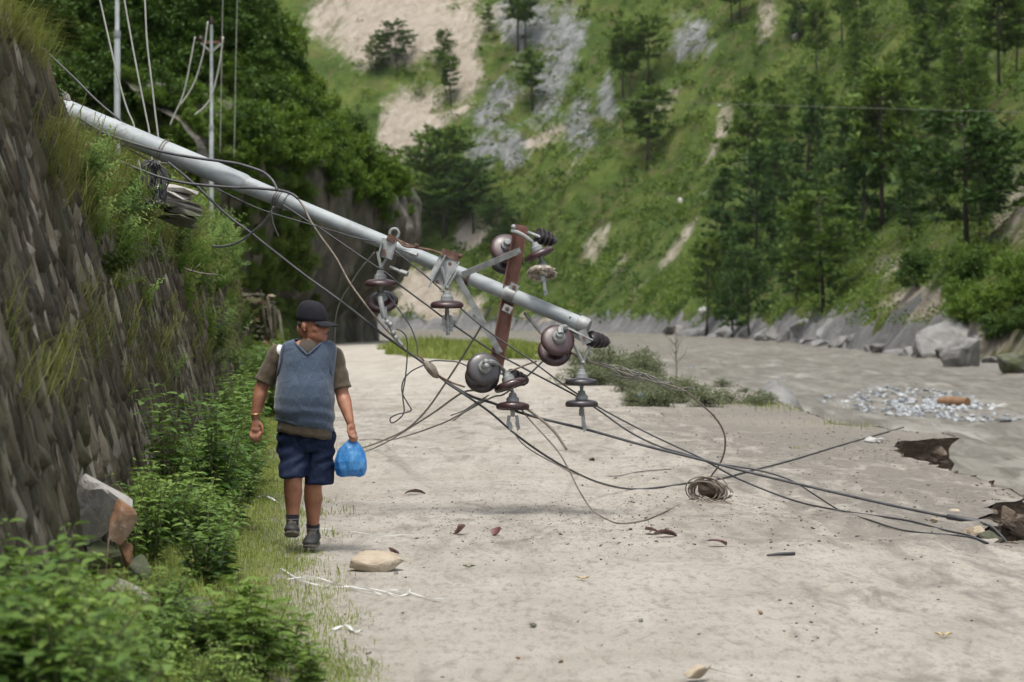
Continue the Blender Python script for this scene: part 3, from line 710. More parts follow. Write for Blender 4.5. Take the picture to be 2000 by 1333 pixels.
def palmate_proto(h, nst, mat):
    mb = MB(); parts = []
    for s in range(nst):
        a = RNG.random() * 6.283; ln = RNG.random() * .55; hh = h * rnd(1, .65, 1.05)[0]
        tip = np.array([math.cos(a) * ln * hh, math.sin(a) * ln * hh, hh]); mb.tube([(0, 0, 0), tip * .5, tip], [.006, .004, .002], 4, False)
        for t in np.linspace(.25, 1, 8):
            for _ in range(2):
                az = RNG.random() * 6.283; d0 = np.array([math.cos(az), math.sin(az), rnd(1, -.1, .5)[0]]); p = tip * t + d0 * .06 * (1.2 - t)
                k = 7; sp = np.linspace(-1.2, 1.2, k); u = unit(np.cross(d0, [0, 0, 1.])[None])[0]; d = unit(d0[None] * np.cos(sp)[:, None] + u[None] * np.sin(sp)[:, None])
                L = .125 * (1.15 - .4 * t) * rnd(1, .6, 1.15)[0] * (1 - .35 * np.abs(sp) / 1.2); parts.append(leaves_hi(np.repeat(p[None], k, 0), d, np.array([[0, 0, 1.]]) + .9 * rdir(1), L, L * .2, .1, .4, .05 + .5 * t + .3 * RNG.random(k)))
    return mb.mesh('stems', M['stem']), leaf_mesh('foliage', parts, mat)
def strap_proto(n, L, mat):
    mb = MB(); mb.tube([(0, 0, 0), (0, 0, .12)], .012, 5); parts = []
    az = np.arange(n) * 2.4; el = rnd(n, .35, 1.2); d = np.stack([np.cos(az) * np.cos(el), np.sin(az) * np.cos(el), np.sin(el)], 1)
    LL = L * rnd(n, .6, 1.1); parts.append(leaves_hi(np.zeros((n, 3)) + [0, 0, .08], d, np.array([[0, 0, 1.]]) + .1 * rdir(n), LL, LL * .26, .15, .3))
    return mb.mesh('stems', M['stem']), leaf_mesh('foliage', parts, mat)
def crown_points(n_cl, n_lf, r_cl, flat=.8, bottom=-.55):
    c = rdir(n_cl) * (RNG.random((n_cl, 1)) ** .45); c[:, 2] *= flat; c[:, 2] = np.maximum(c[:, 2], bottom)
    c *= (1 + .22 * fbm(c * 1.6 + RNG.random() * 50, 2, 5))[:, None]
    idx = np.repeat(np.arange(n_cl), n_lf); o = rdir(len(idx)) * (RNG.random((len(idx), 1)) ** .5) * (r_cl * rnd(n_cl, .6, 1.3))[idx][:, None]; o[:, 2] *= .7
    return c, c[idx] + o, o, idx
def tree_proto(n_cl, n_lf, lsz, mat, trunk_h=1.1, r_cl=.26, flat=.85):
    """crown of radius 1 around (0,0,trunk_h); trunk and limbs below"""
    c, p, o, idx = crown_points(n_cl, n_lf, r_cl, flat)
    d = unit(o + .6 * rdir(len(p)) + np.array([0, 0, -.15])); L = lsz * rnd(len(p), .6, 1.3)
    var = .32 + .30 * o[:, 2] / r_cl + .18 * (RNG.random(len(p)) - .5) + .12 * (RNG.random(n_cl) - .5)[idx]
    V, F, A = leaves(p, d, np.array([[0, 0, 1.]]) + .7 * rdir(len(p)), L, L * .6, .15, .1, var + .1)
    V = V + np.array([0, 0, trunk_h])
    mb = MB(); lean = rnd(2, -.08, .08)
    mb.tube([(0, 0, -.25), (lean[0] * .4, lean[1] * .4, trunk_h * .5), (lean[0], lean[1], trunk_h), (lean[0] * 1.5, lean[1] * 1.5, trunk_h + .6)], [.075, .055, .04, .012], 7)
    for k in range(7):
        q = c[RNG.integers(n_cl)] * .85 + np.array([0, 0, trunk_h]); s = np.array([lean[0], lean[1], trunk_h * rnd(1, .5, 1.1)[0]])
        mb.tube([s, (s + q) / 2 + rdir(1)[0] * .06, q], [.028, .018, .006], 5, False)
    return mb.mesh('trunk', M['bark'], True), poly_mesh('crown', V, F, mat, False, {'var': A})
def pine_proto(mat, spread=.20, whorls=17, per=5, bare=.28, tuft=.075, shape='cone', dens=6):
    """pine of height 1"""
    mb = MB(); mb.tube([(0, 0, -.06), (.004, 0, .3), (0, .004, .65), (0, 0, .985)], [.0125, .0105, .007, .002], 7); parts = []
    for w in range(whorls):
        t = w / (whorls - 1); z = bare + (.97 - bare) * t ** .92 + rnd(1, -.012, .012)[0]
        if shape == 'cone': r = spread * (1.02 - t) ** .75 * (.55 + .45 * min(1, t * 5 + .35))
        else: r = spread * math.sqrt(max(.04, 1 - (2 * t - .85) ** 2 / 1.7))
        for b in range(per):
            if RNG.random() < .12: continue
            az = RNG.random() * 6.283; rr = r * rnd(1, .55, 1.18)[0]; rise = rnd(1, -.10, .25)[0] + .35 * t
            tip = np.array([math.cos(az) * rr, math.sin(az) * rr, z + rr * rise]); s0 = np.array([0, 0, z])
            if rr > .05: mb.tube([s0, (s0 + tip) / 2 - [0, 0, rr * .06], tip], [.003, .002, .0008], 4, False)
            nt = max(2, int(dens * rr / spread + 1))
            for q in np.linspace(.35, 1.02, nt):
                p = s0 + (tip - s0) * q + RNG.normal(size=3) * .010; k = 9
                d = unit(rdir(k) + .8 * unit((tip - s0)[None]) + np.array([[0, 0, .35]])); L = tuft * .85 * rnd(k, .55, 1.1)
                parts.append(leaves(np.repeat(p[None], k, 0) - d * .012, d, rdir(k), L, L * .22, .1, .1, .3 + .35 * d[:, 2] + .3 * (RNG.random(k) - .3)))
    return mb.mesh('trunk', M['bark'], True), leaf_mesh('crown', parts, mat)
def place(name, proto, loc, scale, rz, label, cat, group, names=('stems', 'foliage'), tilt=(0, 0)):
    r = thing(name, loc, label, cat, group); r.rotation_euler = (tilt[0], tilt[1], rz)
    r.scale = scale if hasattr(scale, '__len__') else (scale,) * 3
    for nm, me in zip(names, proto): link(nm, me, r)
    return r
TP = ('trunk', 'crown')
def blades(base, H, bend, W, head=None, var=None):
    n = len(base); a = RNG.random(n) * 6.283 if head is None else head
    dx = np.stack([np.cos(a), np.sin(a), 0 * a], 1); sx = np.stack([-np.sin(a), np.cos(a), 0 * a], 1); H = H[:, None]; b = np.broadcast_to(bend, (n,))[:, None]; up = np.array([[0, 0, 1.]])
    W = np.broadcast_to(W, (n,))[:, None]
    m = base + up * H * .6 * (1 - .25 * np.abs(b)) + dx * H * .22 * b; t = base + up * H * (1 - .55 * np.abs(b)) + dx * H * .75 * b
    V = np.stack([base - sx * W / 2, base + sx * W / 2, m - sx * W * .4, m + sx * W * .4, t], 1).reshape(-1, 3)
    k = np.arange(n)[:, None] * 5; F = np.concatenate([k + np.array([[0, 1, 3]]), k + np.array([[0, 3, 2]]), k + np.array([[2, 3, 4]])], 1).reshape(-1, 3)
    if var is None: var = RNG.random(n)
    return V, F, np.repeat(var, 5)

# ---------------- roadside grass (stuff)
def grass_edge(Y): return np.interp(Y, [8, 10.3, 12.5, 15.2, 18, 21.5, 28, 45, 60], [-.62, -.80, -1.02, -1.42, -1.62, -2.02, -2.78, -4.4, -6.0])
n = 190000
Yb = 8.5 + 44 * RNG.random(n) ** 1.35; dd = RNG.random(n); ge = grass_edge(Yb); wl = _wx(Yb)
Xb = wl + (ge + .30 - wl) * dd ** .75
dist = ge - Xb; cl_ = fbm(xyz(Xb * 2.2, Yb * 1.2), 3, 111)
keep = (RNG.random(n) < np.clip(.85 * sstep(-.30, .25, dist + .28 * cl_), .012, 1)) & (cl_ > -.55)
Xb, Yb, dist = Xb[keep], Yb[keep], dist[keep]
H = rnd(len(Xb), .02, .075) * (1 + 1.3 * sstep(.1, .9, dist)) * np.where(Yb > 30, 1.25, 1)
g = blades(xyz(Xb, Yb, zg(Xb, Yb) - .005), H, rnd(len(Xb), .2, 1.5), .0026 + .00010 * Yb, None, np.clip(.55 + .35 * fbm(xyz(Xb * 1.5, Yb), 3, 112) + rnd(len(Xb), -.2, .25), 0, 1))
o = link('roadside_grass', leaf_mesh('roadside_grass', g, M['grass'])); tag(o, 'thin short grass along the left edge of the road', 'grass', kind='stuff')
# green verge beyond, between road and river
n = 26000; Yb = rnd(n, 86, 128); Xb = np.interp(Yb, [86, 100, 115, 128], [-2.2, -5.6, -6.4, -7.6]) + RNG.random(n) ** .8 * np.interp(Yb, [86, 100, 128], [3.6, 6.6, 9.5])
_vl = np.interp(Yb, [86, 100, 115, 128], [-2.2, -5.6, -6.4, -7.6]); _vw = np.interp(Yb, [86, 100, 128], [3.6, 6.6, 9.5]); _ed = np.minimum((Xb - _vl) / _vw, 1 - (Xb - _vl) / _vw) * 5; _ed = np.minimum(_ed, np.minimum(Yb - 86, 128 - Yb) / 8); okv = fbm(xyz(Xb * .5, Yb * .25), 3, 113) + np.minimum(_ed, 1) > .25; Xb, Yb, _ed = Xb[okv], Yb[okv], _ed[okv]
g = blades(xyz(Xb, Yb, np.zeros(len(Xb))), rnd(len(Xb), .25, .75) * (.35 + .65 * sstep(0, 1, _ed)) * (1 + .5 * fbm(xyz(Xb * .8, Yb * .3), 3, 115)), rnd(len(Xb), .1, .9), .045, None, np.clip(.5 + .3 * fbm(xyz(Xb * .6, Yb * .4), 3, 114) + rnd(len(Xb), -.2, .2), 0, 1))
o = link('verge_grass', leaf_mesh('verge_grass', g, M['grass'])); tag(o, 'strip of tall green grass between the far road and the river', 'grass', kind='stuff')
# small tufts on the river edge of the road
spots = [(1520, 795, 1.0), (1560, 803, .9), (1700, 832, 1.0), (1725, 832, .8), (1660, 828, .7), (1440, 790, .8), (1330, 782, .7), (1260, 780, .7), (690, 870, .3), (640, 1000, .3), (625, 1045, .25), (660, 1120, .25), (600, 980, .3), (1560, 875, .15)]
pp = []
for px, py, s in spots:
    c = G(px, py); k = int(220 * s); q = RNG.normal(size=(k, 2)) * [.30 * s + .05, .55 * s + .05]
    b = xyz(c.x + q[:, 0], c.y + q[:, 1], zg(c.x + q[:, 0], c.y + q[:, 1])); b = b[b[:, 0] < road_right(b[:, 1]) - .05]
    if len(b): pp.append(blades(b, rnd(len(b), .03, .15) * (.25 + s * .85), rnd(len(b), .1, .9), .006, None, rnd(len(b), .3, .9)))
o = link('edge_grass', leaf_mesh('edge_grass', pp, M['grass'])); tag(o, 'scattered grass tufts on the muddy road edge', 'grass', kind='stuff')
# grass hanging on the wall and along its top
pp = []; rg = random.Random(14)
tufts = [(rg.uniform(9, 48), rg.uniform(.9, 2.8)) for _ in range(70)] + [(13 + 33 * rg.random() ** 1.3, rg.uniform(2.1, 2.6)) for _ in range(120)] + [(rg.choice((rg.uniform(11.5, 14.4), rg.uniform(22, 50), rg.uniform(24, 50))), 3.0 + rg.uniform(-.1, .08)) for _ in range(150)] + [(Y, z) for Y in (17, 18.5, 20, 24, 27, 31, 36) for z in (2.2, 2.45, 2.7)]
for Y, z in tufts:
    k = 46; s = rg.uniform(.5, 1.2)
    b = np.stack([wall_x(np.full(k, Y), z) + rnd(k, -.03, .05) - (.22 * rg.random() if z > 2.9 else 0), Y + RNG.normal(size=k) * .14 * s, z + RNG.normal(size=k) * .07], 1)
    head = RNG.normal(size=k) * .7; pp.append(blades(b, rnd(k, .16, .48) * s, rnd(k, .5, 1.45), .006 + .00012 * Y, head, np.clip(rnd(k, .1, .7) + rg.uniform(-.1, .3), 0, 1)))
o = link('wall_grass', leaf_mesh('wall_grass', pp, M['grass_dry'])); tag(o, 'drooping grass tufts growing on the retaining wall', 'grass', kind='stuff')

# ---------------- leafy herbs at the foot of the wall
HERB_N = [herb_proto(.55, 10, .14, M['leaf_herb'], .6, .5, .05), herb_proto(.5, 12, .12, M['leaf_herb'], .7, .55, .045), herb_proto(.42, 9, .16, M['leaf_fresh'], .6, .5, .06)]
HERB = [herb_proto(.95, 9, .13, M['leaf_herb']), herb_proto(.8, 11, .11, M['leaf_herb'], .45), herb_proto(.6, 10, .10, M['leaf_fresh'], .5), herb_proto(.5, 9, .08, M['leaf_fresh'], .6, .4), herb_proto(1.0, 8, .16, M['leaf_herb'], .3, .55, .07)]
HERB += HERB_N
PALM = palmate_proto(.55, 9, M['leaf_fresh']); STRAP = strap_proto(14, .42, M['leaf_herb'])
rg = random.Random(21)
zones = [  # (Y range, across 0..1 between wall and grass edge, count, protos, size, label, group)
    ((7.0, 9.9), (-.12, .60), 75, (5, 6, 5, 7, 2), (.75, 1.2), 'broad-leaved green plant in the blurred clump at bottom left', 'blurred leafy plants at bottom left'),
    ((8.4, 10.4), (.3, .75), 26, (5, 6, 7, 3), (.3, .5), 'low leafy plant between the bottom-left clump and the feathery bushes', 'low plants near the feathery bushes'),
    ((9.8, 11.6), (.0, .5), 16, (5, 6, 3), (.4, .6), 'leafy green plant growing among the rubble stones', 'leafy plants among the rubble'),
    ((12.6, 15.5), (.0, .6), 26, (2, 5, 6), (.6, .9), 'leafy green plant just beyond the big pale boulder', 'leafy plants beyond the boulder'),
    ((15.5, 22), (.0, .6), 44, (5, 6, 5, 0, 2, 3), (.55, 1.1), 'leafy green plant at the wall foot left of the man', 'leafy plants left of the man'),
    ((22, 34), (.0, .65), 42, (0, 5, 6, 3), (.6, 1.15), 'leafy green plant at the wall foot behind the man', 'leafy plants behind the man'),
    ((34, 56), (.0, 1.0), 40, (0, 1, 2), (.9, 1.4), 'leafy green plant by the far end of the retaining wall', 'leafy plants by the far end of the wall')]
for (y0, y1), (a0, a1), cnt, pr, (s0, s1), lb, gr in zones:
    for _ in range(cnt):
        Y = rg.uniform(y0, y1); X = lerp(_wx(Y), float(grass_edge(Y)), rg.uniform(a0, a1)) if Y < 51 else float(left_base(Y)) + rg.uniform(-.6, .6)
        pxx = 1000 + X / Y * FPX; near = (.6 if pxx > 140 else .8 if pxx > 85 else 1.0) if Y < 10 and s1 > .6 else 1.0
        if (Y < 9.9 and pxx > 265 and s1 > .6) or (9.8 < Y < 12.6 and pxx < 300): continue
        if 10.8 < Y < 12.6 and 120 < pxx < 300: continue
        place('leafy_plant', HERB[rg.choice(pr)], (X, Y, float(zg(X, Y)) - .02), rg.uniform(s0, s1) * near, rg.uniform(0, 6.28), lb, 'plant', gr)
for px, py, Y, s in ((465, 1240, 10.7, .7), (555, 1260, 10.5, .55), (500, 1290, 10.1, .75), (600, 1290, 10.0, .45), (420, 1300, 10.2, .55)):
    c = P(px, py, Y); place('feathery_bush', PALM, (c.x, Y, float(zg(c.x, Y))), s, rg.uniform(0, 6), 'low feathery bush with fingered leaves at the grass edge', 'bush', 'feathery bushes at the grass edge')
for px, py, Y, lb in ((415, 905, 21, 'strap-leaved plant with long upright leaves behind the man\'s arm'), (395, 935, 20, 'strap-leaved plant nearest the rubble left of the man')):
    c = P(px, py, Y); place('strap_leaved_plant', STRAP, (c.x, Y, .1), 1.2, rg.uniform(0, 6), lb, 'plant', 'strap-leaved plants')
# plants on and over the top of the wall
for k in range(64):
    Y = 13.5 + 36 * rg.random() ** 1.3; b = rg.uniform(.05, 1.6); X = wall_x(Y, 3) - b; z = 2.9 + .3 * b
    place('wall_top_plant', HERB[rg.choice((1, 2, 2, 7))], (X, Y, z), rg.uniform(.7, 1.25) * (.3 if 14 < Y < 24 else .8), rg.uniform(0, 6.28), ('bushy plant on the wall top in front of the pole butt' if Y < 20 else 'bushy plant on the wall top under the fallen pole' if Y < 30 else 'bushy plant on the wall top at its far end'), 'plant', 'plants on top of the retaining wall')
for k in range(210):
    Y = 15.5 + 31 * rg.random() ** 1.2; z = (rg.uniform(2.1, 3.0) if rg.random() < .74 else rg.uniform(.7, 2.2)) + .2 * sstep(25, 17, Y)
    if Y < 30: z = min(z, rg.uniform(2.0, 2.62))
    _x = 1000 + wall_x(Y, z) / Y * FPX; _y = HZN - (z - CAMH) / Y * FPX
    if Y < 25.5 and 265 < _x < 420 and 290 < _y < 480: continue
    if Y < 24 and _y < 285: continue
    place('hanging_plant', HERB[rg.choice((2, 3, 3, 1))], (wall_x(Y, z), Y, z), rg.uniform(.5, .95) * (.65 if Y < 23 else 1), rg.uniform(0, 6.28), ('small green plant on the wall face left of the jutting slab' if Y < 20 else 'green plant on the wall face just below the jutting slab' if Y < 25 else 'light green plant high on the wall face beyond the jutting slab' if Y < 34 and z > 2.3 else 'green plant low on the wall face beyond the jutting slab' if Y < 34 else 'green plant on the wall face near the wall\'s far end'), 'plant', 'plants rooted in the wall face', tilt=(rg.uniform(-.2, .2), rg.uniform(.5, 1.1)))

# ---------------- trees and bushes of the left slope
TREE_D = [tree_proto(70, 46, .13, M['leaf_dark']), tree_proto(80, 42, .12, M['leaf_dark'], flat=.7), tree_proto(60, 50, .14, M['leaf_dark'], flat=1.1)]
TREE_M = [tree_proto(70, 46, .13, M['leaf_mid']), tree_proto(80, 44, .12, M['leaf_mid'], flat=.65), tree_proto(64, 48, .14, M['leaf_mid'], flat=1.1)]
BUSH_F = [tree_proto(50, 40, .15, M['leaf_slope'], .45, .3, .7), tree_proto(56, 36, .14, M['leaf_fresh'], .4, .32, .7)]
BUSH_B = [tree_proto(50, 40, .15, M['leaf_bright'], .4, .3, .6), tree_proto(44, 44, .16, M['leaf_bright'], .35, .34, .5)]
rg = random.Random(33)
def slope_tree(px, py, protos, rpx, name, lb, cat, gr, bvh=None, lift=.6):
    h_ = hit(bvh or BVH_LEFT, px, py)
    if h_ is None: return None
    s = rpx / FPX * h_.y
    return place(name, rg.choice(protos), (h_.x, h_.y, h_.z - s * lift), (s, s, s * rg.uniform(.85, 1.15)), rg.uniform(0, 6.28), lb, cat, gr, TP)
def fill(region, cnt, protos, rpx, name, lb, cat, gr, lift=.6):
    x0, y0, x1, y1 = region
    for _ in range(cnt): slope_tree(rg.uniform(x0, x1), rg.uniform(y0, y1), protos, rg.uniform(*rpx), name, lb, cat, gr, None, lift)
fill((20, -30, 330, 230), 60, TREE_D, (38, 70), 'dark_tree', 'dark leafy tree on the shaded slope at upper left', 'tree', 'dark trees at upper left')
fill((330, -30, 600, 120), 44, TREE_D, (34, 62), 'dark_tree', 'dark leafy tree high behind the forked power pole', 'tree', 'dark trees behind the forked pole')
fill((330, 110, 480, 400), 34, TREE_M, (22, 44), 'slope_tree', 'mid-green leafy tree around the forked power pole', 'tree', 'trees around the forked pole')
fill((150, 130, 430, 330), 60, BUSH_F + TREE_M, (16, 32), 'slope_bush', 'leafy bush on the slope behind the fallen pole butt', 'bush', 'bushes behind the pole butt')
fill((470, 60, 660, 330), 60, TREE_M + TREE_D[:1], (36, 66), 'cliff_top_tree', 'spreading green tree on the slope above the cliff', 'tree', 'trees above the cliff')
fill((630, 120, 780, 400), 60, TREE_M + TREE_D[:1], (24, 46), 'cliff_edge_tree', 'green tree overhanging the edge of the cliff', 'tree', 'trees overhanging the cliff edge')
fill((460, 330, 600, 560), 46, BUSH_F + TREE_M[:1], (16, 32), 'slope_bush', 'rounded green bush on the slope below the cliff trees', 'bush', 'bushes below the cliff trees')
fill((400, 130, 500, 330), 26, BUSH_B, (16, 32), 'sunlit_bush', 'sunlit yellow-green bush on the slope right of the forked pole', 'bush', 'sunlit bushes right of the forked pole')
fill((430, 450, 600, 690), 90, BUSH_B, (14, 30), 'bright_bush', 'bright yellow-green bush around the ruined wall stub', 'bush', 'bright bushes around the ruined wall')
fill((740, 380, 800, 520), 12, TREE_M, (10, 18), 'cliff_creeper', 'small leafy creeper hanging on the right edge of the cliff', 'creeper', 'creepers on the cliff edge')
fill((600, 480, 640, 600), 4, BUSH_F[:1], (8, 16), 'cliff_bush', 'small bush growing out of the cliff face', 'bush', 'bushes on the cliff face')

# ---------------- far hillside: pines one by one
PINE = [pine_proto(M['needle'], .19), pine_proto(M['needle'], .17, 14, 5, .40, .085, 'round'), pine_proto(M['needle'], .21, 16, 6, .22, .08, 'round')]
PINE_D = [pine_proto(M['needle_dark'], .21, 19, 6, .14, .07, 'cone', 7), pine_proto(M['needle_dark'], .24, 17, 6, .2, .075, 'cone', 7), pine_proto(M['needle_dark'], .28, 15, 6, .3, .08, 'round', 7)]
pines = [  # base x, base y, top y, dark?, variant, width, label
    (1467, 430, 145, 0, 0, 1.0, 'tall conical pine left of the pine cluster, crown starting highest'), (1521, 345, 160, 0, 1, 1.0, 'slim pine with bare lower trunk behind the tall conical pine'),
    (1410, 565, 325, 1, 0, .9, 'dark narrow pine at the left end of the pine cluster'), (1478, 560, 285, 1, 1, 1.0, 'dark pine with long bare trunk below its crown'),
    (1380, 655, 465, 0, 1, 1.1, 'pine standing with its bare trunk in the grey mud, left one of two'), (1430, 660, 470, 1, 0, 1.0, 'dark pine rooted at the river edge, right one of two'),
    (1463, 655, 490, 1, 2, .9, 'thin pine at the river edge beside the dark rooted pine'), (1555, 600, 355, 1, 0, 1.0, 'dark conical pine just left of the rounded bright pine'),
    (1608, 610, 380, 0, 2, 1.2, 'broad rounded bright green pine low on the bank'), (1683, 488, 225, 1, 1, .9, 'tall dark pine with clear trunk above the earth slip'),
    (1723, 445, 130, 0, 1, .95, 'very tall pine with straight black trunk in mid cluster'), (1640, 490, 205, 1, 0, .9, 'dark pine between the rounded pine and the tall straight pine'),
    (1890, 505, 225, 1, 2, 1.45, 'big spreading dark pine with crooked limbs near right edge'), (1912, 465, 290, 1, 1, .9, 'smaller dark pine directly behind the big spreading pine'),
    (1806, 220, 50, 0, 1, 1.1, 'pine high on the slope above the big spreading pine'), (1951, 180, -30, 0, 1, 1.2, 'pine with thick trunk in the top right corner'),
    (1846, 150, -50, 0, 0, 1.1, 'leafy pine touching the top edge near the right corner'), (1758, 335, 90, 0, 0, 1.0, 'pine crossing the thin wire right of the tall straight pine'),
    (1985, 150, 0, 0, 1, 1.0, 'small pine at the extreme upper right edge'), (1572, 425, 190, 1, 1, 1.0, 'dark pine filling the middle of the pine cluster'),
    (1600, 340, 150, 0, 1, .9, 'upper pine in the middle of the pine cluster'), (1830, 400, 210, 1, 0, 1.0, 'dark pine left of the big spreading pine'), (1780, 470, 300, 1, 1, .9, 'low dark pine between the tall straight pine and the spreading pine'),
    (1935, 420, 230, 1, 0, 1.1, 'dark pine just right of the big spreading pine'), (1690, 330, 110, 0, 0, 1.1, 'pine above the thin wire in upper right woods'), (1880, 240, 60, 0, 2, 1.1, 'rounded pine high in upper right woods'),
    (1510, 470, 270, 1, 1, 1.0, 'dark pine behind the pine with long bare trunk'), (1012, 100, -60, 0, 1, 1.1, 'left of twin pines beside the landslide at top centre'), (1026, 98, -50, 0, 1, 1.0, 'right of twin pines beside the landslide at top centre'),
    (1040, 215, 100, 0, 1, 1.1, 'single pine on the rocky slope below the twin pines'), (1263, 332, 170, 0, 1, 1.35, 'lone pine with dark bare trunk on the open slope'), (1217, 195, 40, 0, 1, 1.1, 'left pine of the trio before the grey rock face'),
    (1231, 190, 65, 0, 1, 1.0, 'middle pine of the trio before the grey rock face'), (1267, 168, 30, 0, 1, 1.1, 'right pine of the trio before the grey rock face'), (1429, 55, -70, 0, 1, 1.2, 'left pine of the pair at the top right of the rock face'),
    (1444, 38, -70, 0, 1, 1.0, 'right pine of the pair at the top right of the rock face'), (868, 462, 255, 0, 2, 1.4, 'large full pine at the valley floor right of the cliff'), (836, 420, 262, 0, 2, 1.2, 'full pine close to the cliff, left of the large one'),
    (925, 455, 320, 1, 2, 1.5, 'broad dark pine right of the large full pine'), (775, 135, 45, 1, 2, 1.1, 'pine on the green band across the landslide, tallest one'), (735, 145, 70, 0, 2, 1.2, 'pine at the left of the green landslide band'),
    (866, 132, 60, 0, 2, 1.1, 'pine at the right of the green landslide band'), (881, 205, 110, 0, 1, 1.2, 'pine between the two landslide scars'), (955, 62, 5, 0, 0, 1.1, 'small pine at the right rim of the upper landslide'),
    (970, 480, 390, 1, 2, 1.3, 'low rounded tree under the broad dark pine'), (810, 480, 380, 0, 2, 1.1, 'small tree right against the cliff foot')]
for bx_, by_, ty_, dk, vr, wd, lb in pines:
    h_ = hit(BVH_FAR, bx_, by_)
    if h_ is None: continue
    H_ = (by_ - ty_) / FPX * h_.y; wd *= rg.uniform(1.05, 1.4)
    place('pine_tree', (PINE_D if dk else PINE)[vr], (h_.x, h_.y, h_.z - .01 * H_), (H_ * wd, H_ * wd, H_), rg.uniform(0, 6.28), lb, 'pine tree', 'pines on the far hillside', TP, tilt=(rg.uniform(-.05, .05), rg.uniform(-.06, .06)))
for k in range(20):
    px, py = rg.uniform(1560, 2000), rg.uniform(30, 300); h_ = hit(BVH_FAR, px, py); H_ = rg.uniform(90, 170) / FPX * h_.y
    place('pine_tree', rg.choice(PINE + PINE_D[:1]), h_, (H_, H_, H_), rg.uniform(0, 6.28), 'one of many pines crowding the upper right woods', 'pine tree', 'pines crowding the upper right woods', TP)
# big bushes on the right bank
for k in range(26):
    px, py = rg.uniform(1750, 2010), rg.uniform(525, 660)
    if px < 1850 and py > 590: continue
    slope_tree(px, py, TREE_M[:2] + TREE_D[:1], rg.uniform(24, 46), 'bank_bush', 'thick green bush overhanging the right river bank', 'bush', 'bushes on the right river bank', BVH_FAR, .5)

# far ground cover: bushes that read as one mass
def ground_cover(name, n, mat, seed, rmin, rmax, cards, label, lsz=.5):
    r = np.random.default_rng(seed); parts = []
    iu = r.integers(20, NU - 5, n * 6); iv = (r.random(n * 6) ** .9 * (NVh - 40)).astype(int) + 12
    base = HV[iu, iv]; px, py = to_px(base); k = (px > 690) & (px < 2040) & (py > -40) & (py < 640) & (bare[iu, iv] < .30 + .25 * r.random(n * 6)) & (rockm[iu, iv] < .25 + .5 * r.random(n * 6))
    k &= fbm(xyz(base[:, 0], base[:, 1]) / 14, 3, seed) > -.25
    base = base[k][:n]; m = len(base); rad = rmin + (rmax - rmin) * r.random(m) ** 2
    idx = np.repeat(np.arange(m), cards); o = rdir(len(idx)) * (RNG.random((len(idx), 1)) ** .4); o[:, 2] = np.abs(o[:, 2]) * .75
    p = base[idx] + o * rad[idx][:, None]; L = np.minimum(lsz * rad[idx], .0015 * base[idx][:, 1]) * rnd(len(idx), .6, 1.2)
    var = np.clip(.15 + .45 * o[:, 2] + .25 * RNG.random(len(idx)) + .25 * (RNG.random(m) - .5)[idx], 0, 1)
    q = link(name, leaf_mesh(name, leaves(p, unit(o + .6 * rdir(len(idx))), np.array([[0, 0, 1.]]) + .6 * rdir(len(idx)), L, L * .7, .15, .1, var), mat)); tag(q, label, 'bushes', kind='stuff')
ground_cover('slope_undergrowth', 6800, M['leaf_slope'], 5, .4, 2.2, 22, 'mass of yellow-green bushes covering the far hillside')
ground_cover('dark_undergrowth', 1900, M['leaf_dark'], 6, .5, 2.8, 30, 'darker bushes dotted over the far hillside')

# ---------------- shrubs on the river edge of the road
SHRUB = [tree_proto(46, 34, .12, M['leaf_dusty'], .55, .3, .8), tree_proto(52, 30, .11, M['leaf_dusty'], .5, .32, .7)]
for k in range(58):
    if k < 22: px, py = rg.uniform(1130, 1280), rg.uniform(712, 756); s = rg.uniform(.3, .58); lb, gr = 'tall dusty grey-green shrub near the bare sapling', 'tall dusty shrubs by the sapling'
    else: px, py = rg.uniform(1190, 1490), rg.uniform(755, 796); s = rg.uniform(.14, .34); lb, gr = 'low dusty grey-green shrub along the road edge by the river', 'low dusty shrubs along the river edge'
    c = G(px, py); place('dusty_shrub', SHRUB[k % 2], (min(c.x, float(road_right(c.y)) - .2), c.y, -.02), (s * 1.2, s * 1.2, s * rg.uniform(.6, 1.35)), rg.uniform(0, 6.28), lb, 'shrub', gr, TP)
mb = MB(); b0 = G(1320, 742); b0.z = -.4
for k in range(16):
    z0_ = rg.uniform(.3, 1.25); a = rg.uniform(0, 6.28); L = rg.uniform(.2, .5)
    mb.tube([b0 + Vector((0, 0, z0_ + .4)), b0 + Vector((math.cos(a) * L * .5, math.sin(a) * L * .5, z0_ + .4 + L * .5)), b0 + Vector((math.cos(a) * L * .7, math.sin(a) * L * .7, z0_ + .4 + L))], [.012, .008, .003], 4)
sap = thing('bare_sapling', b0, 'thin nearly bare sapling standing by the river', 'tree')
mb2 = MB(); mb2.tube([b0, b0 + Vector((.02, 0, .7)), b0 + Vector((-.02, 0, 1.7))], [.03, .022, .006], 6); mb2.build('trunk', M['twig'], sap); mb.build('twigs', M['twig'], sap)
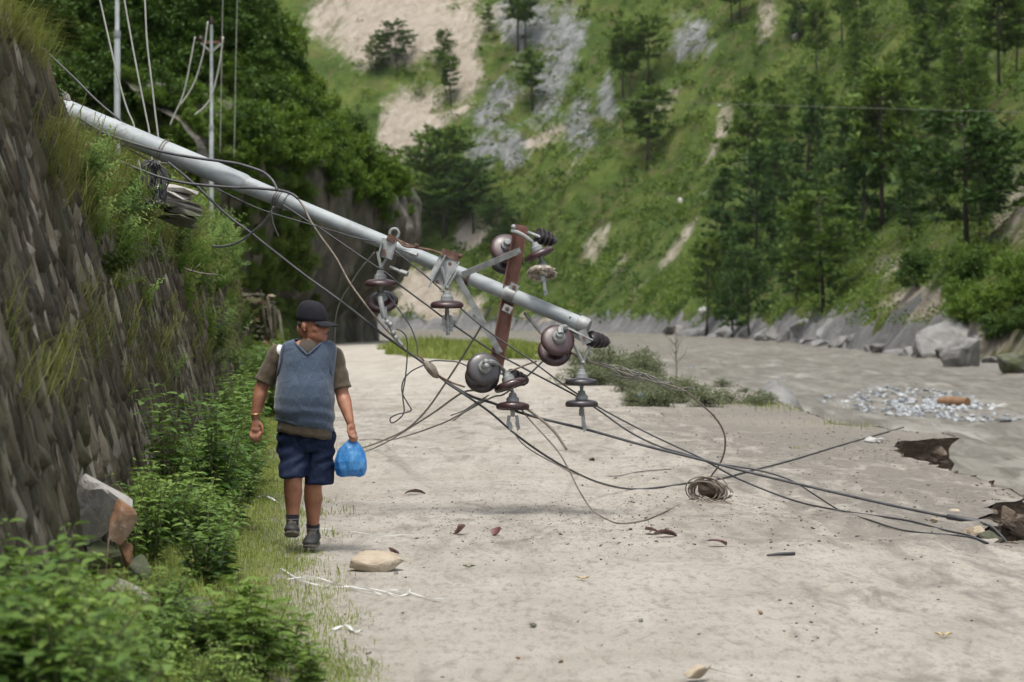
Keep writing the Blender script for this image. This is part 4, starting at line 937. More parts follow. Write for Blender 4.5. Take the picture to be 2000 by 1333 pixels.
# ================================================================== the fallen power pole and its hardware
M['galv'] = pmat('galvanised_pole', [(.3, (.17, .19, .195)), (.5, (.25, .272, .278)), (.72, (.33, .35, .352))], 3.5, .62, .15, 30, .002, metal=0, rvar=.08)
def weathered_pole():
    m = M['galv']; t = m.node_tree; b = t.nodes['Principled BSDF']; src = b.inputs['Base Color'].links[0].from_socket
    v = coords(t, 'Object'); s1 = tex_noise(t, v, 5, 7, .7, .8); s2 = tex_noise(t, v, 28, 5, .7)
    c = mix(t, ramp(t, s1, [(.56, 0.0), (.70, .6)]), src, (.13, .11, .085)); c = mix(t, ramp(t, s2, [(.64, 0.0), (.72, .6)]), c, (.075, .06, .05))
    t.links.new(c, b.inputs['Base Color'])
weathered_pole()
M['galv_hw'] = pmat('galvanised_fitting', [(.3, (.14, .145, .14)), (.55, (.25, .258, .25)), (.75, (.34, .35, .34))], 14, .55, .3, 60, .002, metal=.3)
M['cap_iron'] = pmat('grey_insulator_cap', [(.3, (.13, .138, .135)), (.7, (.22, .23, .226))], 20, .6, .2, 80, .001)
M['rust'] = pmat('rusty_steel', [(.3, (.055, .026, .016)), (.55, (.11, .058, .038)), (.75, (.20, .155, .125))], 18, .8, .3, 60, .001)
M['red_oxide'] = pmat('red_oxide_steel', [(.28, (.085, .038, .026)), (.5, (.135, .058, .040)), (.66, (.17, .085, .062)), (.84, (.36, .30, .26))], 9, .7, .25, 50, .001)
def porcelain(name, a, b):
    m, t, bs, o = nt_new(name); v = coords(t, 'Object'); n = tex_noise(t, v, 9, 6, .65); f = tex_noise(t, v, 34, 5, .7)
    c = mix(t, ramp(t, n, [(.3, 0.0), (.7, 1.0)]), a, b); c = mix(t, ramp(t, f, [(.60, 0.0), (.74, .5)]), c, (.26, .22, .19))
    t.links.new(c, bs.inputs['Base Color']); t.links.new(ramp(t, n, [(.35, .26), (.7, .55)]), bs.inputs['Roughness']); bs.inputs['Specular IOR Level'].default_value = .6
    return m
M['porc'] = porcelain('brown_porcelain', (.026, .009, .010), (.044, .018, .019))
M['porc_dk'] = porcelain('dark_porcelain', (.016, .013, .015), (.032, .026, .028))
M['porc_in'] = pmat('chipped_porcelain', [(.35, (.09, .07, .055)), (.55, (.33, .29, .23)), (.7, (.55, .51, .45))], 22, .6)
M['cable'] = pmat('black_cable', [(.3, (.022, .022, .024)), (.7, (.055, .055, .06))], 12, .55)
M['cable_gr'] = pmat('grey_stranded_wire', [(.3, (.09, .085, .078)), (.7, (.20, .19, .175))], 20, .55, metal=.3)
M['cable_br'] = pmat('weathered_wire', [(.3, (.10, .08, .06)), (.7, (.22, .185, .15))], 20, .7)
M['wire_white'] = pmat('pale_wire', [(.3, (.26, .26, .235)), (.7, (.38, .375, .34))], 9, .6)

def pole_Y(px): return 20.0 - (px - 150) / 990.0 * 1.2
def pole_pt(px, dpx=0.0, dY=0.0):
    """a point on the pole's axis at photo column px, dpx photo pixels across (positive = below), dY metres behind"""
    Y = pole_Y(px); s = .4155
    return P(px - dpx * math.sin(math.atan(s)), 224 + (px - 150) * s + dpx * math.cos(math.atan(s)), Y + dY)
POLE = thing('fallen_power_pole', pole_pt(60), 'fallen grey steel power pole slanting down over the road with insulators', 'power pole')
def pbuild(mb, name, mat, parent=None, smooth=40): return mb.build(name, mat, parent or POLE, smooth)
# stepped tubular shaft
def rad(px_w, px): return px_w / 2 / FPX * pole_Y(px)
mb = MB(); mb.tube([pole_pt(-60), pole_pt(150), pole_pt(300), pole_pt(474), pole_pt(479), pole_pt(484)], [rad(41, 0), rad(41, 150), rad(40.5, 300), rad(39.5, 474), rad(37.5, 479), rad(33, 486)], 32); sh1 = pbuild(mb, 'lower_shaft', M['galv'])
mb = MB(); mb.tube([pole_pt(478), pole_pt(484), pole_pt(545), pole_pt(572), pole_pt(580)], [rad(34, 484), rad(34, 484), rad(32, 545), rad(30.5, 572), rad(28, 580)], 32); pbuild(mb, 'middle_shaft', M['galv'])
mb = MB(); mb.tube([pole_pt(574), pole_pt(800), pole_pt(1132)], [rad(28, 574), rad(28, 800), rad(28.5, 1130)], 32); sh3 = pbuild(mb, 'upper_shaft', M['galv'])
mb = MB(); mb.tube([pole_pt(1129), pole_pt(1131), pole_pt(1146), pole_pt(1150)], [rad(29, 1130), rad(32.5, 1130), rad(32.5, 1146), rad(28, 1150)], 32); pbuild(mb, 'end_collar', M['galv_hw'])
mb = MB(); c = pole_pt(1113, -3, -.058); mb.lathe([(0, .011), (.01, .011)], c, (0, 1, 0), 10); pbuild(mb, 'bolt_hole', M['cable'])
ax = (pole_pt(1140) - pole_pt(200)).normalized(); upv = Vector((0, 0, 1)); upv = (upv - ax * upv.dot(ax)).normalized(); frontv = Vector((0, -1, 0)); frontv = (frontv - ax * frontv.dot(ax)).normalized()
def band(px, w, mat, extra=2.0, n='clamp_band'):
    mb = MB(); a, b = pole_pt(px - w / 2), pole_pt(px + w / 2); wd = 41 if px < 474 else 33 if px < 570 else 28.5
    mb.lathe([(0, rad(wd, px) - .002), (0, rad(wd + extra, px)), ((b - a).length, rad(wd + extra, px)), ((b - a).length, rad(wd, px) - .002)], a, b - a, 28); return pbuild(mb, n, mat)
band(998, 18, M['galv_hw'], 3.5); band(917, 5, M['rust'], 5, 'rusty_band')
for px in (318, 323): band(px, 1.6, M['cable_br'], 2.5, 'binding_wire')
for px in (540, 544, 548, 560): band(px, 1.8, M['cable_gr'], 3, 'binding_wire')
# crossarm: steel channel behind the pole
ca, cb = P(1018, 440, 18.98), P(969, 716, 19.02); d = (cb - ca); x = d.normalized().cross(Vector((0, 1, 0))).normalized()
mb = MB(); mb.bar(ca, cb, .108, .010, (0, 1, 0)); fl = Vector((0, -.03, 0))
for s in (-1, 1): mb.bar(ca + x * s * .052 + fl, cb + x * s * .052 + fl, .010, .062, (0, 1, 0))
arm = pbuild(mb, 'crossarm', M['red_oxide'], None, False)
for px, py in ((1004, 562), (991, 604)):
    mb = MB(); c = P(px, py, 18.80); mb.bar(c + Vector((-.032, 0, .018)), c + Vector((.032, 0, -.014)), .056, .012, (0, 1, 0)); q = pbuild(mb, 'clamp_plate', M['galv_hw'], None, False)
    mb = MB(); mb.lathe([(-.012, .018), (.012, .018), (.012, .008), (.03, .008)], c, (0, -1, 0), 6); pbuild(mb, 'bolt', M['rust'], q, False)
# flat braces
def brace(a, b, w=.048):
    mb = MB(); mb.bar(a, b, w, .007, (0, 1, .25)); q = pbuild(mb, 'brace', M['galv_hw'], None, False)
    for p in (a.lerp(b, .97),):
        mb = MB(); mb.lathe([(-.006, .017), (.012, .017), (.012, .009), (.026, .009)], p, (0, -1, 0), 6); pbuild(mb, 'bolt', M['galv_hw'], q, False)
brace(P(903, 537, 18.95), P(1017, 489, 18.90)); brace(P(893, 541, 18.92), P(977, 690, 18.91))

DISC_R = .128
def disc_unit(parent, top, axis, mat, scale=1.0, broken=False):
    """cap-and-pin insulator hung from 'top' along 'axis'; returns the point of its pin end"""
    ax_ = Vector(axis).normalized(); s = scale; top = Vector(top)
    mb = MB()
    mb.lathe([(k * s, r * s) for k, r in ((.066, .040), (.068, .066), (.073, .094), (.082, .116), (.094, .126), (.108, DISC_R), (.120, .124), (.125, .117), (.121, .112), (.112, .104), (.119, .096), (.111, .087), (.120, .078), (.110, .068), (.121, .058), (.110, .046), (.126, .030))], top, ax_, 36)
    if broken:   # bite pieces out of the rim
        rr = random.Random(3)
        for i, v in enumerate(mb.v):
            k = i % 36
            if 18 <= k <= 33 and (v - top - ax_ * (v - top).dot(ax_)).length > .085 * s:
                q = (v - top) - ax_ * (v - top).dot(ax_); mb.v[i] = top + ax_ * (v - top).dot(ax_) + q * rr.uniform(.70, .98)
    dsc = pbuild(mb, 'insulator_disc', mat, parent, 50)
    mb = MB(); mb.lathe([(k * s, r * s) for k, r in ((-.004, .014), (0, .026), (.018, .030), (.030, .034), (.036, .046), (.064, .050), (.074, .053), (.078, .050))], top, ax_, 22); pbuild(mb, 'cap', M['cap_iron'], parent, 50)
    mb = MB(); mb.lathe([(k * s, r * s) for k, r in ((.115, .030), (.128, .028), (.130, .016), (.166, .013), (.170, .019))], top, ax_, 12); pbuild(mb, 'pin', M['galv_hw'], parent, 50)
    return top + ax_ * .166 * s
def ins_string(top, axes, mat, scale=1.0, broken_last=False):
    e = link('insulator_string', None, POLE, Vector(top) - root_loc(POLE)); p = Vector(top)
    for k, a in enumerate(axes):
        m_ = mat[k] if isinstance(mat, (list, tuple)) else mat
        p = disc_unit(e, p, a, m_, scale, broken_last and k == len(axes) - 1)
    return e, p
def clamp_jaws(parent, p, s=1.0, two=True):
    mb = MB(); p = Vector(p)
    mb.box(p + Vector((0, 0, -.02)), (.036 * s, .03, .05 * s), None, .006)
    for k, dx in enumerate((-.028, .03) if two else (.01,)):
        a = p + Vector((dx * s, 0, -.035)); mb.bar(a, a + Vector((dx * .4, -.01, -.085 * s)), .026 * s, .016, (0, 1, 0), .004)
        mb.add([a + Vector((-.014, -.012, -.05 * s)), a + Vector((.016, -.012, -.05 * s)), a + Vector((.03, -.012, -.10 * s)), a + Vector((.004, -.012, -.125 * s)), a + Vector((-.014, .012, -.05 * s)), a + Vector((.016, .012, -.05 * s)), a + Vector((.03, .012, -.10 * s)), a + Vector((.004, .012, -.125 * s))],
               [(0, 1, 2, 3), (7, 6, 5, 4), (0, 4, 5, 1), (1, 5, 6, 2), (2, 6, 7, 3), (3, 7, 4, 0)])
    return pbuild(mb, 'wire_clamp', M['galv_hw'], parent, False)
def spool(a, b, mat=None):
    mb = MB(); a = Vector(a); b = Vector(b); L = (b - a).length; r = .066; pr = [(0, .03)]
    for k in range(4): z = L * (.05 + .24 * k); q = r * (1, .98, .9, .72)[k]; pr += [(z, q * .62), (z + L * .03, q), (z + L * .09, q), (z + L * .13, q * .66), (z + L * .2, q * .60)]
    pr.append((L, .03)); mb.lathe(pr, a, b - a, 26); return pbuild(mb, 'pin_insulator', mat or M['porc_dk'], None, 40)
def vstrap(a, b, c):
    """V-shaped twisted strap from a and b down to c"""
    mb = MB()
    for s in (a, b): mb.tube(catmull([s, Vector(s).lerp(Vector(c), .5) + (Vector(s) - Vector(c)) * .12, c], 5), .013, 6)
    mb.ball(c, .02); return pbuild(mb, 'clevis', M['galv_hw'], None, 40)

down = Vector((0, 0, -1))
# string A (left): two discs, the second swung behind, dead-end clamp with cable
vstrap(P(737, 492, 19.06), P(765, 492, 19.04), P(744, 523, 19.03)); eA, pA = ins_string(P(743, 529, 19.03), [(.0, .02, -1), (.10, .62, -.78)], M['porc'])
mb = MB(); mb.tube(catmull([P(742, 580, 18.92), P(746, 602, 18.9), P(751, 622, 18.9)], 4), [.022] * 9, 8); mb.tube(catmull([P(752, 600, 18.9), P(754, 622, 18.9), P(763, 640, 18.9), P(770, 655, 18.9), P(785, 675, 18.9)], 4), .014, 8)
for q in ((757, 630), (762, 634), (768, 651), (773, 660)): mb.ball(P(q[0], q[1], 18.89), .021)
pbuild(mb, 'dead_end_clamp', M['galv_hw'], eA, 40)
# brackets A
mb = MB(); mb.bar(P(761, 468, 18.97), P(752, 504, 18.96), .125, .010, (.3, 1, 0)); mb.bar(P(746, 474, 18.95), P(738, 506, 18.95), .012, .06, (0, 1, 0)); mb.bar(P(773, 478, 18.95), P(763, 508, 18.95), .012, .06, (0, 1, 0)); br = pbuild(mb, 'bracket', M['galv_hw'], None, False)
for q in ((749, 490), (751, 496)):
    mb = MB(); mb.lathe([(0, .014), (.012, .014)], P(q[0], q[1], 18.945), (0, -1, 0), 10); pbuild(mb, 'bolt_hole', M['rust'], br)
for (x0, y0, x1, y1) in ((772, 485, 815, 499), (762, 522, 796, 536)):
    mb = MB(); mb.tube([P(x0, y0, 18.98), P(x1 - 14, y1 - 5, 18.9)], .013, 8); mb.tube([P(x1 - 14, y1 - 5, 18.9), P(x1, y1, 18.88)], .021, 8); pbuild(mb, 'long_bolt', M['galv_hw'])
mb = MB(); mb.tube([P(770 + 9 * math.cos(a), 457 + 10 * math.sin(a), 18.98) for a in np.linspace(0, 6.283, 17)], .012, 8, False); mb.tube([P(766, 466, 18.98), P(761, 480, 18.99)], .014, 8); pbuild(mb, 'eye_ring', M['galv_hw'])
mb = MB(); mb.bar(P(757, 462, 18.96), P(772, 470, 18.96), .05, .03, (0, 1, 0)); pbuild(mb, 'rusty_lug', M['rust'])
mb = MB(); mb.tube(catmull([P(774, 468, 18.94), P(795, 478, 18.93), P(812, 484, 18.93), P(840, 489, 18.93), P(866, 497, 18.93), P(897, 505, 18.93)], 4), .010, 7); mb.tube(catmull([P(778, 470, 18.93), P(790, 481, 18.92), P(808, 483, 18.92), P(815, 478, 18.92)], 4), .009, 6); mb.ball(P(813, 481, 18.93), .02); pbuild(mb, 'tie_rod', M['rust'])
# string B
mb = MB(); mb.bar(P(880, 497, 18.94), P(852, 553, 18.90), .15, .010, (.25, 1, .1)); mb.bar(P(870, 499, 18.90), P(838, 560, 18.88), .012, .07, (0, 1, 0)); mb.bar(P(897, 512, 18.90), P(862, 570, 18.88), .012, .07, (0, 1, 0)); br = pbuild(mb, 'bracket', M['galv_hw'], None, False)
mb = MB(); mb.bar(P(862, 492, 18.92), P(898, 504, 18.92), .06, .012, (0, 1, 0)); mb.ball(P(899, 501, 18.9), .018); pbuild(mb, 'rusty_lug', M['rust'], None, False)
for q in ((879, 516), (854, 551)):
    mb = MB(); mb.lathe([(0, .016), (.014, .016)], P(q[0], q[1], 18.885), (0, -1, 0), 8); pbuild(mb, 'bolt', M['rust'], br, False)
vstrap(P(862, 520, 18.87), P(893, 530, 18.87), P(873, 562, 18.87)); eB, pB = ins_string(P(873, 570, 18.87), [(.0, .05, -1)], M['porc'], 1.02); clamp_jaws(eB, pB + Vector((0, 0, .02)), .8)
mb = MB(); mb.tube([pB + Vector((0, 0, .02)), P(875, 655, 18.87)], [.018, .015], 8); mb.box(P(875, 645, 18.87), (.075, .02, .022), None, .004); pbuild(mb, 'link_plate', M['galv_hw'], eB, False)
# crossarm top: string D, disc pair behind, pin insulator
mb = MB(); mb.tube(catmull([P(1000, 452, 18.9), P(1012, 455, 18.86), P(1028, 464, 18.86), P(1040, 474, 18.87)], 4), [.016] * 13, 7); mb.tube([P(1030, 454, 18.95), P(1056, 464, 18.95)], .014, 8); mb.ball(P(1003, 444, 18.9), .022); pbuild(mb, 'hook_strap', M['galv_hw'])
spool(P(1047, 460, 18.98), P(1084, 472, 19.06))
eD, pD = ins_string(P(1043, 475, 18.87), [(.40, -.05, -.92), (.03, -.42, -.9)], [M['porc'], M['porc_in']], .96, True); clamp_jaws(eD, pD + Vector((0, 0, .03)), 1.0, False)
eD2, _ = ins_string(P(992, 472, 19.03), [(-.12, .85, -.5), (.10, .8, -.55)], [M['porc'], M['porc_dk']], 1.02)
# crossarm foot: face-on pair E1, hanging string E2, pin insulator
eE, _ = ins_string(P(949, 712, 18.62), [(-.16, .93, -.36), (-.04, .93, -.34)], M['porc_dk'], 1.06)
mb = MB(); mb.tube(catmull([P(949, 710, 18.62), P(962, 708, 18.68), P(978, 718, 18.78), P(986, 726, 18.85)], 4), [.02, .02, .022, .022, .02, .02, .02, .018, .018, .016, .016, .016, .016], 7); mb.ball(P(949, 708, 18.6), .028); mb.ball(P(950, 716, 18.58), .026); pbuild(mb, 'hook_strap', M['galv_hw'])
mb = MB()
for q in ((982, 724), (986, 728), (978, 729)): mb.lathe([(0, .012), (.05, .012), (.05, .018), (.065, .018)], P(q[0], q[1], 18.87), (.5, -.6, -.2), 7)
pbuild(mb, 'bolt', M['galv_hw'], None, False)
spool(P(994, 736, 18.92), P(1028, 744, 19.05))
eE2, pE2 = ins_string(P(988, 728, 18.84), [(.32, -.12, -.95), (.0, -.10, -1)], M['porc'], 1.02); clamp_jaws(eE2, pE2 + Vector((0, 0, .03)), 1.0)
# pole tip: bracket, face-on pair F1, hanging string F2, pin insulator
mb = MB(); mb.bar(P(1108, 645, 18.78), P(1156, 668, 18.78), .10, .012, (0, .3, 1)); mb.bar(P(1136, 645, 18.74), P(1146, 672, 18.74), .07, .012, (0, 1, 0)); mb.bar(P(1112, 648, 18.8), P(1138, 662, 18.8), .05, .05, (0, 1, 0)); br = pbuild(mb, 'tip_bracket', M['galv_hw'], None, False)
mb = MB(); mb.lathe([(0, .016), (.02, .016)], P(1141, 661, 18.73), (0, -1, 0), 6); pbuild(mb, 'bolt', M['rust'], br, False)
vstrap(P(1121, 674, 18.76), P(1152, 676, 18.76), P(1139, 709, 18.76)); eF, pF = ins_string(P(1136, 722, 18.76), [(.0, -.04, -1), (0, -.03, -1)], M['porc_dk'], 1.0); clamp_jaws(eF, pF + Vector((0, 0, .02)), 1.15, False)
mb = MB(); mb.tube([P(1138, 709, 18.76), P(1136, 724, 18.76)], .014, 8); pbuild(mb, 'link', M['galv_hw'])
eF1, _ = ins_string(P(1094, 652, 18.60), [(-.16, .86, -.48), (-.10, .86, -.50)], M['porc'], 1.04)
mb = MB(); mb.tube(catmull([P(1095, 653, 18.6), P(1095, 643, 18.64), P(1104, 640, 18.72)], 4), .026, 8); pbuild(mb, 'hook_strap', M['galv_hw'])
spool(P(1152, 662, 18.8), P(1186, 669, 18.95)); mb = MB(); mb.tube([P(1143, 661, 18.78), P(1160, 665, 18.83)], .014, 8); pbuild(mb, 'spool_bolt', M['galv_hw'])
# coil of black wire hanging from the shaft
mb = MB(); rg = random.Random(4)
for k in range(11):
    cx, w, h = 300 + rg.uniform(-14, 10), rg.uniform(5, 20), rg.uniform(26, 44); t0 = P(302, 314, 19.62)
    mb.tube(catmull([t0] + [P(cx + w * math.sin(a) + rg.uniform(-5, 5), 316 + h * (1 - math.cos(a)) + rg.uniform(-4, 4), 19.6 + rg.uniform(-.05, .05)) for a in np.linspace(.5, 5.8, 8)] + [t0], 5), .0065, 5)
for k in range(6): mb.tube(catmull([P(306, 316, 19.6), P(318 + rg.uniform(-6, 8), 345, 19.58), P(322 + rg.uniform(-12, 8), 372 + rg.uniform(0, 25), 19.55)], 5), .006, 5)
tag(mb.build_at('wire_coil', M['cable'], True), 'tangled coil of thin black wire hanging below the fallen pole', 'wire')

# ---------------- loose cables, each a thing
def z3(l, off, sc): return [(off[0] + a / sc, off[1] + b / sc) for a, b in l]
def cable(name, pts, r, mat, label, cat='cable', group='fallen cables', sub=8):
    """pts: (px, py, Y); Y None = lying on the ground"""
    ps = []
    for p in pts:
        if p[2] is None:
            q = G(p[0], p[1]); q.z = float(zg(q.x, q.y)) + r; ps.append(q)
        else: ps.append(P(*p))
    mb = MB(); mb.tube(catmull(ps, sub), r * .86, 7); return tag(mb.build_at(name, mat, True), label, cat, group)
def ramp_Y(l, ya, yb): return [(a, b, lerp(ya, yb, k / (len(l) - 1))) for k, (a, b) in enumerate(l)]
K, Gw, Bw = M['cable'], M['cable_gr'], M['cable_br']
main = [(328, 317), (382, 362), (443, 420), (487, 453), (530, 487), (598, 540), (640, 570), (691, 608), (742, 649), (793, 685), (829, 711), (869, 744), (920, 774), (960, 787), (1035, 812), (1152, 841), (1260, 871), (1365, 897), (1460, 922)]
cable('power_cable', ramp_Y(main, 19.55, 18.6) + [(1590, 953, 18.5), (1735, 986, 18.45), (1850, 1010, 18.45)], .0125, K, 'thick black cable running from the pole to the black sleeve on the ground')
c = P(1879, 1014, 18.4); mb = MB(); a, b = P(1848, 1009, 18.43), P(1912, 1020, 18.3); mb.tube([a, a.lerp(b, .04), a.lerp(b, .96), b], [.012, .021, .021, .012], 10); tag(mb.build_at('cable_sleeve', K, 50), 'black cylindrical joint sleeve at the end of the thick cable', 'sleeve')
cable('power_cable', [(1912, 1020, 18.3), (1935, 1030, None), (1955, 1046, 17.2), (1972, 1068, 17.0)], .011, K, 'short black cable dropping over the broken road edge past the sleeve')
l = [(552, 400), (602, 433), (629, 449), (674, 480), (721, 512), (760, 538), (785, 560), (836, 598), (880, 631), (960, 685), (1020, 718), (1128, 775), (1170, 802), (1230, 844), (1290, 873), (1369, 897)]
cable('power_cable', ramp_Y(l, 19.3, 18.75) + [(1445, 937, 18.9), (1554, 979, 18.9), (1648, 999, None), (1771, 1020, None), (1843, 1035, None), (1894, 1047, None), (1930, 1062, None)], .0085, K, 'thin black cable sagging from mid pole under the left discs to the road edge')
l = [(770, 489), (844, 550), (907, 609), (960, 652), (1035, 703), (1104, 754), (1170, 796), (1260, 844), (1365, 893)]
cable('power_cable', ramp_Y(l, 18.9, 18.7) + [(1391, 904, 18.75), (1481, 919, 18.9), (1546, 939, 18.95), (1590, 966, 18.9), (1641, 997, None), (1699, 1020, None), (1771, 1040, None), (1891, 1051, None), (1927, 1060, None)], .0075, K, 'thin black cable starting at the left bracket and crossing in front of the crossarm')
l = z3([(0, 560), (150, 690), (330, 820), (500, 920)], (960, 640), 3.332)
cable('power_cable', [(869, 746, 18.85), (925, 783, 18.8)] + ramp_Y(l, 18.8, 19.8) + [(1170, 943, 20.7), (1230, 957, None), (1290, 954, None), (1365, 941, None), (1410, 936, None), (1460, 924, None), (1550, 900, None), (1650, 870, None), (1765, 833, None)], .0105, K, 'dark cable curving along the ground to the grass tuft on the river edge')
cable('power_cable', [(1000, 842, 18.7), (1029, 874, 19.2), (1086, 907, 19.9), (1130, 928, None), (1200, 931, None), (1248, 922, None), (1311, 917, None)], .006, Gw, 'thin grey wire trailing on the ground under the crossarm')
l = z3([(150, 470), (240, 590), (420, 790), (500, 920), (570, 1060), (650, 1180)], (960, 640), 3.332)
cable('power_cable', ramp_Y(l, 18.85, 18.6) + [(1182, 1016, None), (1212, 1024, None), (1260, 1019, None), (1305, 1001, None), (1350, 979, None), (1392, 955, 20.8)], .0075, Bw, 'brown wire looping low in front, from the crossarm to the coiled rock')
l = z3([(175, 490), (300, 580), (410, 680), (490, 795)], (960, 640), 3.332); cable('cable_stub', ramp_Y(l, 18.85, 18.7), .013, Bw, 'short frayed brown cable end hanging beside the lower crossarm discs')
cs = z3([(620, 215), (800, 275), (1000, 340), (1230, 400), (1340, 480), (1450, 580), (1510, 680), (1520, 780), (1490, 880), (1420, 980), (1370, 1060), (1320, 1150), (1297, 1220), (1285, 1280)], (960, 640), 3.332)
cable('stranded_wire', [(a, b, lerp(18.8, 20.6, min(1, k / 10))) for k, (a, b) in enumerate(cs)], .0095, Bw, 'springy brown wire bowing out right of the pole tip down to the coiled rock')
mb = MB(); rg = random.Random(8)
for k in range(11):
    a0 = rg.uniform(0, .5); a1 = a0 + rg.uniform(.25, .5); pts = []
    for t in np.linspace(a0, min(a1, 1), 6): pts.append(P(lerp(1150, 1360, t) , lerp(703, 764, t) + rg.uniform(-5, 5) + (9 if k % 4 == 0 else 0), 18.85 + .1 * t + rg.uniform(-.03, .03)))
    mb.tube(catmull(pts, 4), .0045, 5)
for pts in ([(1230, 735), (1238, 722), (1252, 730), (1262, 744)], [(1300, 752), (1315, 745), (1322, 757)], [(1185, 728), (1215, 737), (1250, 748)], [(1325, 760), (1345, 757), (1359, 761)]): mb.tube(catmull([P(a, b, 18.9) for a, b in pts], 5), .004, 5)
tag(mb.build_at('frayed_strands', M['cable_gr'], True), 'frayed grey wire strands sticking out right of the pole tip', 'wire')
cable('power_cable', [(959, 600, 19.05), (930, 655, 19.2), (870, 749, 20.2), (830, 805, 21.5), (793, 839, 23.8), (750, 860, 27), (711, 876, None), (660, 884, None)], .010, Gw, 'grey cable slanting from behind the crossarm down left toward the blue bag')
cable('power_cable', [(930, 762, 18.9), (900, 769, 19.2), (849, 805, 20.6), (793, 841, 24), (755, 864, 27.5), (716, 883, None), (670, 890, None)], .010, Gw, 'grey cable from the big dark insulator down left to the ground')
cable('power_cable', [(1066, 700, 18.9), (1030, 735, 18.95), (985, 770, 19.1), (960, 777, 19.2), (895, 812, 20.5), (862, 828, 21.5), (806, 848, 24), (762, 860, 28), (737, 861, None), (702, 861, None)], .0085, Gw, 'wavy thin grey cable lowest of those slanting down left')
lp = z3([(525, 325), (570, 345), (605, 400), (610, 520), (595, 700), (575, 830), (585, 960), (540, 1020), (490, 1045), (480, 1010), (530, 980), (600, 965), (640, 945), (610, 890), (570, 810), (580, 720), (640, 650), (740, 600), (800, 570), (900, 570), (1000, 580), (1080, 615)], (640, 560), 3.922)
cable('looped_wire', ramp_Y(lp, 18.9, 18.8), .0065, K, 'thin black wire hanging in a loop beside the left insulator')
lp = z3([(450, 50), (540, 170), (630, 300), (680, 430), (688, 520)], (640, 560), 3.922); cable('looped_wire', ramp_Y(lp, 18.95, 18.88), .0065, K, 'thin black wire curving from the left discs to the cable joint')
lp = z3([(688, 520), (760, 590), (850, 680), (950, 735), (1050, 770)], (640, 560), 3.922); cable('rusty_wire', ramp_Y(lp, 18.86, 18.75), .009, M['rust'], 'rusty wire wrapped along the thick cable by the joint')
mb = MB(); mb.tube([P(828, 706, 18.83), P(834, 712, 18.83), P(843, 722, 18.83), P(851, 733, 18.83), P(857, 738, 18.83)], [.012, .032, .04, .03, .012], 8); tag(mb.build_at('cable_joint', M['cable_br'], 40), 'lumpy taped joint on the thick black cable', 'joint')
g2 = z3([(780, 480), (850, 580), (930, 740), (1050, 920), (1200, 1130), (1310, 1333)], (440, 300), 5.553) + [(688, 560), (716, 598), (747, 636), (772, 662), (795, 685)]
cable('old_rope_cable', ramp_Y(g2, 19.35, 18.9), .010, Bw, 'frayed brown cable hanging from the pole to the cable joint')
cable('power_cable', ramp_Y([(440, 377), (483, 398), (526, 415), (611, 440), (656, 453), (696, 465), (735, 473)], 19.5, 18.95), .0055, K, 'thin black wire tight under the middle of the pole')
cable('power_cable', ramp_Y([(400, 358), (420, 367), (440, 377)], 19.6, 19.5) , .0055, K, 'thin black wire end under the pole near the pale slab')
u = z3([(130, 280), (400, 440), (700, 550), (1050, 650), (1400, 715), (1777, 765)], (130, 180), 5.553) + z3([(200, 130), (400, 200), (500, 280), (545, 350), (560, 400)], (440, 300), 5.553)
cable('power_cable', ramp_Y(u, 19.75, 19.30), .014, K, 'thick black cable lying along the front of the pole butt')
u = z3([(180, 535), (400, 670), (740, 820), (1000, 920), (1300, 990), (1777, 1035)], (130, 180), 5.553) + z3([(300, 375), (600, 405), (720, 440), (790, 490)], (440, 300), 5.553)
cable('power_cable', ramp_Y(u, 19.6, 19.25), .013, K, 'black cable sagging below the pole butt and tied at mid pole')
cable('guy_wire', ramp_Y([(-30, -10), (0, 17), (63, 76), (139, 147), (189, 197), (239, 239)], 20.8, 20.15), .012, K, 'dark guy wire from the upper left corner to the pole butt')
cable('guy_wire', ramp_Y([(5, 45), (50, 75), (63, 82)], 20.7, 20.6), .010, K, 'short dark wire just below the upper left guy wire')
cable('guy_wire', ramp_Y([(236, 282), (260, 297), (285, 310), (310, 318), (328, 320)], 20.0, 19.65), .008, Gw, 'grey wire behind the hanging black coil')
cable('looped_wire', ramp_Y([(415, 482), (440, 481), (467, 473), (494, 453), (519, 430), (535, 404)], 19.4, 19.25), .011, K, 'thick black wire end curling left below the pole')
cable('looped_wire', ramp_Y([(530, 412), (534, 437), (545, 464)], 19.25, 19.2), .006, K, 'pair of short wire tails hanging under the tied pole section', sub=6)
cable('looped_wire', ramp_Y([(732, 493), (705, 525), (682, 560), (663, 593), (655, 629), (654, 680), (652, 740)], 19.0, 19.4), .0065, Gw, 'thin grey wire hanging down behind the man\'s cap')
cable('twisted_wire', ramp_Y([(1024, 612), (1038, 628), (1052, 645), (1062, 656)], 18.95, 18.85), .014, Gw, 'twisted grey wire tie between pole and upper dark disc pair')
cable('twisted_wire', ramp_Y([(984, 730), (1005, 722), (1030, 712), (1048, 706)], 18.9, 18.95), .009, Bw, 'brown twisted wire between the lower discs and the tip disc pair')
cable('twisted_wire', ramp_Y([(1112, 688), (1130, 697), (1148, 704)], 18.85, 18.83), .012, Bw, 'short brown wire behind the tip strap')
for k, (pts) in enumerate(([(955, 772), (925, 790), (905, 803), (880, 812)], [(950, 778), (915, 800), (886, 822)])): cable('frayed_strands', ramp_Y(pts, 18.8, 18.9), .006, Gw, ('pale frayed wire tail left of the lower discs, upper one', 'pale frayed wire tail left of the lower discs, lower one')[k], 'wire')
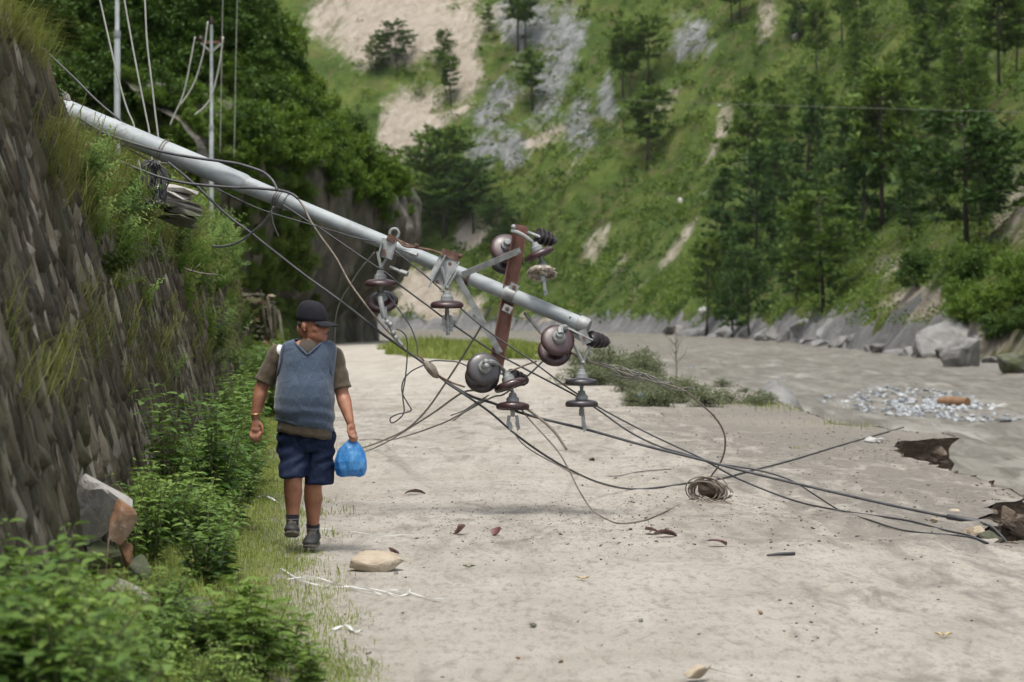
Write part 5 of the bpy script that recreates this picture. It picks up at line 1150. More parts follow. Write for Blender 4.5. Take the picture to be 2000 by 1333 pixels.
# the rock wrapped in wire
rk = G(1385, 982); rock('wire_wrapped_rock', rk + Vector((.02, .1, .09)), (.27, .2, .17), 501, M['earth'], 'dark rock wrapped in loops of wire on the road', 'rock', rot=(0, .1, .3))
mb = MB(); rg = random.Random(12)
for k in range(13):
    cx = rg.uniform(-.05, .06); rx, rz_ = rg.uniform(.10, .17), rg.uniform(.07, .13); t = rg.uniform(-.4, .4)
    mb.tube([rk + Vector((cx + rx * math.cos(a), .05 - .12 * math.cos(a + t) * rg.uniform(.8, 1.1), max(.012, .09 + rz_ * math.sin(a + t * .5)))) for a in np.linspace(0, 6.0, 18)], .0055, 5)
for k in range(4): mb.tube(catmull([rk + Vector((-.05, -.12, .05)), rk + Vector((-.12 + .05 * k, -.22, .02)), rk + Vector((-.02 + .06 * k, -.3, .012)), rk + Vector((.08, -.16, .03))], 5), .007, 5)
tag(mb.build_at('wire_bundle', Bw, True), 'bundle of brown wire loops wound round the dark rock', 'wire')

# ---------------- standing poles and their wires on the slope
def std_pole(px, top, bot, Y, w, lb, fork=False, mat='galv'):
    b = P(px, bot, Y); t = P(px, top, Y); e = thing('power_pole', b, lb, 'power pole', None); r = w / 2 / FPX * Y
    mb = MB(); m_ = b.lerp(t, .45); mb.tube([b - Vector((0, 0, 1)), m_, m_ + Vector((0, 0, .02)), t], [r * 1.15, r * 1.1, r * .85, r * .8], 14); mb.build('shaft', M[mat], e, 40)
    mb = MB(); mb.tube([m_ - Vector((0, 0, .1)), m_ + Vector((0, 0, .05))], r * 1.3, 14); mb.build('collar', M[mat], e, 40)
    if fork:
        for s in (-1, 1):
            mb = MB(); mb.bar(P(px, 102, Y), P(px + s * 21, 84, Y), .07, .07, (0, 1, 0)); mb.build('brace', M['galv_hw'], e)
            mb = MB(); mb.lathe([(0, .05), (.1, .09), (.2, .05)], P(px + s * 21, 82, Y), (0, 0, 1), 10); mb.build('insulator', M['porc'], e, 40)
        mb = MB(); mb.bar(P(px - 24, 84, Y + .1), P(px + 26, 82, Y + .1), .08, .08, (0, 1, 0)); mb.build('crossarm', M['red_oxide'], e)
        mb = MB(); mb.lathe([(0, .05), (.1, .08), (.3, .03)], P(px, 50, Y), (0, 0, 1), 10); mb.build('insulator', M['porc'], e, 40)
std_pole(229, -260, 330, 58, 11, 'plain grey steel pole rising out of frame behind the pole butt')
std_pole(413, 44, 415, 80, 8, 'grey steel pole with forked crossarm on the left slope', True)
def hang(pts, Y, r, lb, gr, mat=None): return cable('hanging_wire', [(a, b, Y) for a, b in pts], r, mat or M['wire_white'], lb, 'wire', gr)
hang([(180, -60), (195, 0), (212, 75), (230, 150), (247, 210), (262, 248), (268, 300), (274, 330)], 22.5, .011, 'left of three pale wires hanging behind the pole butt', 'pale wires')
hang([(236, -60), (243, 0), (257, 80), (272, 160), (284, 220), (292, 262), (297, 320)], 22.5, .011, 'middle of three pale wires hanging behind the pole butt', 'pale wires')
hang([(279, -60), (283, 0), (287, 80), (296, 160), (303, 220), (309, 270), (312, 330)], 22.5, .011, 'right of three pale wires hanging behind the pole butt', 'pale wires')
hang([(381, 72), (372, 120), (362, 170), (352, 200), (342, 222), (332, 245)], 50, .02, 'left slack wire below the forked pole', 'slack wires by the forked pole')
hang([(406, 42), (398, 100), (384, 150), (370, 180), (352, 205)], 50, .02, 'middle slack wire below the forked pole', 'slack wires by the forked pole')
hang([(436, 72), (428, 130), (414, 185), (400, 208), (380, 225)], 50, .02, 'right slack wire below the forked pole', 'slack wires by the forked pole')
hang([(436, -40), (434, 60), (432, 180), (430, 300)], 70, .012, 'left of two faint vertical wires right of the forked pole', 'faint vertical wires')
hang([(464, -40), (461, 100), (459, 220), (457, 310)], 70, .012, 'right of two faint vertical wires right of the forked pole', 'faint vertical wires')
cable('river_wire', [(680, 170, 150), (1000, 182, 120), (1230, 196, 100), (1500, 206, 85), (1750, 213, 75), (2040, 221, 66)], .011, M['cable_gr'], 'thin wire stretched across the valley in front of the far pines', 'wire', None)
# ================================================================== the walking man
PS = .0034                                  # metres per photo pixel at his distance
MAN = thing('person', Vector(((608 - 1000) / FPX * 16.05, 16.05, 0)), 'man in black cap, blue knit vest and navy shorts walking, looking aside', 'person')
def L3(px, py, y=0.0): return Vector(((px - 608) * PS, y, (1076 - py) * PS))
def cloth_mat(name, stops, sc=40, bsc=260, rough=.9, fold=.35):
    m, t, b, o = nt_new(name); v = coords(t, 'Object'); n = tex_noise(t, v, sc, 5, .7); w = tex_noise(t, v, bsc, 3, .6); f = tex_noise(t, coords(t, 'Object', (1, 1, .6)), 13, 3, .5, .7)
    t.links.new(ramp(t, n, stops), b.inputs['Base Color']); b.inputs['Roughness'].default_value = rough; b.inputs['Specular IOR Level'].default_value = .2
    b.inputs['Sheen Weight'].default_value = .15
    t.links.new(bump(t, f, fold, .03, bump(t, w, .4, .002)), b.inputs['Normal']); return m
def skin_mat():
    m, t, b, o = nt_new('tanned_skin'); v = coords(t, 'Object'); n = tex_noise(t, v, 14, 5, .6); f = tex_noise(t, v, 120, 4, .6)
    t.links.new(ramp(t, n, [(.3, (.18, .074, .041)), (.5, (.265, .116, .066)), (.72, (.33, .155, .093))]), b.inputs['Base Color'])
    b.inputs['Roughness'].default_value = .52; b.inputs['Subsurface Weight'].default_value = .12; b.inputs['Subsurface Radius'].default_value = (.012, .005, .003); b.inputs['Subsurface Scale'].default_value = .5
    t.links.new(bump(t, f, .2, .002), b.inputs['Normal']); return m
M['skin'] = skin_mat()
def knit_mat():
    m, t, b, o = nt_new('blue_knit'); v = coords(t, 'Object'); n = tex_noise(t, v, 160, 4, .7); lo = tex_noise(t, v, 7, 4, .6)
    sp = nd(t, 'ShaderNodeSeparateXYZ'); t.links.new(v, sp.inputs[0])
    def wave(expr):   # diagonal cable pattern
        a = nd(t, 'ShaderNodeMath', operation='MULTIPLY_ADD'); t.links.new(sp.outputs[0], a.inputs[0]); a.inputs[1].default_value = expr; t.links.new(sp.outputs[2], a.inputs[2])
        s = nd(t, 'ShaderNodeMath', operation='MULTIPLY'); t.links.new(a.outputs[0], s.inputs[0]); s.inputs[1].default_value = 34
        q = nd(t, 'ShaderNodeMath', operation='SINE'); t.links.new(s.outputs[0], q.inputs[0]); return ramp(t, q.outputs[0], [(.80, 0.0), (.99, .09)])
    c = ramp(t, n, [(.3, (.024, .036, .058)), (.5, (.044, .062, .092)), (.7, (.075, .098, .136))])
    c = mix(t, wave(1.9), c, (.13, .16, .20)); c = mix(t, wave(-1.9), c, (.13, .16, .20)); c = mix(t, ramp(t, lo, [(.4, 0.0), (.7, .3)]), c, (.045, .064, .098))
    t.links.new(c, b.inputs['Base Color']); b.inputs['Roughness'].default_value = .95; b.inputs['Specular IOR Level'].default_value = .15; b.inputs['Sheen Weight'].default_value = .25
    t.links.new(bump(t, n, .5, .004, bump(t, tex_noise(t, v, 11, 3, .5, .8), .4, .03)), b.inputs['Normal']); return m
M['knit'] = knit_mat()
M['shirt'] = cloth_mat('olive_brown_shirt', [(.3, (.052, .040, .026)), (.7, (.085, .067, .044))])
M['white_cloth'] = cloth_mat('white_cloth', [(.3, (.48, .48, .47)), (.7, (.62, .62, .60))])
M['navy'] = cloth_mat('navy_shorts', [(.3, (.004, .009, .026)), (.7, (.008, .016, .042))], 30, 300, .75, .55)
M['navy'].node_tree.nodes['Principled BSDF'].inputs['Sheen Weight'].default_value = 0
M['black_cloth'] = cloth_mat('black_cap_cloth', [(.3, (.006, .006, .009)), (.7, (.013, .013, .017))], 60, 400, .85, .15)
M['black_cloth'].node_tree.nodes['Principled BSDF'].inputs['Sheen Weight'].default_value = .02
M['sock'] = cloth_mat('dark_sock', [(.3, (.014, .014, .017)), (.7, (.03, .03, .035))]); M['shoe'] = pmat('scuffed_shoe', [(.3, (.010, .010, .010)), (.55, (.020, .020, .019)), (.75, (.05, .047, .043))], 22, .6, .3, 90, .002)
M['sole'] = pmat('dusty_sole', [(.3, (.07, .06, .05)), (.7, (.13, .115, .097))], 20, .85)
M['gold'] = pmat('brass_bangle', [(.3, (.40, .27, .11)), (.7, (.55, .40, .18))], 20, .35, metal=.8)
M['hair'] = pmat('cropped_grey_hair', [(.3, (.035, .028, .024)), (.7, (.09, .075, .065))], 60, .9)
M['lip'] = pmat('dark_lip', [(.3, (.05, .016, .012)), (.7, (.08, .026, .02))], 20, .5)
M['eye'] = pmat('dark_eye', [(.3, (.01, .008, .007)), (.7, (.02, .016, .014))], 10, .2)

def limb(mb, chain, seg=14):
    """chain of (point, rx, ry): smooth tapered limb"""
    pts = catmull([c[0] for c in chain], 5); n = len(pts); ts = np.linspace(0, len(chain) - 1, n); rr = np.interp(ts, range(len(chain)), [c[1] for c in chain])
    mb.tube(pts, list(rr), seg); mb.ball(pts[0], rr[0]); mb.ball(pts[-1], rr[-1]); return mb
shL, elL, wrL = L3(543, 692, .045), L3(510, 758, .05), L3(498, 815, .03)
shR, elR, wrR = L3(650, 697, .05), L3(668, 770, .02), L3(685, 823, -.07)
hpL, knL, anL = L3(580, 862, 0), L3(575, 938, -.10), L3(573, 1018, -.06)
hpR, knR, anR = L3(630, 862, 0), L3(612, 950, -.015), L3(610, 1040, .06)
body = MB()
# torso core (hidden under clothes), neck
def oval(c, hx_, yf, yb, n=28, pw=2.4):
    r = []
    for k in range(n):
        a = 2 * math.pi * k / n; ca_, sa_ = math.cos(a), math.sin(a); q = (abs(ca_) ** pw + abs(sa_) ** pw) ** (-1 / pw)
        r.append(Vector((c[0] + hx_ * ca_ * q, (yb if sa_ > 0 else yf) * sa_ * q + c[1], c[2])))
    return r
tors = [(.74, -.027, .155, .125, .125), (.85, -.038, .165, .145, .13), (1.0, -.042, .165, .150, .12), (1.15, -.036, .165, .125, .115), (1.28, -.022, .165, .100, .105), (1.36, -.012, .13, .075, .09), (1.40, -.008, .07, .06, .075)]
body.rings([oval((x0, 0, z), w, f, b_) for z, x0, w, f, b_ in tors])
limb(body, [(L3(604, 684, .025), .060, 0), (L3(605, 664, .020), .052, 0), (L3(608, 645, .010), .050, 0)])
def head_pt(x, y, z, yaw=R(-27)):
    c = Vector((.006, 0, 1.50)); v = (Vector((x, y, z)) - c) * 1.05; return c + Vector((v.x * math.cos(yaw) - v.y * math.sin(yaw), v.x * math.sin(yaw) + v.y * math.cos(yaw), v.z))
HR = Matrix.Rotation(R(-27), 3, 'Z')
for c, r in (((.004, 0, 1.525), (.093, .074, .092)), ((.030, 0, 1.475), (.070, .064, .075)), ((.056, 0, 1.430), (.055, .056, .050)), ((.084, 0, 1.406), (.026, .028, .024)), ((.098, 0, 1.434), (.016, .026, .010)), ((.098, 0, 1.449), (.016, .024, .010)), ((.02, 0, 1.425), (.06, .055, .04)),
             ((.084, 0, 1.512), (.020, .046, .013)), ((.100, 0, 1.490), (.016, .012, .028)), ((.114, 0, 1.473), (.018, .015, .014)), ((.100, -.012, 1.470), (.012, .008, .009)), ((.100, .012, 1.470), (.012, .008, .009)), ((.064, -.042, 1.472), (.028, .024, .024)), ((.064, .042, 1.472), (.028, .024, .024)),
             ((-.062, 0, 1.475), (.035, .055, .055)), ((.035, -.04, 1.435), (.05, .02, .035)), ((.035, .04, 1.435), (.05, .02, .035))):
    body.ball(head_pt(*c), tuple(q * 1.05 for q in r), HR)
for s in (-1, 1):
    body.ball(head_pt(-.012, s * .076, 1.488), (.020, .010, .032), HR @ Matrix.Rotation(s * .25, 3, 'Z')); body.ball(head_pt(-.004, s * .078, 1.465), (.010, .008, .012), HR)
limb(body, [(shL, .066, 0), (shL.lerp(elL, .45), .054, 0), (elL, .047, 0), (elL.lerp(wrL, .3), .049, 0), (elL.lerp(wrL, .75), .036, 0), (wrL, .029, 0)])
limb(body, [(shR, .066, 0), (shR.lerp(elR, .45), .054, 0), (elR, .046, 0), (elR.lerp(wrR, .3), .048, 0), (elR.lerp(wrR, .75), .035, 0), (wrR, .028, 0)])
limb(body, [(hpL, .080, 0), (hpL.lerp(knL, .5), .074, 0), (knL, .060, 0), (knL.lerp(anL, .28) + Vector((0, .018, 0)), .063, 0), (knL.lerp(anL, .62) + Vector((0, .01, 0)), .049, 0), (anL, .036, 0), (anL + Vector((0, 0, -.06)), .035, 0)])
limb(body, [(hpR, .080, 0), (hpR.lerp(knR, .5), .074, 0), (knR, .059, 0), (knR.lerp(anR, .28) + Vector((0, .02, 0)), .063, 0), (knR.lerp(anR, .62) + Vector((0, .01, 0)), .048, 0), (anR, .035, 0), (anR + Vector((0, 0, -.05)), .034, 0)])
# hands: palm and five fingers
def finger(mb, pts, r): mb.tube(catmull(pts, 4), list(np.linspace(r, r * .78, (len(pts) - 1) * 4 + 1)), 8); mb.ball(pts[-1], r * .8, None, 8, 6)
hw = wrL
body.ball(hw + Vector((.004, -.004, -.052)), (.034, .022, .052)); body.ball(hw + Vector((.002, -.008, -.085)), (.036, .022, .026))
for k, (dx, Lf) in enumerate(((-.028, .066), (-.009, .076), (.011, .072), (.029, .056))):
    b0 = hw + Vector((dx, -.006, -.094)); finger(body, [b0, b0 + Vector((dx * .1, -.016, -Lf * .45)), b0 + Vector((.004, -.012, -Lf * .8)), b0 + Vector((.012, .006, -Lf))], .0098)
finger(body, [hw + Vector((.026, -.01, -.035)), hw + Vector((.046, -.02, -.062)), hw + Vector((.052, -.026, -.088)), hw + Vector((.050, -.028, -.106))], .0112)
hw = wrR; dv = Vector((.16, 0, -.98)).normalized()
body.ball(hw + dv * .045, (.030, .032, .050)); body.ball(hw + dv * .078 + Vector((.004, 0, 0)), (.030, .040, .028))
for k, dy in enumerate((-.033, -.012, .010, .030)):
    b0 = hw + dv * .088 + Vector((.016, dy, 0)); finger(body, [b0, b0 + Vector((.014, -.002, -.022)), b0 + Vector((.004, -.004, -.040)), b0 + Vector((-.020, -.004, -.038)), b0 + Vector((-.026, -.004, -.022))], .0102)
finger(body, [hw + dv * .03 + Vector((-.012, -.026, 0)), hw + dv * .06 + Vector((-.020, -.042, 0)), hw + dv * .092 + Vector((-.010, -.048, 0)), hw + dv * .108 + Vector((.008, -.044, 0))], .0115)
remeshed(body, 'body', M['skin'], MAN, .0058, 5)
# eyes, brows, cropped hair
for s in (-1, 1):
    mb = MB(); mb.ball(head_pt(.0875, s * .031, 1.496), (.009, .013, .0065), HR); link('eye', mb.mesh('eye', M['eye'], True), MAN)
    mb = MB(); mb.ball(head_pt(.096, s * .030, 1.513), (.006, .022, .005), HR); link('eyebrow', mb.mesh('eyebrow', M['hair'], True), MAN)
mb = MB(); mb.ball(head_pt(.1085, 0, 1.4415), (.008, .024, .004), HR); link('mouth', mb.mesh('mouth', M['lip'], True), MAN)
mb = MB(); mb.ball(head_pt(-.030, 0, 1.512), (.064, .0765, .052), HR, 20, 12); link('hair', mb.mesh('hair', M['hair'], True), MAN)
# cap: crown, brim, button
mb = MB(); rg_ = []
for z, k in ((1.523, 1.0), (1.545, 1.01), (1.575, .985), (1.605, .90), (1.628, .76), (1.643, .56), (1.650, .34), (1.653, .12), (1.6535, .02)):
    rg_.append([head_pt(.004 + .101 * k * math.cos(a) - .004 * (z - 1.523) / .13, .083 * k * math.sin(a), z - .010 * math.cos(a) * k) for a in np.linspace(0, 2 * math.pi, 36, endpoint=False)])
mb.rings(rg_); cap = link('cap', mb.mesh('cap', M['black_cloth'], True), MAN)
mb = MB(); top_, bot_ = [], []
for r_ in (0, .25, .5, .75, 1):
    for a in np.linspace(-1.05, 1.05, 15):
        w = .080 + .006 * r_; x_ = .006 + .098 * math.cos(a) + .096 * r_ * math.cos(a * .78); y_ = .082 * math.sin(a) * (1 + .02 * r_)
        z_ = 1.524 - .018 * r_ - .10 * (y_ ** 2) / .08 - .010 * r_ * r_
        top_.append(head_pt(x_, y_, z_)); bot_.append(head_pt(x_, y_, z_ - .004))
n_ = 15; fs = []
for i in range(4):
    for j in range(n_ - 1): a = i * n_ + j; fs.append((a, a + n_, a + n_ + 1, a + 1)); fs.append((a + 75, a + 76, a + n_ + 76, a + n_ + 75))
for j in range(n_ - 1): fs.append((60 + j, 135 + j, 136 + j, 61 + j))
mb.add(top_ + bot_, fs); link('brim', mb.mesh('brim', M['black_cloth'], 50), cap)
mb = MB(); mb.ball(head_pt(.000, 0, 1.654), (.008, .008, .004)); link('button', mb.mesh('button', M['black_cloth'], True), cap)
# vest: shell over the torso with V-neck and slanted hem
vst = [(.83, -.042, .184, .160, .145), (.88, -.044, .190, .185, .148), (.95, -.044, .192, .202, .146), (1.02, -.043, .191, .204, .142), (1.10, -.040, .187, .188, .138), (1.18, -.034, .187, .152, .134), (1.25, -.026, .188, .136, .128), (1.30, -.020, .188, .122, .122), (1.345, -.018, .184, .104, .114), (1.372, -.016, .172, .088, .104), (1.392, -.013, .140, .076, .094), (1.405, -.012, .086, .068, .084)]
zs = np.array([v[0] for v in vst]); zi = np.linspace(.83, 1.405, 46); NR = 64; Vv_ = []
for z in zi:
    w, f_, b_, x0 = [np.interp(z, zs, [v[k] for v in vst]) for k in (2, 3, 4, 1)]
    ring = oval((x0, 0, z), w, f_, b_, NR, 2.5)
    for p in ring:
        k = sstep(.98, .84, z); p.z += float(k) * (-.20 * (p.x + .042)); Vv_.append(p)
Vv_ = np.array(Vv_); fl_ = grid_faces(len(zi), NR); nfix = []
for i in range(len(zi) - 1):
    for k in range(NR): nfix.append((i * NR + k, i * NR + (k + 1) % NR, (i + 1) * NR + (k + 1) % NR, (i + 1) * NR + k))
nfix = np.array(nfix)
Nn = Vv_ * np.array([1, 1, 0]); Nn = unit(Nn); fold_ = .010 * fbm(Vv_ * np.array([8, 8, 5]), 3, 7) + .006 * np.sin(Vv_[:, 2] * 70 + 6 * Vv_[:, 0] + 3 * fbm(Vv_ * 6, 2, 8)) * sstep(1.05, .88, Vv_[:, 2]); Vv_ = Vv_ + Nn * fold_[:, None]
cen = Vv_[nfix].mean(1); cut = (cen[:, 1] < -.02) & (cen[:, 2] > 1.305) & (np.abs(cen[:, 0] + .013) < (cen[:, 2] - 1.305) * 1.15 + .004)
vm = poly_mesh('vest', Vv_, nfix[~cut], M['knit'], True); vest = link('vest', vm, MAN); so_ = vest.modifiers.new('thick', 'SOLIDIFY'); so_.thickness = .008; so_.offset = 0
# ribbed edges of the vest: hem, armholes, neckline
mb = MB(); hem = [Vector(Vv_[k]) * 1.0 for k in range(NR)]; hm = [p + Vector((0, 0, .012)) for p in hem] + [hem[0] + Vector((0, 0, .012))]; mb.tube(hm, .010, 8, False); link('hem_rib', mb.mesh('hem_rib', M['knit'], True), vest)
mb = MB()
for s in (-1, 1): mb.tube(catmull([Vector((s * .108 - .012, -.030, 1.398)), Vector((s * .090 - .012, -.072, 1.380)), Vector((s * .048 - .013, -.112, 1.344)), Vector((-.014, -.128, 1.300))], 5), .008, 7)
for q in ([(557, 672, -.050), (553, 684, -.078), (551, 702, -.090), (547, 722, -.085), (544, 734, -.05)], [(652, 676, -.050), (650, 690, -.078), (647, 708, -.090), (648, 726, -.085), (650, 736, -.05)]): mb.tube(catmull([L3(*p) for p in q], 5), .008, 7)
link('neck_rib', mb.mesh('neck_rib', M['knit'], True), vest)
# shirt: collar inset, sleeves with white shoulder, lower hem
def cut_tube(mb, a, b, ra, rb, sx=1.0):
    n = 7; mb.tube([a.lerp(b, k / (n - 1)) for k in range(n)], [lerp(ra, rb, k / (n - 1)) + .0035 * math.sin(k * 2.3) for k in range(n)], 20, True)
shirt = link('shirt', None, MAN)
for s, sh, el, nm in ((-1, shL, elL, 0), (1, shR, elR, 1)):
    dr = (el - sh).normalized(); a = sh + Vector((-s * .02, 0, .006)); tip = sh + dr * ((.225 if nm else .215))
    mb = MB(); mb.ball(sh + Vector((s * .004, 0, .002)), (.070, .072, .066)); cut_tube(mb, sh + dr * .015, tip, .070, .070); remeshed(mb, 'sleeve', M['shirt'], shirt, .008, 4, fn=lambda V_, N_: V_ + N_ * (.004 * fbm(V_ * 22, 3, 3))[:, None])
    mb = MB(); mb.ball(sh + Vector((-s * .012, -.004, .012)), (.046, .070, .054), Matrix.Rotation(s * .35, 3, 'Y')); remeshed(mb, 'white_shoulder', M['white_cloth'], shirt, .008, 2)
mb = MB(); rg_ = []
for k, z in enumerate((.0, .03, .06, .10)):
    ring = oval((-.036, 0, .765 + z), .193 - .004 * k, .165, .146, 40, 2.5)
    for p in ring: p.z += -.16 * (p.x + .03) + .004 * math.sin(p.x * 60)
    rg_.append(ring)
mb.rings(rg_, False); hemo = link('shirt_tail', mb.mesh('shirt_tail', M['shirt'], True), shirt); q_ = hemo.modifiers.new('thick', 'SOLIDIFY'); q_.thickness = .005
mb = MB(); mb.rings([oval((-.012, .0, z), w, f, b_, 24, 2.2) for z, w, f, b_ in ((1.28, .10, .112, .10), (1.345, .100, .102, .09), (1.385, .080, .076, .08), (1.402, .068, .058, .072), (1.400, .060, .050, .064))]); link('shirt_collar', mb.mesh('shirt_collar', M['bark'], True), shirt)  # brown collar, darkened further to paint the shade inside the V-neck
# shorts
mb = MB(); mb.rings([oval((-.030, 0, z), w, f, b_, 28, 2.5) for z, w, f, b_ in ((.66, .190, .125, .125), (.74, .196, .137, .135), (.83, .184, .142, .135))])
def leg_tube(mb, top, bot, r0, r1, ysq=1.0):
    rg2 = []
    for k in range(9):
        t = k / 8; c = top.lerp(bot, t); r = lerp(r0, r1, t)
        rg2.append([c + Vector((r * math.cos(a), r * 1.08 * math.sin(a), .006 * math.sin(3 * a))) for a in np.linspace(0, 2 * math.pi, 24, endpoint=False)])
    mb.rings(rg2)
leg_tube(mb, L3(579, 866, 0), L3(573, 930, -.095), .104, .090); leg_tube(mb, L3(627, 866, 0), L3(623, 945, -.015), .098, .098)
def shorts_fold(V_, N_):
    f_ = .011 * fbm(V_ * np.array([13, 13, 6]), 3, 17) + .007 * np.sin(V_[:, 2] * 58 - V_[:, 0] * 40 + 4 * fbm(V_ * 7, 2, 18)) * sstep(.46, .6, V_[:, 2])
    return V_ + N_ * f_[:, None]
shorts = remeshed(mb, 'shorts', M['navy'], MAN, .008, 4, fn=shorts_fold)
mb = MB(); c = L3(547, 842, -.02); mb.add([c, c + Vector((.012, -.02, .002)), c + Vector((.020, -.03, -.05)), c + Vector((.0, -.01, -.055)), c + Vector((.006, .02, 0)), c + Vector((.01, .02, -.05))], [(0, 1, 2, 3), (4, 0, 3, 5)]); link('pocket_lining', mb.mesh('pocket_lining', M['white_cloth']), shorts)
# socks and shoes
def shoe(an, toe_dir, pitch, lab):
    e = link('shoe', None, MAN); rot = Matrix.Rotation(pitch, 3, 'X'); o_ = an + Vector((0, 0, -.085))
    def tr(p): d_ = rot @ (Vector(p) * 1.13); return o_ + Vector((d_.x + toe_dir * -d_.y * .35, d_.y, d_.z))
    mb = MB(); rg2 = []
    for y_, w, h_, z0_ in ((.085, .018, .05, .012), (.078, .032, .085, .006), (.05, .037, .088, .0), (.01, .038, .090, .0), (-.03, .040, .084, .0), (-.07, .044, .076, .0), (-.11, .047, .060, .0), (-.145, .043, .048, .003), (-.168, .030, .036, .008), (-.176, .012, .024, .014)):
        rg2.append([tr((w * math.cos(a) * (1 if math.sin(a) < 0 else (1 - .28 * math.sin(a))), y_, z0_ + .010 + (h_ * (.5 + .5 * math.sin(a)) if True else 0))) for a in np.linspace(0, 2 * math.pi, 18, endpoint=False)])
    mb.rings(rg2); up_ = link('upper', mb.mesh('upper', M['shoe'], True), e)
    mb = MB(); rg2 = []
    for z_, k in ((.004, .98), (.008, 1.0), (.018, 1.0), (.022, .96)):
        pr = [(.088, .0), (.08, .025), (.05, .034), (0, .035), (-.05, .038), (-.10, .044), (-.145, .040), (-.168, .027), (-.180, 0.0)]
        ring = [(w * k, y_ * k) for y_, w in pr] + [(-w * k, y_ * k) for y_, w in pr[-2:0:-1]]; rg2.append([tr((x_, y_, z_ + (.008 if y_ < -.16 else 0))) for x_, y_ in ring])
    mb.rings(rg2); link('sole', mb.mesh('sole', M['sole'], 50), e)
    for k in range(5):
        y_ = -.035 - .016 * k; z_ = .100 - .009 * k; mb = MB(); mb.tube(catmull([tr((-.024, y_, z_ - .010)), tr((-.008, y_ - .006, z_ + .003)), tr((.010, y_ + .004, z_ + .003)), tr((.024, y_, z_ - .010))], 3), .0035, 5); link('lace', mb.mesh('lace', M['cable_br'], True), e)
    return e
shoe(anL + Vector((-.004, 0, -.018)), .25, R(-9), 0); shoe(anR + Vector((.002, 0, -.012)), -.2, R(1), 1)
for an, dz in ((anL, .0), (anR, .0)):
    mb = MB(); mb.tube([an + Vector((0, 0, -.055)), an + Vector((0, 0, -.02)), an + Vector((0, -.002, .01)), an + Vector((0, -.001, .048)), an + Vector((0, -.001, .052))], [.040, .041, .0425, .047, .042], 16); sk = link('sock', mb.mesh('sock', M['sock'], 50), MAN)
    mb = MB(); mb.tube([an + Vector((0, -.001, .016)), an + Vector((0, -.001, .022))], .0452, 16); link('sock_stripe', mb.mesh('sock_stripe', M['rock_grey'], 50), sk)
mb = MB(); ctr = wrL + Vector((.002, .002, .018)); mb.tube([ctr + Vector((.036 * math.cos(a), .036 * math.sin(a), .003 * math.cos(a))) for a in np.linspace(0, 6.2832, 25)], .0045, 8, False); link('bangle', mb.mesh('bangle', M['gold'], True), MAN)

# ---------------- blue carrier bag in his hand
def bag_mat():
    m, t, b, o = nt_new('blue_plastic_film'); v = coords(t, 'Object'); n = tex_noise(t, coords(t, 'Object', (1, 1, .45)), 16, 5, .6, .8); lo = tex_noise(t, v, 9, 3, .5)
    t.links.new(ramp(t, n, [(.3, (.025, .15, .36)), (.5, (.05, .24, .50)), (.72, (.16, .40, .64))]), b.inputs['Base Color']); b.inputs['Roughness'].default_value = .32
    tr = nd(t, 'ShaderNodeBsdfTranslucent'); tr.inputs[0].default_value = (.06, .34, .80, 1); ms = nd(t, 'ShaderNodeMixShader'); ms.inputs[0].default_value = .38
    bn = bump(t, n, .9, .02, bump(t, lo, .5, .03)); t.links.new(bn, b.inputs['Normal']); t.links.new(bn, tr.inputs['Normal'])
    t.links.new(b.outputs[0], ms.inputs[1]); t.links.new(tr.outputs[0], ms.inputs[2]); t.links.new(ms.outputs[0], o.inputs[0]); return m
M['bag'] = bag_mat()
hand = wrR + dv * .115 + Vector((.0, 0, 0)) + MAN.location
bz0 = (1076 - 929) * PS; bx_c = (686 - 608) * PS + MAN.location.x; by_c = hand.y
BAG = thing('plastic_bag', Vector((bx_c, by_c, bz0)), 'bulging translucent blue plastic carrier bag in the man\'s hand', 'bag')
secs = [(0.0, .070, .040, 0), (.012, .098, .058, 0), (.05, .109, .075, .002), (.10, .106, .078, .004), (.15, .092, .066, .006), (.19, .070, .048, .008), (.215, .048, .034, .010), (.235, .030, .022, .012), (.250, .018, .015, .014), (.262, .013, .012, .016)]
zz_ = np.linspace(0, .262, 40); NB = 72; rg2 = []
for z in zz_:
    w = np.interp(z, [s[0] for s in secs], [s[1] for s in secs]); d_ = np.interp(z, [s[0] for s in secs], [s[2] for s in secs]); ox = np.interp(z, [0, .19, .262], [0, .004, hand.x - bx_c])
    ring = []
    for k in range(NB):
        a = 2 * math.pi * k / NB; wr_ = .5 * float(fbm(np.array([math.cos(a) * 2.2, math.sin(a) * 2.2, z * 5.0]), 3, 23)) + .9 * (abs(float(vnoise(np.array([math.cos(a) * 4.2, math.sin(a) * 4.2, z * 2.2]), 29))) - .3) * float(sstep(.05, .2, z))
        q = 1 + .20 * wr_; sq = (abs(math.cos(a)) ** 2.6 + abs(math.sin(a)) ** 2.6) ** (-1 / 2.6)
        ring.append(BAG.location + Vector((ox + w * math.cos(a) * sq * q, d_ * math.sin(a) * sq * q, z + .006 * math.sin(3 * a) * (z < .03))))
    rg2.append(ring)
mb = MB(); mb.rings(rg2); mb.build('film', M['bag'], BAG, True)
for s in (-1, 1):
    mb = MB(); t0 = BAG.location + Vector((hand.x - bx_c + s * .012, 0, .25)); mb.tube(catmull([t0, t0 + Vector((s * .012, -.02, .022)), hand + Vector((.004, -.01, .004)), hand + Vector((.002, .012, .006))], 4), [.010, .009, .008, .008, .007, .007, .007, .007, .007, .007, .007, .007, .007], 8); mb.build('handle', M['bag'], BAG, True)
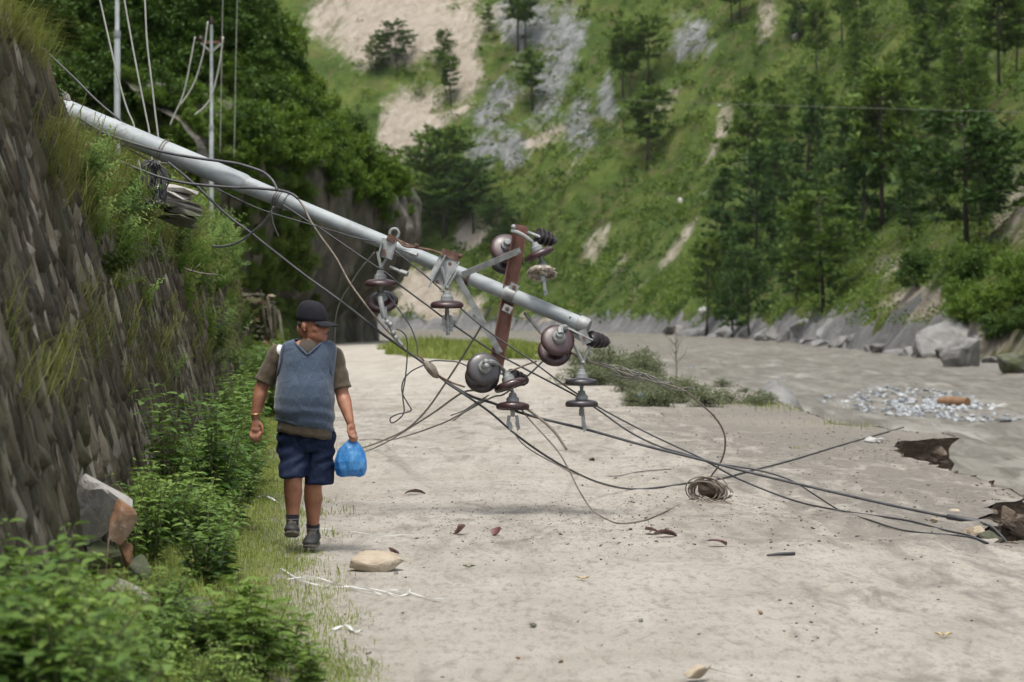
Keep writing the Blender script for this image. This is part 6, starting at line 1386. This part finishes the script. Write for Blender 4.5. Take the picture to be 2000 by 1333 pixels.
# ================================================================== river bank, gravel bar, road litter
rg = random.Random(77)
M['wood'] = pmat('orange_driftwood', [(.3, (.13, .065, .032)), (.7, (.22, .125, .062))], 4, .8, .3, 20, .02)
M['shard'] = porcelain('porcelain_shard', (.10, .04, .04), (.16, .075, .07))
M['ribbon'] = pmat('white_plastic_strip', [(.3, (.45, .45, .44)), (.7, (.6, .6, .58))], 12, .5)
M['dry_leaf'] = pmat('dry_leaf', [(.3, (.34, .25, .12)), (.7, (.50, .40, .20))], 20, .8)
M['clod'] = pmat('mud_clod', [(.3, (.065, .056, .044)), (.7, (.135, .117, .095))], 9, .95)
# mud-coated rock slabs along the far bank
bankrocks = [(1905 - 20, 690, 70, 62, 'long slanting mud-grey rock slab nearest the brown cut bank'), (1840, 668, 95, 70, 'big slanted grey slab with pale lit top on the far bank'), (1775, 660, 80, 62, 'lumpy grey mud-coated rock left of the slanted slab'), (1705, 655, 90, 56, 'wide grey mud-coated rock below the earth slip'),
    (1640, 652, 70, 50, 'pale-topped grey bank rock in the middle of the far bank'), (1575, 648, 70, 46, 'grey bank rock under the rounded bright pine'), (1510, 648, 66, 40, 'low grey bank rock right of the standing trunks'), (1450, 645, 50, 30, 'small grey bank rock between the river-edge pines'),
    (1985, 712, 60, 46, 'brown-grey boulder at the right edge of the water'), (1866, 697, 16, 20, 'round pale stone under the brown cut bank'), (1940, 690, 30, 34, 'rough brown rock under the bank bushes')]
_extra = [(1300 + 30 * k + rg.uniform(-10, 10), 0) for k in range(22)]
for k, (px, _) in enumerate(_extra):
    base = np.interp(px, [1150, 1300, 1480, 1700, 1900, 2000], [650, 655, 664, 688, 708, 722]); Y = FPX * (CAMH - RZ) / (base - HZN); s = Y / FPX; w = rg.uniform(26, 60); h = rg.uniform(16, 34)
    rock('bank_rock', P(px, base - h * .3, Y + 1.5), (w * s, w * s * 1.3, h * s), 1800 + k, M['rock_mud'], 'one of the angular mud-grey rocks lining the far waterline', 'rock', 'angular rocks lining the far waterline', rot=(rg.uniform(-.3, .3), rg.uniform(-.6, -.1), rg.uniform(-.6, .6)), rough=.06, sub=1, n=10)
def bank_at(px, py):
    Y = FPX * (CAMH - RZ) / (py + 4 - HZN); return Y
for k, (px, py, w, h, lb) in enumerate(bankrocks):
    base = max(py + h * .45, 652); Y = FPX * (CAMH - RZ) / (base - HZN); s = Y / FPX; c = P(px, py, Y)
    mt = M['rock_tan'] if k in (9,) else M['rock_dark'] if k in (8, 10) else M['rock_mud']
    rock('bank_rock', c + Vector((0, w * s * .3, 0)), (w * s * 1.5, w * s * 1.6, h * s * 1.2), 600 + k, mt, lb, 'rock', 'rocks along the far river bank', rot=(rg.uniform(-.3, .3), -.4 if k < 8 else .1, rg.uniform(-.5, .5)), rough=.07, sub=2, n=11)
for px, py, w, h, lb in ((1553, 70, 16, 18, 'white boulder high on the far slope'), (1329, 392, 18, 14, 'white boulder on the open slope left of the pines'), (1376, 612, 36, 34, 'pointed white slab leaning on the far mud bank'), (1352, 60, 12, 10, 'small white stone near the top of the grey rock face'), (1405, 206, 10, 8, 'tiny white stone beside the wire on the slope')):
    h_ = hit(BVH_FAR, px, py + h * .3); s = h_.y / FPX; rock('white_boulder', h_ + Vector((0, 0, h * s * .2)), (w * s, w * s, h * s), 640 + px, M['rock_white'], lb, 'boulder', 'white boulders on the far slope', rot=(.2, -.6 if w > 30 else .1, .3))
# gravel bar of cobbles (far too many to count)
n = 1100; V_, F_, o_ = [], [], 0; ico = rock_mesh('cob', (1, 1, .7), 5, M['cobble'], 12, 0, 0); iv = np.array([v.co for v in ico.vertices]); ico.calc_loop_triangles(); it = np.array([t.vertices for t in ico.loop_triangles])
for k in range(n):
    a = rg.uniform(0, 6.28); r_ = rg.random() ** .75 * 1.12; px = 1795 + 165 * r_ * math.cos(a) * (1 + .2 * math.sin(3 * a)); py = 792 + 27 * r_ * math.sin(a) + (px - 1795) * .085
    if float(vnoise(np.array([px / 26.0, py / 7.0, 0]), 3)) < -.5: continue
    c = P(px, py, FPX * (CAMH - RZ) / (py - HZN)); s = rg.uniform(.07, .24) * (1.6 if rg.random() < .08 else 1); q = rg.uniform(0, 6.28); cs_, sn_ = math.cos(q), math.sin(q)
    v = iv * s * np.array([1, rg.uniform(.8, 1.4), rg.uniform(.7, 1.1)]); v = np.stack([v[:, 0] * cs_ - v[:, 1] * sn_, v[:, 0] * sn_ + v[:, 1] * cs_, v[:, 2]], 1) + np.array([c.x, c.y, RZ + .05 + .08 * (1 - r_)]); V_.append(v); F_.append(it + o_); o_ += len(v)
def cob_mat():
    m, t, b, o = nt_new('river_cobbles'); g_ = nd(t, 'ShaderNodeNewGeometry'); isl = g_.outputs['Random Per Island']
    t.links.new(ramp(t, isl, [(0, (.07, .08, .09)), (.25, (.17, .185, .20)), (.6, (.25, .265, .28)), (1, (.37, .38, .39))]), b.inputs['Base Color']); b.inputs['Roughness'].default_value = .65; return m
M['cobs'] = cob_mat(); o = link('gravel_bar', poly_mesh('gravel_bar', np.concatenate(V_), np.concatenate(F_), M['cobs'])); tag(o, 'bar of pale grey cobbles showing above the river', 'gravel', kind='stuff')
a, b = P(1836, 786, 84), P(1890, 787, 83); mb = MB(); mb.tube([a, a.lerp(b, .4), a.lerp(b, .42), a.lerp(b, .5), b], [.17, .19, .23, .19, .17], 12); tag(mb.build_at('driftwood_log', M['wood'], 50), 'orange-brown log stranded on the gravel bar', 'log')
a, b = P(1925, 806, 82), P(1962, 796, 84); mb = MB(); mb.tube([a, b], [.12, .16], 10); tag(mb.build_at('driftwood_log', M['rock_white'], 50), 'pale bleached log at the right end of the gravel bar', 'log')
for px, py, w, lb in ((1525, 744, 26, 'grey-blue boulder breaking the water left of the gravel bar'), (1708, 766, 8, 'dark stone at the top of the gravel bar'), (1345, 720, 34, 'pale wet boulder in the river right of the sapling'), (1375, 724, 26, 'dark wet boulder in the river near the sapling'), (1290, 718, 40, 'pale foam-washed boulder in the river left of the sapling')):
    Y = FPX * (CAMH - RZ) / (py - HZN); s = Y / FPX; rock('river_boulder', P(px, py, Y), (w * s, w * s * 2, w * s * .35), 700 + px, M['rock_mud'] if 'dark' not in lb else M['rock_dark'], lb, 'boulder', 'boulders in the river')
# heaped grey silt bank at the road edge
mb = MB(); c = Vector((5.35, 49.5, -.9)); rg2 = []
for t in np.linspace(0, 1, 13):
    r_ = 1 - t ** 2.2; rg2.append([c + Vector((.62 * r_ * math.cos(a) * (1 + .15 * math.sin(2 * a + 1)), 3.6 * r_ * math.sin(a), 1.2 * t)) for a in np.linspace(0, 6.283, 30, endpoint=False)])
mb.rings(rg2); me_ = remeshed(mb, 'silt_mound', M['rock_mud'], None, .08, 3, fn=lambda V2, N2: V2 + N2 * (.12 * fbm(V2 * 1.8, 4, 5))[:, None]); tag(me_, 'smooth grey silt mound at the road edge beside the dusty shrubs', 'mound')
# flood-left silt patch on the road edge
# big crumbling lumps at the broken edge
for px, py, sz, lb, mt in ((1868, 1000, (.16, .2, .14), 'tan earth lump beside the black sleeve at the broken edge', 'rock_tan'), (1905, 1042, (.22, .25, .18), 'yellow-brown earth block in the broken road edge', 'rock_tan'), (1930, 1050, (.2, .25, .16), 'dark earth block in the broken road edge', 'rock_dark')):
    c = G(px, py); rock('earth_lump', c + Vector((0, 0, -.02)), sz, 720 + px, M[mt], lb, 'earth lump', 'lumps at the broken road edge')
_lumps = [(1762, 886, .22), (1790, 893, .30), (1815, 898, .26), (1832, 884, .30), (1775, 872, .2), (1806, 880, .34), (1842, 905, .2), (1955, 1000, .2), (1975, 1012, .26), (1990, 1030, .3), (1968, 1040, .22), (1945, 1030, .18), (1985, 992, .24)]
for k, (px, py, w) in enumerate(_lumps):
    Y = 30.8 if px < 1900 else 20.6 if py < 1005 else 18.6
    rock('earth_clod', P(px, py, Y), (w, w * 1.1, w * .75), 1700 + k, M['earth'], 'chunky brown earth clod in the broken slab above the river' if px < 1900 else 'chunky brown earth clod in the notch at the right edge', 'earth clod', 'clods of the broken slab' if px < 1900 else 'clods in the edge notch', rot=(rg.uniform(-.5, .5), rg.uniform(-.5, .5), rg.uniform(0, 3)), n=11, rough=.06)
# named stones and litter on the road
def on_road(px, py, dz=0.0):
    c = G(px, py); c.z = float(zg(c.x, c.y)) + dz; return c
rock('flat_stone', on_road(732, 1112, .05), (.36, .30, .16), 801, M['rock_tan'], 'flat tan stone slab on the road near the man\'s feet', 'stone', rot=(.16, -.05, .15), n=20, flat=.75, rough=.035, sub=2)
for px, py, w, mt, lb in ((770, 1122, .05, 'rock_grey', 'small grey pebble at the right corner of the flat tan stone'), (1824, 1022, .085, 'rock_tan', 'round tan stone left of the black sleeve'), (1178, 1262, .022, 'rock_rust', 'tiny orange stone in the lower middle of the road'), (1040, 1222, .055, 'rock_dark', 'dark flat pebble low on the road'),
        (965, 1095, .022, 'rock_dark', 'tiny dark stone right of the flat tan slab'), (1252, 1213, .045, 'rock_grey', 'grey flat pebble in the lower road'), (1486, 1200, .035, 'rock_rust', 'small brown stone in lower right road'), (1012, 1282, .03, 'rock_rust', 'small reddish stone near the bottom edge'), (1360, 1330, .14, 'rock_tan', 'tan stone cut by the bottom edge'), (793, 1128, .022, 'rock_rust', 'reddish pebble beside the flat tan stone'),
        (730, 945, .03, 'rock_dark', 'dark pebble below the blue bag'), (1095, 1290, .03, 'rock_rust', 'brown pebble near the bottom of the road')):
    rock('pebble', on_road(px, py, w * .25), (w, w * .9, w * .6), 820 + px, M[mt], lb, 'pebble', 'single stones on the road', n=10, sub=0)
def shard(px, py, R_, a0, a1, tilt, rz, lb, th=.012):
    """curved piece of a broken insulator disc"""
    mb = MB(); vs_, fs_ = [], []; na, nr = 8, 5
    for side in (0, 1):
        for i in range(na):
            for j in range(nr):
                a = lerp(a0, a1, i / (na - 1)); r_ = R_ * lerp(.25 + .12 * math.sin(5 * a), 1, j / (nr - 1)); vs_.append(Vector((r_ * math.cos(a), r_ * math.sin(a), R_ * .45 * (1 - (r_ / R_) ** 2) - side * th)))
    N_ = na * nr
    for i in range(na - 1):
        for j in range(nr - 1): q = i * nr + j; fs_ += [(q, q + nr, q + nr + 1, q + 1), (q + N_, q + 1 + N_, q + nr + 1 + N_, q + nr + N_)]
    rim = [i * nr for i in range(na)] + [(na - 1) * nr + j for j in range(1, nr)] + [i * nr + nr - 1 for i in range(na - 2, -1, -1)] + [j for j in range(nr - 2, 0, -1)]
    for k in range(len(rim)): p_, q_ = rim[k], rim[(k + 1) % len(rim)]; fs_.append((p_, q_, q_ + N_, p_ + N_))
    Mx = Matrix.Rotation(rz, 3, 'Z') @ Matrix.Rotation(tilt, 3, 'X'); mb.add([Mx @ v for v in vs_], fs_); zmin = min(v.z for v in mb.v)
    o = link('porcelain_shard', mb.mesh('porcelain_shard', [M['shard']], 40), None, on_road(px, py, -zmin)); return tag(o, lb, 'shard', 'porcelain shards on the road')
shard(812, 968, .10, .3, 2.6, .25, .3, 'curved dark maroon porcelain shard right of the blue bag')
shard(882, 1046, .10, .2, 1.8, 2.85, .8, 'upturned maroon shard with pale edge in mid road'); shard(962, 1048, .07, .2, 1.7, 2.7, 2.0, 'small dark shard with white chip in mid road')
shard(1262, 1044, .12, .2, 1.5, .3, .1, 'pale thin shard lying left of the pink shard'); shard(1302, 1050, .13, .4, 1.8, .25, .5, 'pinkish curved shard below the low wire loop'); shard(1410, 1068, .11, .3, 2.0, .6, .9, 'maroon shard with rounded lump right of the pinkish shard'); shard(758, 1082, .08, .3, 1.2, .1, .2, 'thin reddish shard behind the flat tan stone'); shard(1160, 860 + 40, .06, .2, 1.6, .2, 1.2, 'tiny dark shard under the tip discs')
mb = MB(); mb.tube([on_road(1498, 1088, .012), on_road(1520, 1087, .016), on_road(1552, 1086, .012)], [.006, .010, .012], 8); tag(mb.build_at('iron_rod', M['cable'], True), 'short black iron rod lying right of the wire-wrapped rock', 'rod')
def strip(name, pts, w, lb, mat=None):
    ps = catmull([on_road(a, b, .012 + .01 * (k % 2)) for k, (a, b) in enumerate(pts)], 6); mb = MB(); vs_, fs_ = [], []
    for i, p in enumerate(ps):
        t_ = (ps[min(i + 1, len(ps) - 1)] - ps[max(i - 1, 0)]).normalized(); s_ = Vector((-t_.y, t_.x, .5 * math.sin(i * .9))).normalized() * w / 2; up = Vector((0, 0, .0015)); vs_ += [p - s_ + up, p + s_ + up, p - s_ - up, p + s_ - up]
    for i in range(len(ps) - 1): k = i * 4; fs_ += [(k, k + 1, k + 5, k + 4), (k + 2, k + 6, k + 7, k + 3), (k, k + 4, k + 6, k + 2), (k + 1, k + 3, k + 7, k + 5)]
    mb.add(vs_, fs_); return tag(mb.build_at(name, mat or M['ribbon'], True), lb, 'plastic strip', 'plastic strips on the road')
strip('plastic_strip', [(548, 1118), (590, 1138), (640, 1146), (700, 1150), (752, 1155), (762, 1162), (785, 1164), (800, 1156), (760, 1152), (790, 1158), (830, 1168), (866, 1178)], .009, 'long crumpled white plastic strip on the road in front of the man')
strip('plastic_strip', [(560, 1136), (610, 1130), (660, 1142), (720, 1158), (745, 1162)], .009, 'second thin white strip tangled along the long one')
strip('plastic_strip', [(650, 1232), (675, 1228), (690, 1236), (708, 1240)], .016, 'short white strip near the lower grass edge')
strip('plastic_strip', [(610, 1032), (680, 1041), (740, 1049), (790, 1050), (806, 1048)], .006, 'thin pale string running right from the man\'s shoe')
strip('plastic_strip', [(490, 985), (520, 982), (545, 990)], .018, 'scrap of pale plastic in the grass left of the man\'s shins')
mb = MB(); c = G(1250, 780); mb.ball(c + Vector((0, 0, .05)), (.085, .07, .055)); tag(mb.build_at('plastic_scrap', M['bag'], True), 'small blue plastic scrap under the dusty shrubs', 'plastic scrap')
for px, py, sz, lb, mt in ((1843, 1250, .055, 'pale yellow curled leaf at the lower right', 'dry_leaf'), (1138, 1134, .05, 'crumpled tan leaf in the middle of the road', 'dry_leaf'), (915, 1112, .05, 'green fallen leaf right of the flat tan stone', 'leaf')):
    c = on_road(px, py, .006); mb = MB(); vs_ = []; fs_ = []
    for k in range(3):
        a = k * 2.1 + .4; d_ = Vector((math.cos(a), math.sin(a), .25)); s_ = Vector((-math.sin(a), math.cos(a), 0)); o_ = len(vs_); vs_ += [c, c + d_ * sz * .5 + s_ * sz * .25 + Vector((0, 0, .012)), c + d_ * sz, c + d_ * sz * .5 - s_ * sz * .25 + Vector((0, 0, .012))]; fs_ += [(o_, o_ + 1, o_ + 2), (o_, o_ + 2, o_ + 3)]
    mb.add(vs_, fs_); tag(mb.build_at('fallen_leaf', M['dry_leaf'] if mt == 'dry_leaf' else M['stem']), lb, 'leaf')
rock('white_rag', on_road(1705, 866, .03), (.26, .12, .07), 850, M['rock_white'], 'white rag lying near the river edge of the road', 'rag', rough=.15)
mb = MB(); mb.tube(catmull([P(466, 905, 21), P(478, 925, 21), P(490, 940, 21), P(497, 950, 21)], 5), [.012] * 15 + [.008], 6); tag(mb.build_at('dry_stick', M['bark'], True), 'thin dark stick poking from the plants left of the man', 'stick')
mb = MB(); mb.tube(catmull([P(310, 500, 26), P(360, 525, 25.6), P(400, 535, 25.4), P(424, 537, 25.2)], 5), [.012] * 8 + [.007] * 8, 5); mb.tube([P(375, 529, 25.5), P(392, 515, 25.5)], .005, 5); tag(mb.build_at('dry_branch', M['twig'], True), 'bare dry branch sticking out of the wall below the pale slab', 'branch')
# gravel and clods on the road: too many to count
def scatter(name, n, fn, smin, smax, mat, label, p=2.0):
    V_, F_, o_ = [], [], 0; r = np.random.default_rng(len(name)); protos = []
    for k in range(4):
        m_ = rock_mesh('q', (1, 1, .6), 30 + k, mat, 8, 0, 0); m_.calc_loop_triangles(); protos.append((np.array([v.co for v in m_.vertices]), np.array([t.vertices for t in m_.loop_triangles])))
    X, Y = fn(r, n); Z = zg(X, Y)
    for k in range(len(X)):
        v, f = protos[k % 4]; s = smin + (smax - smin) * r.random() ** p; q = r.random() * 6.28; c_, s_ = math.cos(q), math.sin(q); v = v * s * np.array([1, .6 + .8 * r.random(), .6 + .5 * r.random()])
        V_.append(np.stack([v[:, 0] * c_ - v[:, 1] * s_, v[:, 0] * s_ + v[:, 1] * c_, v[:, 2]], 1) + [X[k], Y[k], Z[k] + s * .12]); F_.append(f + o_); o_ += len(v)
    tag(link(name, poly_mesh(name, np.concatenate(V_), np.concatenate(F_), mat)), label, 'gravel', kind='stuff')
def f_all(r, n):
    Y = 9.5 + 38 * r.random(n) ** 1.2; xl_ = grass_edge(Y); xr_ = road_right(Y); X = xl_ + (xr_ - xl_) * r.random(n); k = fbm(xyz(X * .7, Y * .5), 3, 200) + .9 * (r.random(n) - .5) > .0; return X[k], Y[k]
def f_right(r, n):
    Y = 15 + 32 * r.random(n) ** 1.1; xr_ = road_right(Y); X = xr_ - .05 - 3.4 * r.random(n) ** 1.5; k = fbm(xyz(X * 1.1, Y * .7), 3, 201) + .8 * (r.random(n) - .5) > -.1; return X[k], Y[k]
def f_mid(r, n):
    Y = r.normal(18.6, 1.6, n); X = r.normal(.4, 1.2, n); return X, Y
scatter('road_gravel', 3000, f_all, .006, .035, M['clod'], 'fine dark grit scattered over the road', 3); scatter('mud_clods', 2400, f_right, .010, .045, M['clod'], 'crumbly brown clods on the river side of the road', 2.5); scatter('grit_patch', 1800, f_mid, .006, .022, M['clod'], 'dark grit under the fallen pole', 2.5)
# ================================================================== thin valley haze
hm = bpy.data.materials.new('valley_haze'); hm.use_nodes = True; ht = hm.node_tree; ht.nodes.clear()
ho = ht.nodes.new('ShaderNodeOutputMaterial'); hv = ht.nodes.new('ShaderNodeVolumePrincipled'); hv.inputs['Density'].default_value = .000025; hv.inputs['Color'].default_value = (.86, .93, .96, 1); hv.inputs['Anisotropy'].default_value = .2
ht.links.new(hv.outputs[0], ho.inputs['Volume'])
mb = MB(); mb.box((0, 480, 198), (1000, 1000, 404)); o = mb.build('haze', hm); tag(o, 'thin pale haze filling the valley', kind='stuff')
